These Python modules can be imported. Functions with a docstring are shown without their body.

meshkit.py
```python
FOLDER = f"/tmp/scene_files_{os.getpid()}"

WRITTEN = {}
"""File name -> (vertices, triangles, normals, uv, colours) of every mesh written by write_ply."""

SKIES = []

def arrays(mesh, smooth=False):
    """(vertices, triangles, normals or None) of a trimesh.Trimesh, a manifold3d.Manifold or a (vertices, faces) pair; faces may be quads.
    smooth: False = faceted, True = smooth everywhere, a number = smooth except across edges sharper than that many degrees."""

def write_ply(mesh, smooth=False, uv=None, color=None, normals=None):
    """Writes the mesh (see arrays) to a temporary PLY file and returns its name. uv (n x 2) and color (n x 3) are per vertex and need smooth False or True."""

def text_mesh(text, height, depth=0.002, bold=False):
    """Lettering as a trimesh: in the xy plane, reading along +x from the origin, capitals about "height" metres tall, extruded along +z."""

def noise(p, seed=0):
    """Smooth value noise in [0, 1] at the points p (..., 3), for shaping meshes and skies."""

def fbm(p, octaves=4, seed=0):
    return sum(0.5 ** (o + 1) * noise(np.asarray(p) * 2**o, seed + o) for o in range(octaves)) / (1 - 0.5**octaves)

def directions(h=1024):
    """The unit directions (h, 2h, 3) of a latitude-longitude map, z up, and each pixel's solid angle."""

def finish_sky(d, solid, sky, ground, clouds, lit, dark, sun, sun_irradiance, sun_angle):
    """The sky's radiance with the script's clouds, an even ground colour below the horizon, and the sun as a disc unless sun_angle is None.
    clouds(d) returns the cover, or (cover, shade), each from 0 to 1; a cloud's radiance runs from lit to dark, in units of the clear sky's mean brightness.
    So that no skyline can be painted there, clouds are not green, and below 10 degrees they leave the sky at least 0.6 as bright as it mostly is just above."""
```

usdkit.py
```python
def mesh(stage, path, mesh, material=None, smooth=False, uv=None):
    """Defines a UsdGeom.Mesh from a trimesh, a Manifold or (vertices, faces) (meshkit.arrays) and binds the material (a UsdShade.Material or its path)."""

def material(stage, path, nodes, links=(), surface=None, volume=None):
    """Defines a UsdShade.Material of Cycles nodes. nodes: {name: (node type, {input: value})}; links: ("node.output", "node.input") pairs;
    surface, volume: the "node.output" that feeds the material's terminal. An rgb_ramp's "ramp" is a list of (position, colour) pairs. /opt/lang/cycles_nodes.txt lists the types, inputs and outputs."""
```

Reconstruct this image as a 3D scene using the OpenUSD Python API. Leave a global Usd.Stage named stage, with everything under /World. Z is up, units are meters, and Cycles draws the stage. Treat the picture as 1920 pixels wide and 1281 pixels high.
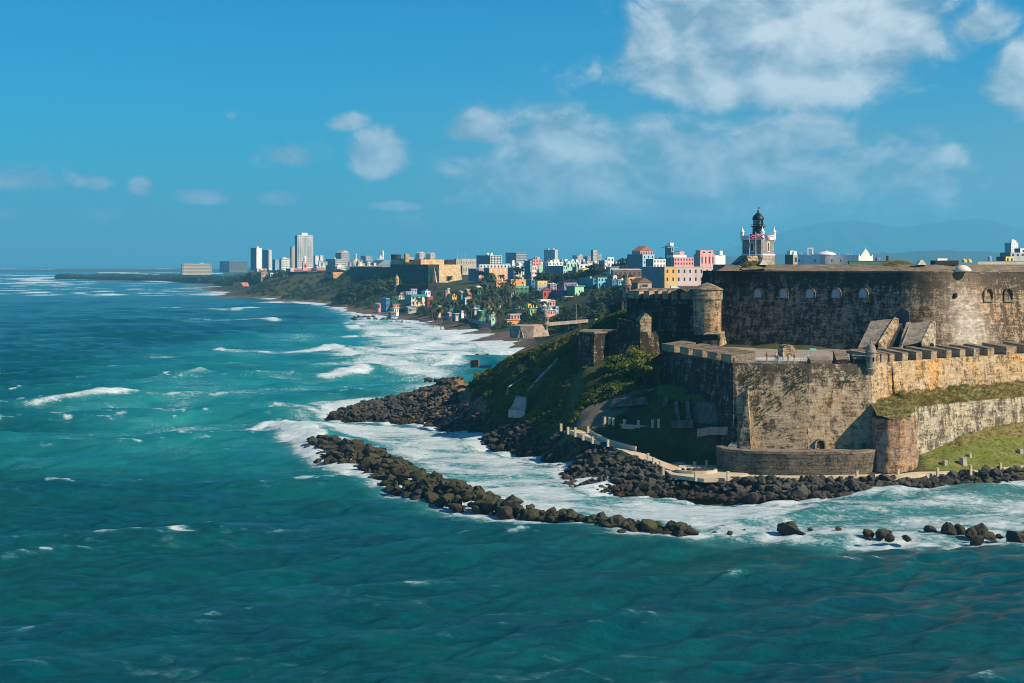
import math, random
import numpy as np
import trimesh
import usdkit, meshkit
from pxr import Usd, UsdGeom, UsdLux, UsdShade, Sdf, Gf, Vt
from scipy.spatial import cKDTree
from scipy.interpolate import RBFInterpolator
from shapely.geometry import Polygon, LineString, Point
import shapely

random.seed(7)
RNG = np.random.default_rng(11)
stage = Usd.Stage.CreateInMemory()
UsdGeom.SetStageUpAxis(stage, UsdGeom.Tokens.z)
UsdGeom.SetStageMetersPerUnit(stage, 1.0)
stage.SetDefaultPrim(UsdGeom.Xform.Define(stage, '/World').GetPrim())
UsdGeom.Scope.Define(stage, '/World/Looks')

# ------------------------------------------------------------------ camera
EYE = 42.0                       # the ship's deck the picture was taken from
cam = UsdGeom.Camera.Define(stage, '/World/camera')
cam.AddTranslateOp().Set((0, 0, EYE))
cam.AddRotateXYZOp().Set((90, 0, 0))
cam.CreateFocalLengthAttr(50.0)
cam.CreateHorizontalApertureAttr(32.0)
cam.CreateVerticalApertureAttr(32.0 * 683 / 1024)
cam.CreateVerticalApertureOffsetAttr(-145.5 / 3000 * 50)
cam.CreateClippingRangeAttr(Gf.Vec2f(1.0, 200000.0))
cam.CreateExposureAttr(0.68)

# ------------------------------------------------------------------ sun and sky
SUN_EL = math.radians(34.5)
sh = np.array([0.935, -0.36]); sh /= np.linalg.norm(sh)
SUN = np.array([sh[0] * math.cos(SUN_EL), sh[1] * math.cos(SUN_EL), math.sin(SUN_EL)])
sun = UsdLux.DistantLight.Define(stage, '/World/sun')
sun.CreateNormalizeAttr(True)
sun.CreateIntensityAttr(1.25)
sun.CreateAngleAttr(0.53)
sun.CreateColorAttr(Gf.Vec3f(1.0, 0.85, 0.64))
zax = Gf.Vec3d(*map(float, SUN))
rot = Gf.Rotation(Gf.Vec3d(0, 0, 1), zax)
sun.AddTransformOp().Set(Gf.Matrix4d().SetRotate(rot))


class Graph:
    """collects shader nodes and links, with arithmetic short cuts"""
    def __init__(s): s.n, s.l, s.k = {}, [], 0
    def add(s, kind, ins=None, **links):
        s.k += 1
        name = f'n{s.k}'
        ins = dict(ins or {})
        for key, val in links.items():
            if isinstance(val, str) and '.' in val: s.l.append((val, f'{name}.{key}'))
            else: ins[key] = val
        s.n[name] = (kind, ins)
        return name
    def m(s, op, a, b=0.0, c=0.0, clamp=False):
        return s.add('math', {'math_type': op, 'use_clamp': clamp}, value1=a, value2=b, value3=c) + '.value'
    def ss(s, v, lo, hi, t0=0.0, t1=1.0):
        return s.add('map_range', {'range_type': 'smoothstep', 'from_min': lo, 'from_max': hi, 'to_min': t0, 'to_max': t1, 'clamp': True}, value=v) + '.result'
    def mix(s, f, a, b, mode='mix'):
        return s.add('mix', {'mix_type': mode}, fac=f, color1=a, color2=b) + '.color'
    def noise(s, vec, scale, detail=4.0, rough=0.55, dist=0.0):
        return s.add('noise_texture', {'scale': scale, 'detail': detail, 'roughness': rough, 'distortion': dist, 'dimensions': '3D', 'type': 'fBM'}, vector=vec)
    def map(s, vec, scale=(1, 1, 1), loc=(0, 0, 0), rot=(0, 0, 0)):
        return s.add('mapping', {'mapping_type': 'point', 'scale': scale, 'location': loc, 'rotation': rot}, vector=vec) + '.vector'
    def ramp(s, f, stops):
        return s.add('rgb_ramp', {'ramp': stops}, fac=f) + '.color'
    def build(s, path, surface=None, volume=None):
        return usdkit.material(stage, '/World/Looks/' + path, s.n, s.l, surface=surface, volume=volume)


# sky with cumulus: positions as azimuth and elevation in radians about the view
g = Graph()
SKY_STRENGTH = 0.064
dirv = g.add('texture_coordinate') + '.generated'
sep = g.add('separate_xyz', vector=dirv)
az = g.m('arctan2', sep + '.x', sep + '.y')
el = g.m('arcsine', sep + '.z')
sky = g.add('sky_texture', {'sky_type': 'single_scattering', 'sun_disc': False, 'sun_elevation': SUN_EL, 'sun_rotation': math.atan2(SUN[0], SUN[1]),
                            'air_density': 1.0, 'aerosol_density': 0.6, 'ozone_density': 4.0}) + '.color'
sky = g.add('hsv', {'hue': 0.478, 'saturation': 1.45, 'value': 0.85, 'fac': 1.0}, color=sky) + '.color'
sky = g.mix(1.0, sky, (0.04, 0.86, 1.28), 'multiply')
def AZ(px): return math.atan((px - 960) / 3000)
def EL(py): return math.atan((495 - py) / 3000)
CLOUD_LIT, CLOUD_DARK = (8.0, 8.5, 8.9), (2.7, 3.95, 5.1)
# (centre px, centre py, half width, half height up, half height down, weight)
BLOBS = [(1440, 135, 260, 180, 64, 1.75), (1560, 60, 190, 150, 120, 1.6), (1290, 125, 130, 95, 66, 1.4), (1690, 60, 90, 120, 110, 0.62), (1935, 185, 85, 105, 52, 1.15),
         (715, 300, 62, 62, 36, 1.2), (890, 245, 95, 48, 30, 0.95), (1060, 275, 130, 82, 62, 1.1), (655, 230, 45, 24, 20, 0.75), (1130, 290, 80, 55, 50, .95),
         (540, 300, 95, 42, 26, 0.72), (1230, 260, 90, 66, 45, 0.8), (1470, 262, 150, 55, 42, 0.9), (1780, 305, 42, 32, 26, 1.1),
         (60, 345, 120, 34, 30, 0.74), (262, 360, 24, 26, 14, 1.15), (385, 376, 64, 22, 12, 1.0), (525, 376, 44, 26, 12, 1.0),
         (745, 388, 64, 14, 9, 0.95), (170, 350, 44, 24, 18, 0.9), (1116, 140, 26, 36, 26, 0.66), (1845, 70, 80, 55, 45, 0.8),
         (435, 224, 28, 26, 20, 0.52), (1340, 310, 250, 80, 100, 0.88), (1010, 335, 280, 65, 90, 0.84), (1680, 330, 270, 90, 110, 0.72), (1300, 400, 520, 60, 70, 0.66), (170, 400, 260, 40, 40, 0.5), (800, 420, 300, 40, 40, .42)]
tot = None
for (cx, cy, rw, ru, rd, wt) in BLOBS:
    du = g.m('multiply', g.m('subtract', az, AZ(cx)), 3000 / rw)
    dv = g.m('subtract', el, EL(cy))
    dv = g.m('add', g.m('multiply', g.m('maximum', dv, 0.0), 3000 / ru), g.m('multiply', g.m('maximum', g.m('multiply', dv, -1.0), 0.0), 3000 / rd))
    q = g.m('add', g.m('multiply', du, du), g.m('multiply', dv, dv))
    b = g.m('multiply', g.m('exponent', g.m('multiply', q, -0.9)), wt)
    tot = b if tot is None else g.m('smoothmax', tot, b, 0.12)
# scattered clouds over the rest of the sky
broad = g.noise(g.map(dirv, (1, 1, 2.6)), 4.0, 2.0)
rest = g.m('multiply', g.ss(broad + '.fac', 0.5, 0.75), 0.75)
inview = g.m('multiply', g.ss(g.m('absolute', az), 0.40, 0.55), 1.0)
high = g.ss(el, 0.18, 0.3)
tot = g.m('maximum', tot, g.m('multiply', rest, g.m('maximum', inview, high)))
pos = g.map(dirv, (1, 1, 1.5))
n1 = g.noise(pos, 26.0, 8.0, 0.6, 0.35)
lean = g.map(g.map(dirv, (1, 1, 1), loc=(0.010, -0.002, 0.012)), (1, 1, 1.5))
n2 = g.noise(lean, 26.0, 4.0, 0.58, 0.3)
n3 = g.noise(g.map(dirv, (1, 1, 1.3), loc=(3, 1, 2)), 9.0, 3.0, 0.5)
dens = g.m('add', tot, g.m('multiply', g.m('subtract', n1 + '.fac', 0.5), 1.25))
dens = g.m('add', dens, g.m('multiply', g.m('subtract', n3 + '.fac', 0.5), 0.35))
cover = g.ss(dens, 0.34, 0.80)
cover = g.m('multiply', cover, 0.95)
# the side towards the sun is brighter, thick parts stay grey blue
lit = g.m('multiply', g.m('subtract', n1 + '.fac', n2 + '.fac'), 2.2)
lit = g.m('add', lit, g.m('multiply', g.m('subtract', n3 + '.fac', 0.46), 1.0))
# the sunlit heart of the large cloud
du = g.m('multiply', g.m('subtract', az, AZ(1530)), 3000 / 120)
dv = g.m('multiply', g.m('subtract', el, EL(75)), 3000 / 90)
heart = g.m('exponent', g.m('multiply', g.m('add', g.m('multiply', du, du), g.m('multiply', dv, dv)), -1.0))
lit = g.m('add', lit, g.m('multiply', g.m('subtract', n1 + '.fac', 0.5), 0.55))
lit = g.m('add', lit, g.m('multiply', heart, 0.62))
for (cx, cy, rw, rh, wt) in ((1400, 168, 230, 24, .55), (1225, 120, 60, 70, .35), (1640, 70, 80, 90, .45), (725, 285, 40, 32, .7), (1110, 285, 50, 42, .55), (1930, 175, 50, 60, .5), (890, 238, 60, 26, .35), (1785, 298, 30, 22, .6), (264, 354, 14, 18, .6), (400, 376, 34, 10, .5)):
    du = g.m('multiply', g.m('subtract', az, AZ(cx)), 3000 / rw); dv = g.m('multiply', g.m('subtract', el, EL(cy)), 3000 / rh)
    lit = g.m('add', lit, g.m('multiply', g.m('exponent', g.m('multiply', g.m('add', g.m('multiply', du, du), g.m('multiply', dv, dv)), -1.0)), wt * .72))
lit = g.m('add', lit, 0.24, clamp=True)
cloud = g.mix(lit, CLOUD_DARK, CLOUD_LIT)
# thin grey veil low over the land, to the right
veilv = g.m('multiply', g.m('subtract', el, EL(385)), 3000 / 150)
veil = g.m('multiply', g.m('exponent', g.m('multiply', g.m('multiply', veilv, veilv), -1.0)), g.ss(az, -0.16, 0.12))
veil = g.m('multiply', veil, g.m('add', 0.42, g.m('multiply', n3 + '.fac', 0.7)), clamp=True)
sky = g.mix(g.m('multiply', veil, 0.95), sky, (2.5, 3.5, 4.5))
colr = g.mix(cover, sky, cloud)
bg = g.add('background_shader', {'strength': SKY_STRENGTH}, color=colr)
sky_mat = g.build('sky_look', surface=bg + '.background')
dome = UsdLux.DomeLight.Define(stage, '/World/sky')
UsdShade.MaterialBindingAPI.Apply(dome.GetPrim()).Bind(sky_mat)
dome.GetPrim().SetCustomDataByKey('kind', 'structure')
# ------------------------------------------------------------------ helpers
F, HY = 3000.0, 495.0            # the photograph's focal length in its pixels, and its horizon
def W(px, py, Y): return np.array([(px - 960) / F * Y, Y, EYE - (py - HY) / F * Y])
def G(px, py, z=0.0): return W(px, py, (EYE - z) * F / (py - HY))
def PX(px, Y): return (px - 960) / F * Y
def PZ(py, Y): return EYE - (py - HY) / F * Y

COUNT = {}
def free(path):
    n = COUNT.get(path, 0); COUNT[path] = n + 1
    return path if n == 0 else f'{path}_{n:03d}'
def tag(prim, label=None, cat=None, group=None, kind=None):
    p = prim.GetPrim() if hasattr(prim, 'GetPrim') else prim
    for k, v in (('label', label), ('category', cat), ('group', group), ('kind', kind)):
        if v: p.SetCustomDataByKey(k, v)
    return p
def thing(name, label, cat, group=None, loc=None, rotz=None):
    x = UsdGeom.Xform.Define(stage, free('/World/' + name))
    if loc is not None: x.AddTranslateOp().Set(Gf.Vec3d(*map(float, loc)))
    if rotz is not None: x.AddRotateZOp().Set(float(rotz))
    tag(x, label, cat, group)
    return str(x.GetPath())
def part(parent, name, mesh, mat, label=None, smooth=False, kind=None):
    path = free(f'{parent}/{name}')
    m = usdkit.mesh(stage, path, mesh, mat, smooth=smooth)
    tag(m, label, kind=kind)
    return path
def single(name, mesh, mat, label, cat, group=None, smooth=False, kind=None):
    path = free('/World/' + name)
    m = usdkit.mesh(stage, path, mesh, mat, smooth=smooth)
    tag(m, label, cat, group, kind)
    return path
def struct(name, mesh, mat, label=None, cat=None, smooth=False, kind='structure'):
    path = free('/World/' + name)
    m = usdkit.mesh(stage, path, mesh, mat, smooth=smooth)
    tag(m, label, cat, kind=kind)
    return path
def copy_of(src, name, loc, rotz=0.0, scale=1.0, label=None, cat=None, group=None):
    x = UsdGeom.Xform.Define(stage, free('/World/' + name))
    x.GetPrim().GetReferences().AddInternalReference(Sdf.Path(src))
    xf = UsdGeom.Xformable(x); xf.ClearXformOpOrder()
    xf.AddTranslateOp().Set(Gf.Vec3d(*map(float, loc)))
    xf.AddRotateZOp().Set(float(rotz))
    xf.AddScaleOp().Set(Gf.Vec3f(float(scale)))
    tag(x, label, cat, group)
    x.GetPrim().SetInstanceable(True)
    return str(x.GetPath())
def floats(path, name, arr):
    UsdGeom.PrimvarsAPI(UsdGeom.Mesh.Get(stage, path)).CreatePrimvar(name, Sdf.ValueTypeNames.FloatArray, 'vertex').Set(Vt.FloatArray.FromNumpy(np.asarray(arr, np.float32)))

def cat_mesh(ms): return trimesh.util.concatenate(ms)
def box(cx, cy, z0, sx, sy, sz, rot=0.0):
    b = trimesh.creation.box((sx, sy, sz))
    if rot: b.apply_transform(trimesh.transformations.rotation_matrix(rot, (0, 0, 1)))
    b.apply_translation((cx, cy, z0 + sz / 2)); return b
def cyl(a, b, r0, r1=None, n=10):
    """a tapered round bar from a to b with closed ends"""
    r1 = r0 if r1 is None else r1
    a, b = np.asarray(a, float), np.asarray(b, float)
    t = (b - a) / np.linalg.norm(b - a)
    u = np.cross(t, [0, 0, 1.0] if abs(t[2]) < 0.9 else [1.0, 0, 0]); u /= np.linalg.norm(u)
    w = np.cross(t, u); an = np.arange(n) * 2 * np.pi / n
    ring = np.cos(an)[:, None] * u + np.sin(an)[:, None] * w
    v = np.vstack([a + r0 * ring, b + r1 * ring, a, b])
    f = []
    for i in range(n):
        j = (i + 1) % n
        f += [[i, j, n + j], [i, n + j, n + i], [2 * n, j, i], [2 * n + 1, n + i, n + j]]
    return trimesh.Trimesh(v, f, process=False)
def lathe(profile, n=24, center=(0, 0)):
    pr = np.asarray(profile, float); an = np.arange(n) * 2 * np.pi / n
    v = np.vstack([np.column_stack([center[0] + r * np.cos(an), center[1] + r * np.sin(an), np.full(n, z)]) for r, z in pr])
    f = []
    for k in range(len(pr) - 1):
        for i in range(n):
            j = (i + 1) % n
            a, b, c, d = k * n + i, k * n + j, (k + 1) * n + j, (k + 1) * n + i
            f += [[a, b, c], [a, c, d]]
    base = len(v); v = np.vstack([v, [[center[0], center[1], pr[0, 1]], [center[0], center[1], pr[-1, 1]]]])
    m = (len(pr) - 1) * n
    for i in range(n):
        j = (i + 1) % n
        f += [[base, j, i], [base + 1, m + i, m + j]]
    return trimesh.Trimesh(v, f, process=False)
def frustum(bot, top, z0, z1, step=0.8, rough=0.0, seed=0, cap=True, scale=0.6, zstep=None):
    """a solid on a many-sided plan that changes from bot (z0) to top (z1); sides cut into a grid and roughened"""
    bot, top = np.asarray(bot, float), np.asarray(top, float)
    n = len(bot); nz = max(1, int(round(abs(z1 - z0) / (zstep or step))))
    area = np.sum(bot[:, 0] * np.roll(bot[:, 1], -1) - np.roll(bot[:, 0], -1) * bot[:, 1])
    if area < 0: bot, top = bot[::-1], top[::-1]
    ring_b, ring_t = [], []
    for i in range(n):
        j = (i + 1) % n
        L = np.linalg.norm(bot[j] - bot[i]); k = max(1, int(round(L / step)))
        for q in range(k):
            ring_b.append(bot[i] + (bot[j] - bot[i]) * q / k); ring_t.append(top[i] + (top[j] - top[i]) * q / k)
    rb, rt = np.array(ring_b), np.array(ring_t); m = len(rb)
    rows = []
    for k in range(nz + 1):
        t = k / nz
        rows.append(np.column_stack([rb + (rt - rb) * t, np.full(m, z0 + (z1 - z0) * t)]))
    v = np.vstack(rows)
    if rough:
        nxt = np.roll(rb, -1, 0) - np.roll(rb, 1, 0)
        nor = np.column_stack([nxt[:, 1], -nxt[:, 0]]); nor /= np.linalg.norm(nor, axis=1, keepdims=True) + 1e-9
        N = np.tile(nor, (nz + 1, 1))
        d = (meshkit.fbm(v * scale, 4, seed) - 0.5) * 2 * rough + (meshkit.noise(v * [1.3, 1.3, 2.6], seed + 9) - 0.5) * rough * 0.6
        v[:, :2] += N * d[:, None]
        v[-m:, 2] += (meshkit.noise(v[-m:] * 1.1, seed + 5) - 0.5) * rough * 0.5
    f = []
    for k in range(nz):
        a = k * m + np.arange(m); b = k * m + (np.arange(m) + 1) % m
        f.append(np.column_stack([a, b, b + m])); f.append(np.column_stack([a, b + m, a + m]))
    f = np.vstack(f)
    if cap:
        top_ring = v[-m:]
        pv, pf = trimesh.creation.triangulate_polygon(Polygon(top_ring[:, :2]).buffer(0), engine='earcut')
        tree = cKDTree(top_ring[:, :2]); idx = tree.query(pv)[1]
        pf = idx[pf] + len(v) - m
        cr = np.cross(v[pf[:, 1], :2] - v[pf[:, 0], :2], v[pf[:, 2], :2] - v[pf[:, 0], :2])
        pf[cr < 0] = pf[cr < 0][:, ::-1]
        f = np.vstack([f, pf])
    return trimesh.Trimesh(v, f, process=False)
def prism(poly, z0, z1):
    m = trimesh.creation.extrude_polygon(Polygon(poly), z1 - z0, engine='earcut'); m.apply_translation((0, 0, z0)); return m
def hexa(b, t):
    """a solid with four bottom corners b and four top corners t, both in turn counter-clockwise from above"""
    v = np.vstack([b, t]).astype(float)
    f = [[0, 2, 1], [0, 3, 2], [4, 5, 6], [4, 6, 7]]
    for i in range(4):
        j = (i + 1) % 4
        f += [[i, j, 4 + j], [i, 4 + j, 4 + i]]
    return trimesh.Trimesh(v, f, process=False)
def sheet(X, Y, Z):
    r, c = X.shape
    v = np.column_stack([X.ravel(), Y.ravel(), Z.ravel()])
    i, j = np.meshgrid(np.arange(r - 1), np.arange(c - 1), indexing='ij'); a = (i * c + j).ravel()
    f = np.vstack([np.column_stack([a, a + 1, a + c + 1]), np.column_stack([a, a + c + 1, a + c])])
    return trimesh.Trimesh(v, f, process=False)
def scatter(name, protos, pos, quat_z, scales, kind='stuff', label=None, cat=None, parent='/World', tilt=None, pick=None):
    """a PointInstancer of small meshes: protos is a list of (mesh, material)"""
    path = free(f'{parent}/{name}')
    pi = UsdGeom.PointInstancer.Define(stage, path)
    rel = pi.CreatePrototypesRel()
    for k, (mesh, mat) in enumerate(protos):
        pp = f'{path}/{name}_shape_{k:03d}' if k else f'{path}/{name}_shape'
        usdkit.mesh(stage, pp, mesh, mat); rel.AddTarget(pp)
    n = len(pos)
    pick = RNG.integers(0, len(protos), n) if pick is None else pick
    pi.CreateProtoIndicesAttr(Vt.IntArray.FromNumpy(np.asarray(pick, np.int32)))
    pi.CreatePositionsAttr(Vt.Vec3fArray.FromNumpy(np.asarray(pos, np.float32)))
    sc = np.asarray(scales, np.float32); sc = np.repeat(sc[:, None], 3, 1) if sc.ndim == 1 else sc
    pi.CreateScalesAttr(Vt.Vec3fArray.FromNumpy(np.ascontiguousarray(sc)))
    qs = []
    for k in range(n):
        if tilt is None: q = (math.cos(quat_z[k] / 2), 0, 0, math.sin(quat_z[k] / 2))
        else:
            e = trimesh.transformations.quaternion_from_euler(tilt[k][0], tilt[k][1], quat_z[k]); q = tuple(e)
        qs.append(Gf.Quath(float(q[0]), float(q[1]), float(q[2]), float(q[3])))
    pi.CreateOrientationsAttr(Vt.QuathArray(qs))
    tag(pi, label, cat, kind=kind)
    return path

# ------------------------------------------------------------------ materials
MAT = {}
def plain(name, color, rough=0.8, spec=0.3, var=0.12, scale=0.8, bump=0.0):
    """painted or bare surface with soft mottling and streaks"""
    if name in MAT: return MAT[name]
    g = Graph(); p = g.add('geometry') + '.position'
    c = np.asarray(color, float)
    n = g.noise(g.map(p, (1, 1, 0.35)), scale, 5, 0.6)
    col = g.ramp(n + '.fac', [(0.3, tuple(c * (1 - 2.2 * var))), (0.55, tuple(c)), (0.75, tuple(np.minimum(c * (1 + var), 0.9)))])
    ins = {'roughness': rough, 'specular_ior_level': spec}
    b = g.add('principled_bsdf', ins, base_color=col)
    if bump:
        bn = g.add('bump', {'strength': 0.6, 'distance': bump}, height=g.noise(p, 3.0, 6) + '.fac')
        g.l.append((bn + '.normal', b + '.normal'))
    MAT[name] = g.build(name, surface=b + '.BSDF'); return MAT[name]
def stone(name, light, warm, dark, amount=0.5, ochre=0.3, white=0.0, ochre_c=(0.5, 0.25, 0.08), spot=None, moss=0.0, seed=0.0, fine=1.0, pale=(0.5, 0.47, 0.42), topz=None):
    """old plastered rubble: warm render, black lichen in vertical streaks, pale scars, patches of moss"""
    g = Graph(); p0 = g.add('geometry') + '.position'
    p = g.map(p0, (1, 1, 1), loc=(seed, seed * 0.7, 0))
    big = g.noise(p, 0.11, 3) + '.fac'
    mid = g.noise(g.map(p, (1, 1, 0.75)), 0.55, 7, 0.68) + '.fac'
    fin = g.noise(g.map(p, (1, 1, 1.5)), 2.3 * fine, 6, 0.72) + '.fac'
    streak = g.noise(g.map(p, (1, 1, 0.13)), 0.95, 7, 0.72, 0.8) + '.fac'
    course = g.noise(g.map(p, (0.28, 0.28, 2.2)), 1.0, 3, 0.6) + '.fac'
    col = g.mix(g.ss(mid, 0.38, 0.62), light, warm)
    om = g.m('multiply', g.ss(g.m('add', g.m('multiply', big, 0.6), g.m('multiply', streak, 0.4)), 0.60 - 0.22 * ochre, 0.68 - 0.2 * ochre), min(1.0, 0.5 + ochre))
    if ochre > 0: col = g.mix(om, col, ochre_c)
    if white > 0:
        wm = g.ss(g.m('add', g.m('multiply', fin, 0.45), g.m('multiply', mid, 0.55)), 0.60 - 0.14 * white, 0.66 - 0.12 * white)
        col = g.mix(g.m('multiply', wm, 0.85), col, pale)
    if spot is not None:
        (sx, sy, sz, sr, szr, sc) = spot
        d = g.add('separate_xyz', vector=g.map(p0, (1 / sr, 1 / sr, 1 / szr), loc=(-sx / sr, -sy / sr, -sz / szr)))
        q = g.m('add', g.m('multiply', d + '.x', d + '.x'), g.m('add', g.m('multiply', d + '.y', d + '.y'), g.m('multiply', d + '.z', d + '.z')))
        sm = g.m('multiply', g.m('exponent', g.m('multiply', q, -1.0)), g.ss(g.m('add', g.m('multiply', fin, 0.5), g.m('multiply', streak, 0.5)), 0.34, 0.56))
        col = g.mix(g.m('multiply', sm, 0.95), col, sc)
    mixd = g.m('add', g.m('multiply', streak, 0.40), g.m('add', g.m('multiply', mid, 0.36), g.m('multiply', fin, 0.42)))
    mixd = g.m('add', mixd, g.m('multiply', g.m('subtract', course, 0.5), 0.22))
    if topz is not None: mixd = g.m('add', mixd, g.m('multiply', g.ss(g.add('separate_xyz', vector=p0) + '.z', topz - 6.0, topz - 0.3), 0.085))
    t = 0.80 - 0.30 * amount
    dm = g.ss(mixd, t - 0.045, t + 0.05)
    if spot is not None: dm = g.m('multiply', dm, g.m('subtract', 1.0, g.m('multiply', sm, 0.75)))
    col = g.mix(g.m('multiply', dm, 0.93), col, dark)
    # courses of squared rubble, each stone a little different
    sx = g.add('separate_xyz', vector=g.map(p, (1, 1, 1)))
    uv = g.add('combine_xyz', x=g.m('add', g.m('multiply', sx + '.x', 0.9), g.m('multiply', sx + '.y', 0.45)), y=sx + '.z') + '.vector'
    bt = g.add('brick_texture', {'scale': 1.0, 'brick_width': 0.95 / fine, 'row_height': 0.42 / fine, 'mortar_size': 0.035 / fine, 'mortar_smooth': 0.6, 'color1': (0.62, 0.62, 0.62), 'color2': (1.32, 1.30, 1.26), 'mortar': (0.72, 0.70, 0.68), 'bias': 0.0}, vector=uv) + '.color'
    col = g.mix(0.62, col, bt, 'multiply')
    # small pits where stones have fallen out
    vor = g.add('voronoi_texture', {'scale': 1.5 * fine, 'randomness': 1.0}, vector=g.map(p, (1, 1, 1.7)))
    pit = g.m('multiply', g.ss(vor + '.distance', 0.26, 0.10), g.ss(fin, 0.5, 0.62))
    col = g.mix(g.m('multiply', pit, 0.75), col, tuple(np.asarray(dark) * 0.6))
    if moss > 0:
        mm = g.ss(g.m('add', g.m('multiply', mid, 0.5), g.m('multiply', big, 0.5)), 0.60 - 0.1 * moss, 0.66)
        col = g.mix(g.m('multiply', mm, moss), col, (0.045, 0.055, 0.018))
    hgt = g.m('add', g.m('multiply', fin, 0.6), g.m('add', g.m('multiply', mid, 0.5), g.m('multiply', course, 0.3)))
    bn = g.add('bump', {'strength': 0.85, 'distance': 0.4}, height=hgt)
    b = g.add('principled_bsdf', {'roughness': 0.95, 'specular_ior_level': 0.12}, base_color=col, normal=bn + '.normal')
    MAT[name] = g.build(name, surface=b + '.BSDF'); return MAT[name]
def leafy(name, c1, c2, trans=0.25):
    g = Graph()
    isl = g.add('geometry')
    r = g.m('fraction', g.m('add', g.m('multiply', isl + '.random_per_island', 0.6), g.m('multiply', g.noise(isl + '.position', 0.12, 3) + '.fac', 0.8)))
    col = g.mix(isl + '.random_per_island', c1, c2)
    nz = g.noise(isl + '.position', 0.09, 3) + '.fac'
    col = g.mix(g.ss(nz, 0.35, 0.65), col, g.mix(0.5, col, (c2[0] * 1.25, c2[1] * 0.95, c2[2] * 0.8)))
    d = g.add('principled_bsdf', {'roughness': 0.6, 'specular_ior_level': 0.25}, base_color=col)
    t = g.add('translucent_bsdf', color=col)
    mx = g.add('mix_closure', {'fac': trans}, closure1=d + '.BSDF', closure2=t + '.BSDF')
    MAT[name] = g.build(name, surface=mx + '.closure'); return MAT[name]
HAZE, HAZE_COLOR = 9.0e-5, (0.17, 0.65, 0.90)
# ------------------------------------------------------------------ shore lines, on the water (photograph pixels turned to metres)
def line(px): return np.array([G(x, y)[:2] for x, y in px])
SHORE_NEAR = line([(2060, 902), (1920, 908), (1780, 915), (1700, 925), (1600, 933), (1480, 938), (1340, 930), (1240, 925), (1150, 920), (1085, 912), (1050, 870), (1000, 850), (930, 838),
                   (870, 813), (800, 794), (720, 789), (640, 786), (618, 780), (640, 768), (700, 759), (790, 757), (838, 752)])
SHORE_HILL = np.array([G(838, 752)[:2], [-17.5, 492], [-10, 505], [10, 520], [60, 560], [120, 640]])
SHORE_FAR = line([(1000, 668), (960, 650), (930, 640), (870, 622), (800, 605), (720, 593), (640, 570), (560, 560), (480, 553), (430, 548)])
REEF_PX = [(603, 838, 9), (622, 846, 13), (660, 858, 14), (700, 872, 13), (735, 889, 11), (765, 908, 11), (800, 922, 12.5), (835, 934, 13), (870, 945, 11), (905, 954, 8.5),
           (945, 962, 6), (985, 968, 5), (1030, 975, 4.5), (1080, 983, 4), (1130, 989, 3.6), (1170, 994, 3.4), (1215, 998, 3.2), (1260, 1001, 3), (1300, 1004, 2.4)]
REEF = np.array([[*G(x, y)[:2], w] for x, y, w in REEF_PX])
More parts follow.
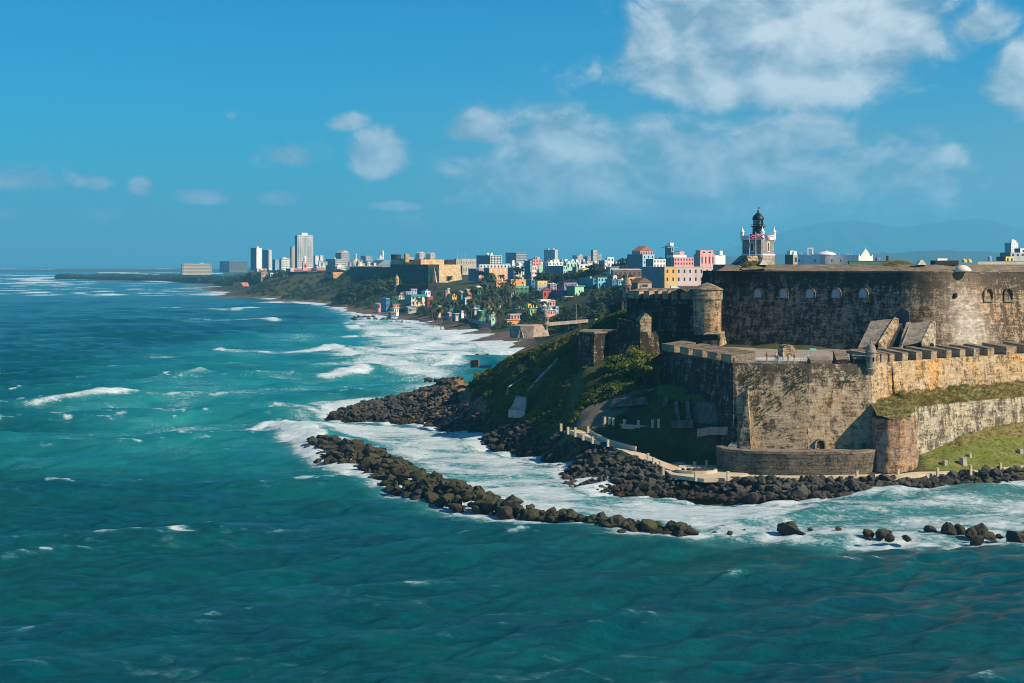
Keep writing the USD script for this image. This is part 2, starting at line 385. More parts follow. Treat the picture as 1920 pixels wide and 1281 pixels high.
LONE_PX = [(1165, 1003, 1.6), (1368, 1003, 1.3), (1480, 1000, 3.2), (1503, 1004, 1.4), (1489, 989, 1.0), (1520, 995, 1.0), (1572, 994, 1.1), (1628, 1003, 2.0), (1655, 1005, 2.3),
           (1668, 1011, 1.8), (1700, 1012, 1.6), (1668, 998, 1.0), (1743, 997, 2.0), (1780, 998, 3.0), (1800, 997, 2.2), (1822, 1003, 2.6), (1838, 998, 2.4), (1850, 1010, 2.8), (1832, 1018, 2.2),
           (1874, 1009, 1.5), (1905, 1013, 3.2), (1925, 1010, 2.8), (1630, 1011, 0.9), (1395, 998, 0.9), (1340, 1001, 1.0)]
LAGOON = Polygon(line([(560, 790), (620, 792), (720, 796), (800, 804), (870, 824), (930, 846), (1000, 860), (1050, 880), (1090, 920), (1150, 928), (1240, 933), (1340, 940), (1480, 945),
                       (1560, 955), (1500, 985), (1300, 995), (1150, 985), (1000, 962), (900, 935), (820, 900), (760, 866), (700, 840), (620, 818), (570, 806)])).buffer(0)
STRIP = Polygon(line([(1300, 940), (1500, 946), (1700, 938), (1920, 916), (2100, 905), (2100, 1030), (1920, 1024), (1600, 1012), (1300, 1004)])).buffer(0)
SURF = Polygon(line([(540, 792), (600, 770), (700, 757), (790, 750), (838, 745), (880, 690), (920, 650), (935, 640), (880, 620), (800, 604), (720, 590), (640, 568), (560, 558), (480, 551),
                     (430, 547), (380, 548), (480, 560), (560, 567), (640, 584), (655, 610), (690, 640), (600, 668), (640, 690), (740, 705), (800, 715), (740, 735), (640, 745), (540, 770)])).buffer(0)
TEAL = Polygon(line([(250, 690), (420, 640), (560, 620), (660, 600), (900, 640), (880, 740), (620, 860), (640, 890), (560, 905), (300, 880), (60, 860), (30, 780), (150, 720)])).buffer(0)
# crests that break: (px, py, height, foam)
BREAKERS = [
    [(25, 764, .2, .25), (60, 763, .35, .7), (110, 757, .8, .8), (160, 753, 1.6, 1.1), (200, 750, 2.4, 1.3), (240, 745, 2.7, 1.4), (256, 741, 1.3, 1)],
    [(230, 797, .2, .2), (300, 800, .3, .4), (420, 806, .6, .55), (480, 803, 1.6, .8), (520, 800, 2.8, 1.35), (552, 806, 3.3, 1.4), (578, 820, 3.2, 1.4), (592, 838, 2.2, 1.3), (612, 865, 1.0, 1.1), (660, 895, .6, .9)],
    [(380, 815, .2, .35), (450, 818, .4, .6), (505, 812, .7, .6)],
    [(413, 654, 1.0, 1.1), (432, 660, .8, .9), (520, 662, .9, .75), (580, 660, 1.6, .9), (622, 656, 3.0, 1.35), (650, 661, 2.0, 1.3)],
    [(612, 708, .9, 1.2), (645, 706, 2.2, 1.4), (678, 701, 1.4, 1.2)],
    [(652, 633, 1.2, 1.2), (675, 630, 1.5, 1.3), (694, 632, .8, 1.1)],
    [(645, 613, 1, 1.1), (668, 617, 1.2, 1.2)], [(655, 606, 1, 1.1), (680, 609, 1.1, 1.2)],
    [(300, 578, 1.0, 1.2), (327, 578, 1.8, 1.3)], [(330, 580, .4, .5), (440, 582, .9, .8), (455, 579, 1.6, 1.3), (473, 578, 1.8, 1.3)],
    [(265, 596, .3, .35), (340, 600, .4, .55), (420, 602, .6, .6), (480, 600, 1.2, .9), (503, 600, 2.0, 1.35), (515, 601, .9, 1)],
    [(330, 601, .3, .4), (400, 604, .4, .55), (480, 603, .6, .6)],
    [(255, 727, .5, .1), (310, 718, 1.4, .2), (345, 708, 1.8, .45), (385, 698, 2.6, .8), (392, 697, 1, .5)],
    [(430, 632, .4, .25), (520, 634, .5, .4), (650, 634, .4, .4)],
    [(770, 655, .8, 1.1), (810, 648, 1.1, 1.2), (845, 636, .8, 1.1), (860, 630, .4, .9)], [(790, 688, .9, 1.1), (830, 683, 1.2, 1.2), (870, 672, 1.0, 1.1)],
    [(590, 688, .4, .6), (700, 684, .6, .8), (790, 680, .5, .7)], [(855, 655, .7, 1), (880, 650, .7, 1)],
    [(560, 567, .8, 1.1), (605, 572, 1, 1.1)], [(470, 556, 1.0, 1.2), (430, 553, 1.3, 1.3), (395, 554, .5, 1)], [(380, 551, .8, 1), (428, 550, 1.5, 1.3)],
    [(500, 567, .8, 1.2), (530, 568, .9, 1.2)], [(285, 670, .25, .7), (330, 670, .3, .6)],
    [(620, 780, .4, .9), (560, 775, .5, .7), (500, 772, .3, .4)], [(540, 728, .6, .3), (640, 735, .8, .4), (700, 728, .6, .3)],
    [(0, 545, .6, 1.2), (22, 545, .9, 1.3)], [(60, 549, .5, 1.1), (78, 549, .7, 1.3)], [(82, 553, .6, 1.3), (108, 553, .9, 1.3)], [(168, 552, .5, 1.2), (180, 552, .6, 1.2)],
    [(198, 554, .7, 1.3), (222, 553, .9, 1.3)], [(70, 543, .4, .8), (145, 542, .5, .9)], [(0, 532, .5, 1), (35, 531, .7, 1.2)], [(60, 531, .4, 1), (85, 530, .6, 1.1)],
    [(20, 524, .4, 1), (60, 523, .5, 1.2), (90, 521, .4, 1)], [(150, 558, .4, .4), (190, 556, .5, .5)], [(210, 687, .3, .7), (225, 684, .3, .6)],
    [(45, 640, .3, .25), (80, 639, .5, .5)], [(160, 636, .3, .3), (187, 634, .5, .5)], [(215, 626, .3, .8), (226, 626, .3, .8)], [(245, 625, .3, .7), (258, 624, .3, .6)],
]
wr = np.random.default_rng(3)
for k in range(150):            # white horses far out
    y = 503 + 52 * wr.random() ** 1.3; x = wr.uniform(-30, 470 - (y - 503) * 1.2)
    L = wr.uniform(3, 20) * (1.4 if wr.random() < .2 else 1)
    BREAKERS.append([(x, y, .3, .9), (x + L * .5, y - .15, wr.uniform(.4, 1.1), 1.25), (x + L, y, .4, .9)])

# ------------------------------------------------------------------ the sea: one sheet, finer near the coast, rougher with swell, foam as a mesh attribute
NR, NC = 860, 620
t = np.linspace(0, 1, NR)
row_py = np.concatenate([1300 - (1300 - 500.5) * t])            # even in apparent height
yy = EYE * F / (row_py - HY)
yy = np.concatenate([yy, [30000, 45000, 60000]])
uu = np.linspace(-0.36, 0.36, NC)
SX, SY = uu[None, :] * yy[:, None], np.repeat(yy[:, None], NC, 1)
px0, py0 = SX.ravel(), SY.ravel()
Z = np.zeros(px0.shape)
step = np.repeat(np.abs(np.gradient(yy))[:, None], NC, 1).ravel()
wv = np.random.default_rng(21)
travel = math.atan2(-0.90, 0.42)
calm = np.ones(px0.shape)
for k in range(64):
    lam = 2.2 * (75 / 2.2) ** (k / 63.0)
    a = travel + wv.normal(0, 0.42 if lam < 20 else 0.2)
    amp = 0.0168 * lam ** 0.78 * wv.uniform(0.6, 1.2)
    if lam > 25: amp *= 0.85
    kx, ky = math.cos(a) * 2 * math.pi / lam, math.sin(a) * 2 * math.pi / lam
    fade = np.clip(lam / (2.6 * step) - 0.3, 0, 1)
    ph = kx * px0 + ky * py0 + wv.uniform(0, 6.28) + 1.5 * meshkit.noise(np.column_stack([px0 / (lam * 5), py0 / (lam * 5), np.full(px0.shape, k * 3.1)]), 4)
    s = np.sin(ph)
    Z += amp * fade * (s + 0.28 * np.cos(2 * ph) * (lam > 5))
pts2 = np.column_stack([px0, py0])
def warp(p, s, a, seed): return p + a * np.column_stack([meshkit.fbm(np.column_stack([p / s, np.zeros(len(p))]), 3, seed) - .5, meshkit.fbm(np.column_stack([p / s, np.ones(len(p)) * 5]), 3, seed + 1) - .5]) * 2
def soft(poly, p, w):
    sp = shapely.points(p)
    inside = shapely.contains_xy(poly, p[:, 0], p[:, 1])
    d = shapely.distance(poly.boundary, sp)
    return np.clip(0.5 + np.where(inside, d, -d) / w, 0, 1)
def near_mask(p, x0, x1, y0, y1): return (p[:, 0] > x0) & (p[:, 0] < x1) & (p[:, 1] > y0) & (p[:, 1] < y1)
def curve_dist(c, p):
    """distance to a polyline, position along it, signed side"""
    best = np.full(len(p), 1e9); s_at = np.zeros(len(p)); side = np.zeros(len(p))
    for i in range(len(c) - 1):
        a, b = c[i], c[i + 1]; d = b - a; L2 = d @ d
        tt = np.clip(((p - a) @ d) / L2, 0, 1)
        q = a + tt[:, None] * d; r = p - q; dist = np.hypot(r[:, 0], r[:, 1])
        w = dist < best
        best[w] = dist[w]; s_at[w] = i + tt[w]
        side[w] = np.sign(d[0] * r[w, 1] - d[1] * r[w, 0])
    return best, s_at, side
foam = np.zeros(len(px0)); milk = np.zeros(len(px0))
wp = np.array(pts2); sel = near_mask(pts2, -900, 250, 200, 2600)
wp[sel] = warp(pts2[sel], 14.0, 3.2, 3)
fn = lambda s, seed, st=1.0, o=4: meshkit.fbm(np.column_stack([px0 / (s * st), py0 / s, np.zeros(len(px0))]), o, seed)
n_a, n_b, n_c = fn(9, 5, 1.6), fn(2.6, 6, 1.5), fn(30, 8, 1.5)
idx = np.where(near_mask(pts2, -140, 150, 210, 560))[0]
lag = np.zeros(len(px0)); lag[idx] = soft(LAGOON, wp[idx], 9)
stp = np.zeros(len(px0)); stp[idx] = soft(STRIP, wp[idx], 10)
srf = np.zeros(len(px0)); idx2 = np.where(near_mask(pts2, -700, 60, 400, 2700))[0]; srf[idx2] = soft(SURF, wp[idx2], 22)
tl = np.zeros(len(px0)); idx3 = np.where(near_mask(pts2, -260, 30, 280, 1300))[0]; tl[idx3] = soft(TEAL, warp(pts2[idx3], 40, 22, 14), 60)
sel = np.where(near_mask(pts2, -100, 60, 225, 400))[0]; dre = np.zeros(len(px0)); dre[sel] = np.exp(-(curve_dist(REEF[:, :2], pts2[sel])[0] / 12) ** 2)
Z *= 1 - .72 * np.maximum.reduce([lag, stp * .7, dre])
foam = np.maximum(foam, lag * (0.80 + 0.95 * (n_a - .5) + 0.6 * (n_b - .5)))
foam = np.maximum(foam, stp * (0.60 + 0.95 * (n_a - .5) + 0.5 * (n_b - .5)))
foam = np.maximum(foam, srf * (0.68 + 0.95 * (n_a - .5) + 0.55 * (n_c - .5)))
foam = np.maximum(foam, tl * (0.18 + 0.85 * (n_a - .5) + .5 * (n_c - .5)))
milk = np.maximum.reduce([lag * .85, stp * (.62 + .5 * (n_c - .5)), srf * .62, tl * (0.50 + 0.8 * (n_c - .4))])
# rocks and shore throw foam
for c, reach, amt in ((REEF[:, :2], 0, 1.0), (SHORE_NEAR, 7, 1.0), (SHORE_FAR, 30, 1.1), (SHORE_HILL[:2], 9, 1.0)):
    far = c is SHORE_FAR
    ii = np.where(near_mask(pts2, c[:, 0].min() - 70, c[:, 0].max() + 70, c[:, 1].min() - 70, c[:, 1].max() + 70))[0]
    d, s_at, side = curve_dist(c, wp[ii])
    if reach == 0:
        wdt = np.interp(s_at, np.arange(len(REEF)), REEF[:, 2]) * 0.5
        f = np.exp(-np.maximum(d - wdt, 0) / 3.2) * (1.0 + 1.0 * (n_b[ii] - .5))
    else: f = np.exp(-(d / reach) ** 2) * (amt + 0.9 * (n_b[ii] - .5))
    foam[ii] = np.maximum(foam[ii], f); milk[ii] = np.maximum(milk[ii], np.clip(f, 0, 1) * .8)
for (x, y, r) in LONE_PX:
    c = G(x, y)[:2]; ii = np.where(np.hypot(px0 - c[0], py0 - c[1]) < 16)[0]
    f = np.exp(-np.maximum(np.hypot((wp[ii, 0] - c[0]) * .7, wp[ii, 1] - c[1]) - r * .6, 0) / 3.4) * (0.95 + 1.1 * (n_b[ii] - .5))
    foam[ii] = np.maximum(foam[ii], f)
for B in BREAKERS:
    c = np.array([G(x, y)[:2] for x, y, *_ in B]); hh = np.array([b[2] for b in B]); ff = np.array([b[3] for b in B])
    big = 22 if c[:, 1].max() < 900 else 60
    ii = np.where(near_mask(pts2, c[:, 0].min() - big, c[:, 0].max() + big, c[:, 1].min() - big, c[:, 1].max() + big * 1.4))[0]
    if not len(ii): continue
    q = pts2[ii] + (wp[ii] - pts2[ii]) * 0.35
    d, s_at, _ = curve_dist(c, q)
    k = np.clip(s_at, 0, len(c) - 1 - 1e-6); i0 = k.astype(int); fr = k - i0
    nearest = c[i0] + (c[i0 + 1] - c[i0]) * fr[:, None]
    back = q[:, 1] > nearest[:, 1]
    h = np.interp(s_at, np.arange(len(c)), hh); fo = np.interp(s_at, np.arange(len(c)), ff)
    ends = np.exp(-np.maximum(d - 3, 0) / 4) if True else 1
    fwid = np.maximum(2.2 + 1.1 * h, step[ii] * 0.55); bwid = np.maximum(4.5 + 2.5 * h, step[ii] * 0.8)
    prof = np.where(back, np.exp(-(d / bwid) ** 2), np.exp(-(d / fwid) ** 2))
    Z[ii] += 0.8 * h * prof * (0.86 + 0.5 * (n_b[ii] - .5))
    fm = np.where(back, np.exp(-(d / (1.6 + 0.9 * h + step[ii] * .3)) ** 2), np.exp(-(d / (fwid * 1.35)) ** 2))
    foam[ii] = np.maximum(foam[ii], fo * fm * (0.92 + 0.8 * (n_b[ii] - .5)))
    trail = np.where(back, np.exp(-d / (10 + 5 * h)), np.exp(-d / 8)) * np.clip(fo, 0, 1)
    foam[ii] = np.maximum(foam[ii], trail * (0.42 + 1.1 * (n_a[ii] - .5)))
    milk[ii] = np.maximum(milk[ii], np.clip(prof * 0.55 * np.clip(h, 0, 2) / 2 + trail * .35, 0, 1))
# thin old streaks of foam over the near water and rough white edges on crests
rid = 1 - np.abs(fn(11, 31, 2.2, 4) - .5) * 2
gate = np.clip((fn(34, 33, 1.7, 2) - .53) * 6, 0, 1) * (py0 < 420)
foam = np.maximum(foam, gate * np.clip((rid - .93) * 9, 0, 1) * 0.58 * np.clip((n_b - .42) * 6, 0, 1))
crest = np.clip((Z - 0.62) * 1.3, 0, 1) * np.clip((n_b - .55) * 5, 0, 1) * (py0 < 600)
foam = np.maximum(foam, crest * 0.75)
thin = np.clip((rid - .955) * 14, 0, 1) * (py0 > 300) * (py0 < 1400) * np.clip((n_c - .45) * 4, 0, 1)
foam = np.maximum(foam, thin * 0.42)
SEA = np.column_stack([px0, py0, Z])
outer = [(-60000, -3000), (60000, -3000), (60000, 60000), (-60000, 60000)]
base = sheet(SX, SY, Z.reshape(SX.shape))
# the rest of the sheet: from the fine part's edge outwards
nv = len(base.vertices); rows = len(yy)
left, right = [r * NC for r in range(rows)], [r * NC + NC - 1 for r in range(rows)]
ev, ef = [], []
for side, lst, sx in ((0, left, -60000.0), (1, right, 60000.0)):
    st = nv + len(ev); ev += [[sx, yy[r], 0.0] for r in range(rows)]
    for r in range(rows - 1):
        a, b, c, d = lst[r], lst[r + 1], st + r + 1, st + r
        ef += [[a, b, c], [a, c, d]] if side == 0 else [[a, c, b], [a, d, c]]
st = nv + len(ev); ev += [[-60000, -3000, 0], [60000, -3000, 0]]
fl, flr = nv, nv + rows
first = list(range(NC))
for i in range(NC - 1):
    ef.append([i, i + 1, st] if i < NC // 2 else [i, i + 1, st + 1]) if False else ef.append([i, st if i < NC // 2 else st + 1, i + 1])
ef.append([NC // 2, st, st + 1]); ef.append([0, fl, st]); ef.append([NC - 1, st + 1, flr])
sea_mesh = trimesh.Trimesh(np.vstack([base.vertices, ev]), np.vstack([base.faces, np.array(ef)]), process=False)

g = Graph()
geo = g.add('geometry'); p = geo + '.position'
fa = g.add('attribute', {'attribute': 'foam'}) + '.fac'
ma = g.add('attribute', {'attribute': 'milk'}) + '.fac'
f1 = g.noise(g.map(p, (0.75, 1.0, 1)), 1.1, 8, 0.72, 0.6) + '.fac'
f2 = g.noise(g.map(p, (0.5, 1.0, 1)), 3.2, 4, 0.65) + '.fac'
fv = g.m('add', fa, g.m('multiply', g.m('multiply', fa, 2.6, clamp=True), g.m('add', g.m('multiply', g.m('subtract', f1, 0.5), 1.25), g.m('multiply', g.m('subtract', f2, 0.5), 0.35))))
fmask = g.ss(fv, 0.40, 0.80)
veil = g.ss(fv, 0.10, 0.62)
big = g.noise(p, 0.012, 3) + '.fac'
mid = g.noise(g.map(p, (0.5, 1, 1)), 0.09, 4, 0.6) + '.fac'
deep = g.mix(g.ss(big, 0.35, 0.65), (0.0002, 0.052, 0.078), (0.0002, 0.063, 0.067))
col = g.mix(g.m('multiply', g.ss(mid, 0.42, 0.68), 0.5), deep, (0.0006, 0.108, 0.108))
streaks = g.noise(g.map(p, (0.22, 1.0, 1.0), rot=(0, 0, 0.12)), 0.7, 6, 0.72, 0.3) + '.fac'  # light and dark of fine ripples, painted into the water colour
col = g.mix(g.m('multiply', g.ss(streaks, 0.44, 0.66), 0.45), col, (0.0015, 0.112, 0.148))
turq = g.mix(g.m('multiply', ma, 1.0, clamp=True), col, (0.010, 0.245, 0.265))
col = g.mix(g.m('multiply', veil, 0.42), turq, (0.12, 0.36, 0.37))
ftone = g.noise(g.map(p, (0.5, 1.0, 1)), 0.55, 6, 0.7, 0.8) + '.fac'
fwhite = g.mix(g.ss(ftone, 0.40, 0.62), (0.40, 0.55, 0.57), (0.66, 0.69, 0.70))
col = g.mix(fmask, col, fwhite)
rough = g.m('add', 0.16, g.m('multiply', fmask, 0.7))
w1 = g.noise(g.map(p, (0.55, 1.0, 1.0), rot=(0, 0, 0.45)), 0.75, 6, 0.62, 0.3) + '.fac'
w2 = g.noise(g.map(p, (0.55, 1.0, 1.0), rot=(0, 0, 0.3)), 3.4, 7, 0.74) + '.fac'
hgt = g.m('add', g.m('multiply', w1, 0.50), g.m('add', g.m('multiply', w2, 0.65), g.m('multiply', fmask, 0.25)))
bn = g.add('bump', {'strength': 0.85, 'distance': 0.95}, height=hgt)
b = g.add('principled_bsdf', {'ior': 1.33, 'specular_ior_level': 0.21}, base_color=col, roughness=rough, normal=bn + '.normal')
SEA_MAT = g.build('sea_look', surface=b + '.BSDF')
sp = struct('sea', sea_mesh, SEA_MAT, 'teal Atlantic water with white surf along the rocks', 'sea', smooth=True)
ne = len(ev)
floats(sp, 'foam', np.concatenate([foam, np.zeros(ne)])); floats(sp, 'milk', np.concatenate([np.clip(milk, 0, 1), np.zeros(ne)]))

# ------------------------------------------------------------------ haze: one closed box of even pale air round everything
g = Graph()
v = g.add('principled_volume', {'density': HAZE, 'color': HAZE_COLOR, 'anisotropy': 0.1})
hm = g.build('haze_look', volume=v + '.volume')
hb = trimesh.creation.box((124000, 66000, 860)); hb.apply_translation((0, 28500, -8 + 430))
if HAZE > 0: struct('haze', hb, hm, kind='stuff')
# ------------------------------------------------------------------ stone, rock and grass looks
S_MAIN_DARK = stone('weathered_shaded_wall', (0.34, 0.235, 0.165), (0.30, 0.185, 0.115), (0.026, 0.025, 0.022), amount=0.74, ochre=0.15, ochre_c=(.38, .20, .10), seed=3.0, topz=40.3)  # weathered stone, with the shade of the left face darkened into its colour
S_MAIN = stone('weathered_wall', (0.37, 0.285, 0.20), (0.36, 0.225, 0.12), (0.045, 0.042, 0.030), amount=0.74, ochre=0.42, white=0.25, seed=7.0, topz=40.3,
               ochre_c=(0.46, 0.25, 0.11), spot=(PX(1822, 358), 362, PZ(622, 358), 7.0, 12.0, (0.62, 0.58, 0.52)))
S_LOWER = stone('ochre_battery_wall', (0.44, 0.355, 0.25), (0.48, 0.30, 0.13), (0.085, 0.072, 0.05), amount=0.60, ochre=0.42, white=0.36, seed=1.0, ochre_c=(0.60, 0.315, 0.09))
S_PROW = stone('grey_brown_prow_wall', (0.42, 0.335, 0.225), (0.40, 0.27, 0.15), (0.062, 0.053, 0.036), amount=0.58, ochre=0.3, ochre_c=(0.46, 0.27, 0.13), white=0.34, seed=12.0, topz=22.6, moss=0.35, fine=1.2,
               spot=(PX(1545, 302), 302, PZ(760, 302), 3.2, 9.5, (0.55, 0.49, 0.37)))
S_PALE = stone('pale_mottled_wall', (0.46, 0.40, 0.31), (0.42, 0.33, 0.20), (0.075, 0.07, 0.052), amount=0.68, ochre=0.12, white=0.5, seed=5.0)
S_SHADE = stone('shaded_bastion_wall', (0.26, 0.19, 0.135), (0.22, 0.145, 0.095), (0.014, 0.016, 0.014), amount=0.90, ochre=0.08, seed=9.0)  # shade of walls turned from the sun is put into this dark tone
S_MERLON = stone('merlon_stone', (0.34, 0.27, 0.19), (0.36, 0.225, 0.11), (0.07, 0.06, 0.045), amount=0.5, ochre=0.15, seed=16.0, white=.1)
S_TURRET = stone('ochre_turret_wall', (0.42, 0.34, 0.235), (0.44, 0.28, 0.135), (0.06, 0.052, 0.04), amount=0.66, ochre=0.3, white=0.4, seed=2.0, fine=1.3)
S_TOP = stone('lichened_parapet_top', (0.25, 0.195, 0.14), (0.20, 0.155, 0.11), (0.075, 0.065, 0.05), amount=0.5, ochre=0.05, seed=4.0)
S_BLOCK = stone('dark_ashlar', (0.17, 0.14, 0.105), (0.13, 0.105, 0.075), (0.045, 0.042, 0.030), amount=0.55, ochre=0.0, white=0.12, seed=6.0, moss=0.4)
S_KNOB = stone('red_rock_buttress', (0.30, 0.235, 0.17), (0.36, 0.19, 0.10), (0.075, 0.062, 0.048), amount=0.60, ochre=0.30, ochre_c=(0.46, 0.175, 0.07), white=0.15, seed=8.0)
S_SENTRY = stone('sentry_box_plaster', (0.34, 0.28, 0.225), (0.30, 0.22, 0.17), (0.11, 0.10, 0.085), amount=0.45, ochre=0.05, seed=10.0)
CONC = plain('old_concrete', (0.36, 0.33, 0.28), 0.9, 0.15, 0.16, 1.2, 0.03)
CONC_WARM = plain('warm_path_concrete', (0.52, 0.42, 0.29), 0.9, 0.15, 0.10, 0.6, 0.02)
CONC_DARK = plain('stained_shaded_concrete', (0.10, 0.092, 0.08), 0.9, 0.15, 0.25, 0.8, 0.05)  # stained concrete, darkened further so the colour carries the shade on it
IRON = plain('dark_iron', (0.02, 0.02, 0.022), 0.5, 0.4, 0.1)
VOIDC = plain('dark_opening', (0.015, 0.014, 0.013), 0.9, 0.1, 0.1)
PLUG = plain('grey_window_fill', (0.33, 0.36, 0.38), 0.8, 0.2, 0.08, 1.0)
WHITE = plain('white_lime_paint', (0.78, 0.76, 0.72), 0.8, 0.2, 0.06)
PALEW = plain('pale_lime_cap', (0.70, 0.62, 0.48), 0.9, 0.1, 0.1)

def rock_look(name, c1, c2, top, topamt, wet=True):
    g = Graph(); geo = g.add('geometry'); p = geo + '.position'
    n = g.noise(p, 0.8, 6, 0.65) + '.fac'
    r = geo + '.random_per_island'
    col = g.mix(n, c1, c2)
    col = g.mix(g.m('multiply', r, 0.55), col, tuple(np.asarray(c2) * 1.5))
    sx = g.add('separate_xyz', vector=geo + '.normal')
    tm = g.m('multiply', g.ss(g.m('add', sx + '.z', g.m('multiply', g.m('subtract', n, 0.5), 1.4)), 0.35, 0.9), topamt)
    col = g.mix(tm, col, top)
    if wet:
        z = g.add('separate_xyz', vector=p) + '.z'
        wl = g.ss(g.m('add', z, g.m('multiply', n, 1.2)), 2.0, 0.9)
        col = g.mix(g.m('multiply', wl, 0.75), col, (0.026, 0.017, 0.011))
    bn = g.add('bump', {'strength': 0.8, 'distance': 0.25}, height=g.noise(p, 2.4, 6, 0.7) + '.fac')
    b = g.add('principled_bsdf', {'roughness': 0.75, 'specular_ior_level': 0.25}, base_color=col, normal=bn + '.normal')
    MAT[name] = g.build(name, surface=b + '.BSDF'); return MAT[name]
ROCK_REEF = rock_look('reef_rock', (0.021, 0.018, 0.015), (0.046, 0.037, 0.028), (0.052, 0.056, 0.016), 0.75)
ROCK_SHORE = rock_look('shore_rock', (0.020, 0.020, 0.019), (0.052, 0.048, 0.041), (0.125, 0.11, 0.08), 0.35)
ROCK_CLIFF = rock_look('cliff_rock', (0.11, 0.07, 0.04), (0.20, 0.125, 0.07), (0.24, 0.16, 0.09), 0.5, False)
def ground_look(name, stops, scale=0.25, bump=0.25, soil=None):
    g = Graph(); p = g.add('geometry') + '.position'
    a = g.noise(p, scale, 5, 0.65) + '.fac'; f = g.noise(p, 4.0, 4, 0.7) + '.fac'
    col = g.ramp(g.m('add', g.m('multiply', a, 0.65), g.m('multiply', f, 0.35)), stops)
    bn = g.add('bump', {'strength': 0.9, 'distance': bump}, height=g.noise(p, 2.2, 6, 0.75) + '.fac')
    b = g.add('principled_bsdf', {'roughness': 0.95, 'specular_ior_level': 0.1}, base_color=col, normal=bn + '.normal')
    MAT[name] = g.build(name, surface=b + '.BSDF'); return MAT[name]
LAWN = ground_look('mown_lawn', [(0.3, (0.085, 0.10, 0.016)), (0.5, (0.12, 0.145, 0.026)), (0.64, (0.21, 0.18, 0.065))], 0.4, 0.14)
ROUGHGRASS = ground_look('dry_rough_grass', [(0.3, (0.085, 0.088, 0.022)), (0.5, (0.19, 0.165, 0.055)), (0.68, (0.28, 0.215, 0.10))], 0.35, 0.35)
DARKGROUND = ground_look('scrub_ground', [(0.35, (0.04, 0.052, 0.015)), (0.55, (0.075, 0.08, 0.025)), (0.7, (0.13, 0.105, 0.05))], 0.3, 0.4)
GRAVEL = ground_look('gravel_slope', [(0.35, (0.11, 0.09, 0.065)), (0.6, (0.21, 0.175, 0.125))], 0.8, 0.2)
LEAF_HILL = leafy('sea_grape_leaves', (0.08, 0.12, 0.022), (0.22, 0.235, 0.055), 0.35)
LEAF_BRIGHT = leafy('bright_shrub_leaves', (0.10, 0.14, 0.02), (0.22, 0.25, 0.055), 0.35)
LEAF_TREE = leafy('tree_leaves', (0.020, 0.040, 0.010), (0.060, 0.075, 0.020), 0.15)
LEAF_PALM = leafy('palm_fronds', (0.030, 0.050, 0.015), (0.095, 0.100, 0.038), 0.15)
LEAF_FAR = leafy('far_tree_leaves', (0.025, 0.048, 0.016), (0.055, 0.078, 0.026), 0.1)
GRASS_BLADE = leafy('dry_grass_blades', (0.15, 0.15, 0.035), (0.34, 0.27, 0.11), 0.3)
BARK = plain('grey_bark', (0.16, 0.125, 0.09), 0.9, 0.1, 0.2, 2.0)

# ------------------------------------------------------------------ the headland below the fort: one height field
CP = []
def cp(px, py, z): CP.append((*G(px, py, z)[:2], z))
def cw(px, py, Y): CP.append(tuple(W(px, py, Y)))
def cxy(px, Y, z): CP.append((PX(px, Y), Y, z))
for q in SHORE_NEAR[:17]:
    CP.append((q[0], q[1], -0.4)); CP.append((q[0] - 1.5, q[1] - 9, -4))
for q in SHORE_NEAR[17:]: CP.append((q[0], q[1], -0.4))
PATH = [(2050, 864, 1.9), (1920, 872, 2.0), (1840, 879, 2.1), (1760, 885, 2.3), (1680, 890, 2.6), (1600, 892.5, 2.6), (1500, 894, 2.6), (1420, 893, 2.6), (1360, 891, 2.6), (1300, 887, 2.6), (1262, 878, 2.9), (1225, 864, 3.6),
        (1190, 849, 4.5), (1150, 833, 5.3), (1110, 817, 6.1), (1080, 806, 6.6), (1050, 800, 6.8), (1000, 805, 6.0)]
PATH3 = np.array([G(x, y, z) for x, y, z in PATH])
for q in PATH3[:16]: CP.append((q[0], q[1], q[2] - 0.12)); CP.append((q[0], q[1] + 1.6, q[2] - 0.12))
for x, Y, z in [(1340, 304, 2.6), (1450, 302, 2.6), (1560, 302, 2.6), (1660, 304, 2.8), (1400, 316, 3.0), (1500, 314, 3.0)]: cxy(x, Y, z)
for x, y, z in [(1735, 868, 3.6), (1800, 862, 3.9), (1900, 850, 4.0), (1728, 852, 4.7), (1760, 848, 4.6), (1800, 835, 5.85), (1760, 838, 5.3), (1900, 825, 5.9), (1850, 835, 5.3), (1990, 815, 6.2)]: cp(x, y, z)
for x, Y, z in [(1738, 314.7, 5.8), (1765, 318.3, 8.0), (1800, 323, 9.6), (1850, 329, 10.6), (1920, 337.5, 11.1), (2000, 347, 11.5)]: cxy(x, Y, z); cxy(x, Y + 8, z + 1)
# rocky slope below the path and the breakwater's root
for x, y, z in [(1150, 870, 2.6), (1110, 850, 3.6), (1080, 835, 3.9), (1040, 820, 3.8), (980, 818, 3.0), (930, 812, 2.6), (880, 790, 3.0), (820, 775, 2.4), (760, 772, 1.6), (690, 774, 1.4), (640, 778, 1.0)]: cp(x, y, z)
# dark bank behind the lower path, upper path, ruins
for x, Y, z in [(1120, 337, 6.4), (1160, 331.5, 5.6), (1200, 326, 4.6), (1250, 322, 3.4), (1300, 319.5, 2.9), (1345, 313, 2.8), (1150, 337, 8.0), (1200, 330.5, 8.8), (1250, 326, 9.6), (1300, 322.5, 10.0), (1352, 316.5, 8.5), (1100, 345, 8.2), (1150, 343, 9.2), (1220, 336, 10.0), (1060, 360, 7.0)]: cxy(x, Y, z)
# grass shelf under the flank
for x, Y, z in [(1236, 341, 14.2), (1300, 328, 14.4), (1365, 318.5, 14.6), (1240, 356, 15.2), (1300, 340, 15.2), (1360, 322, 14.9)]: cxy(x, Y, z)
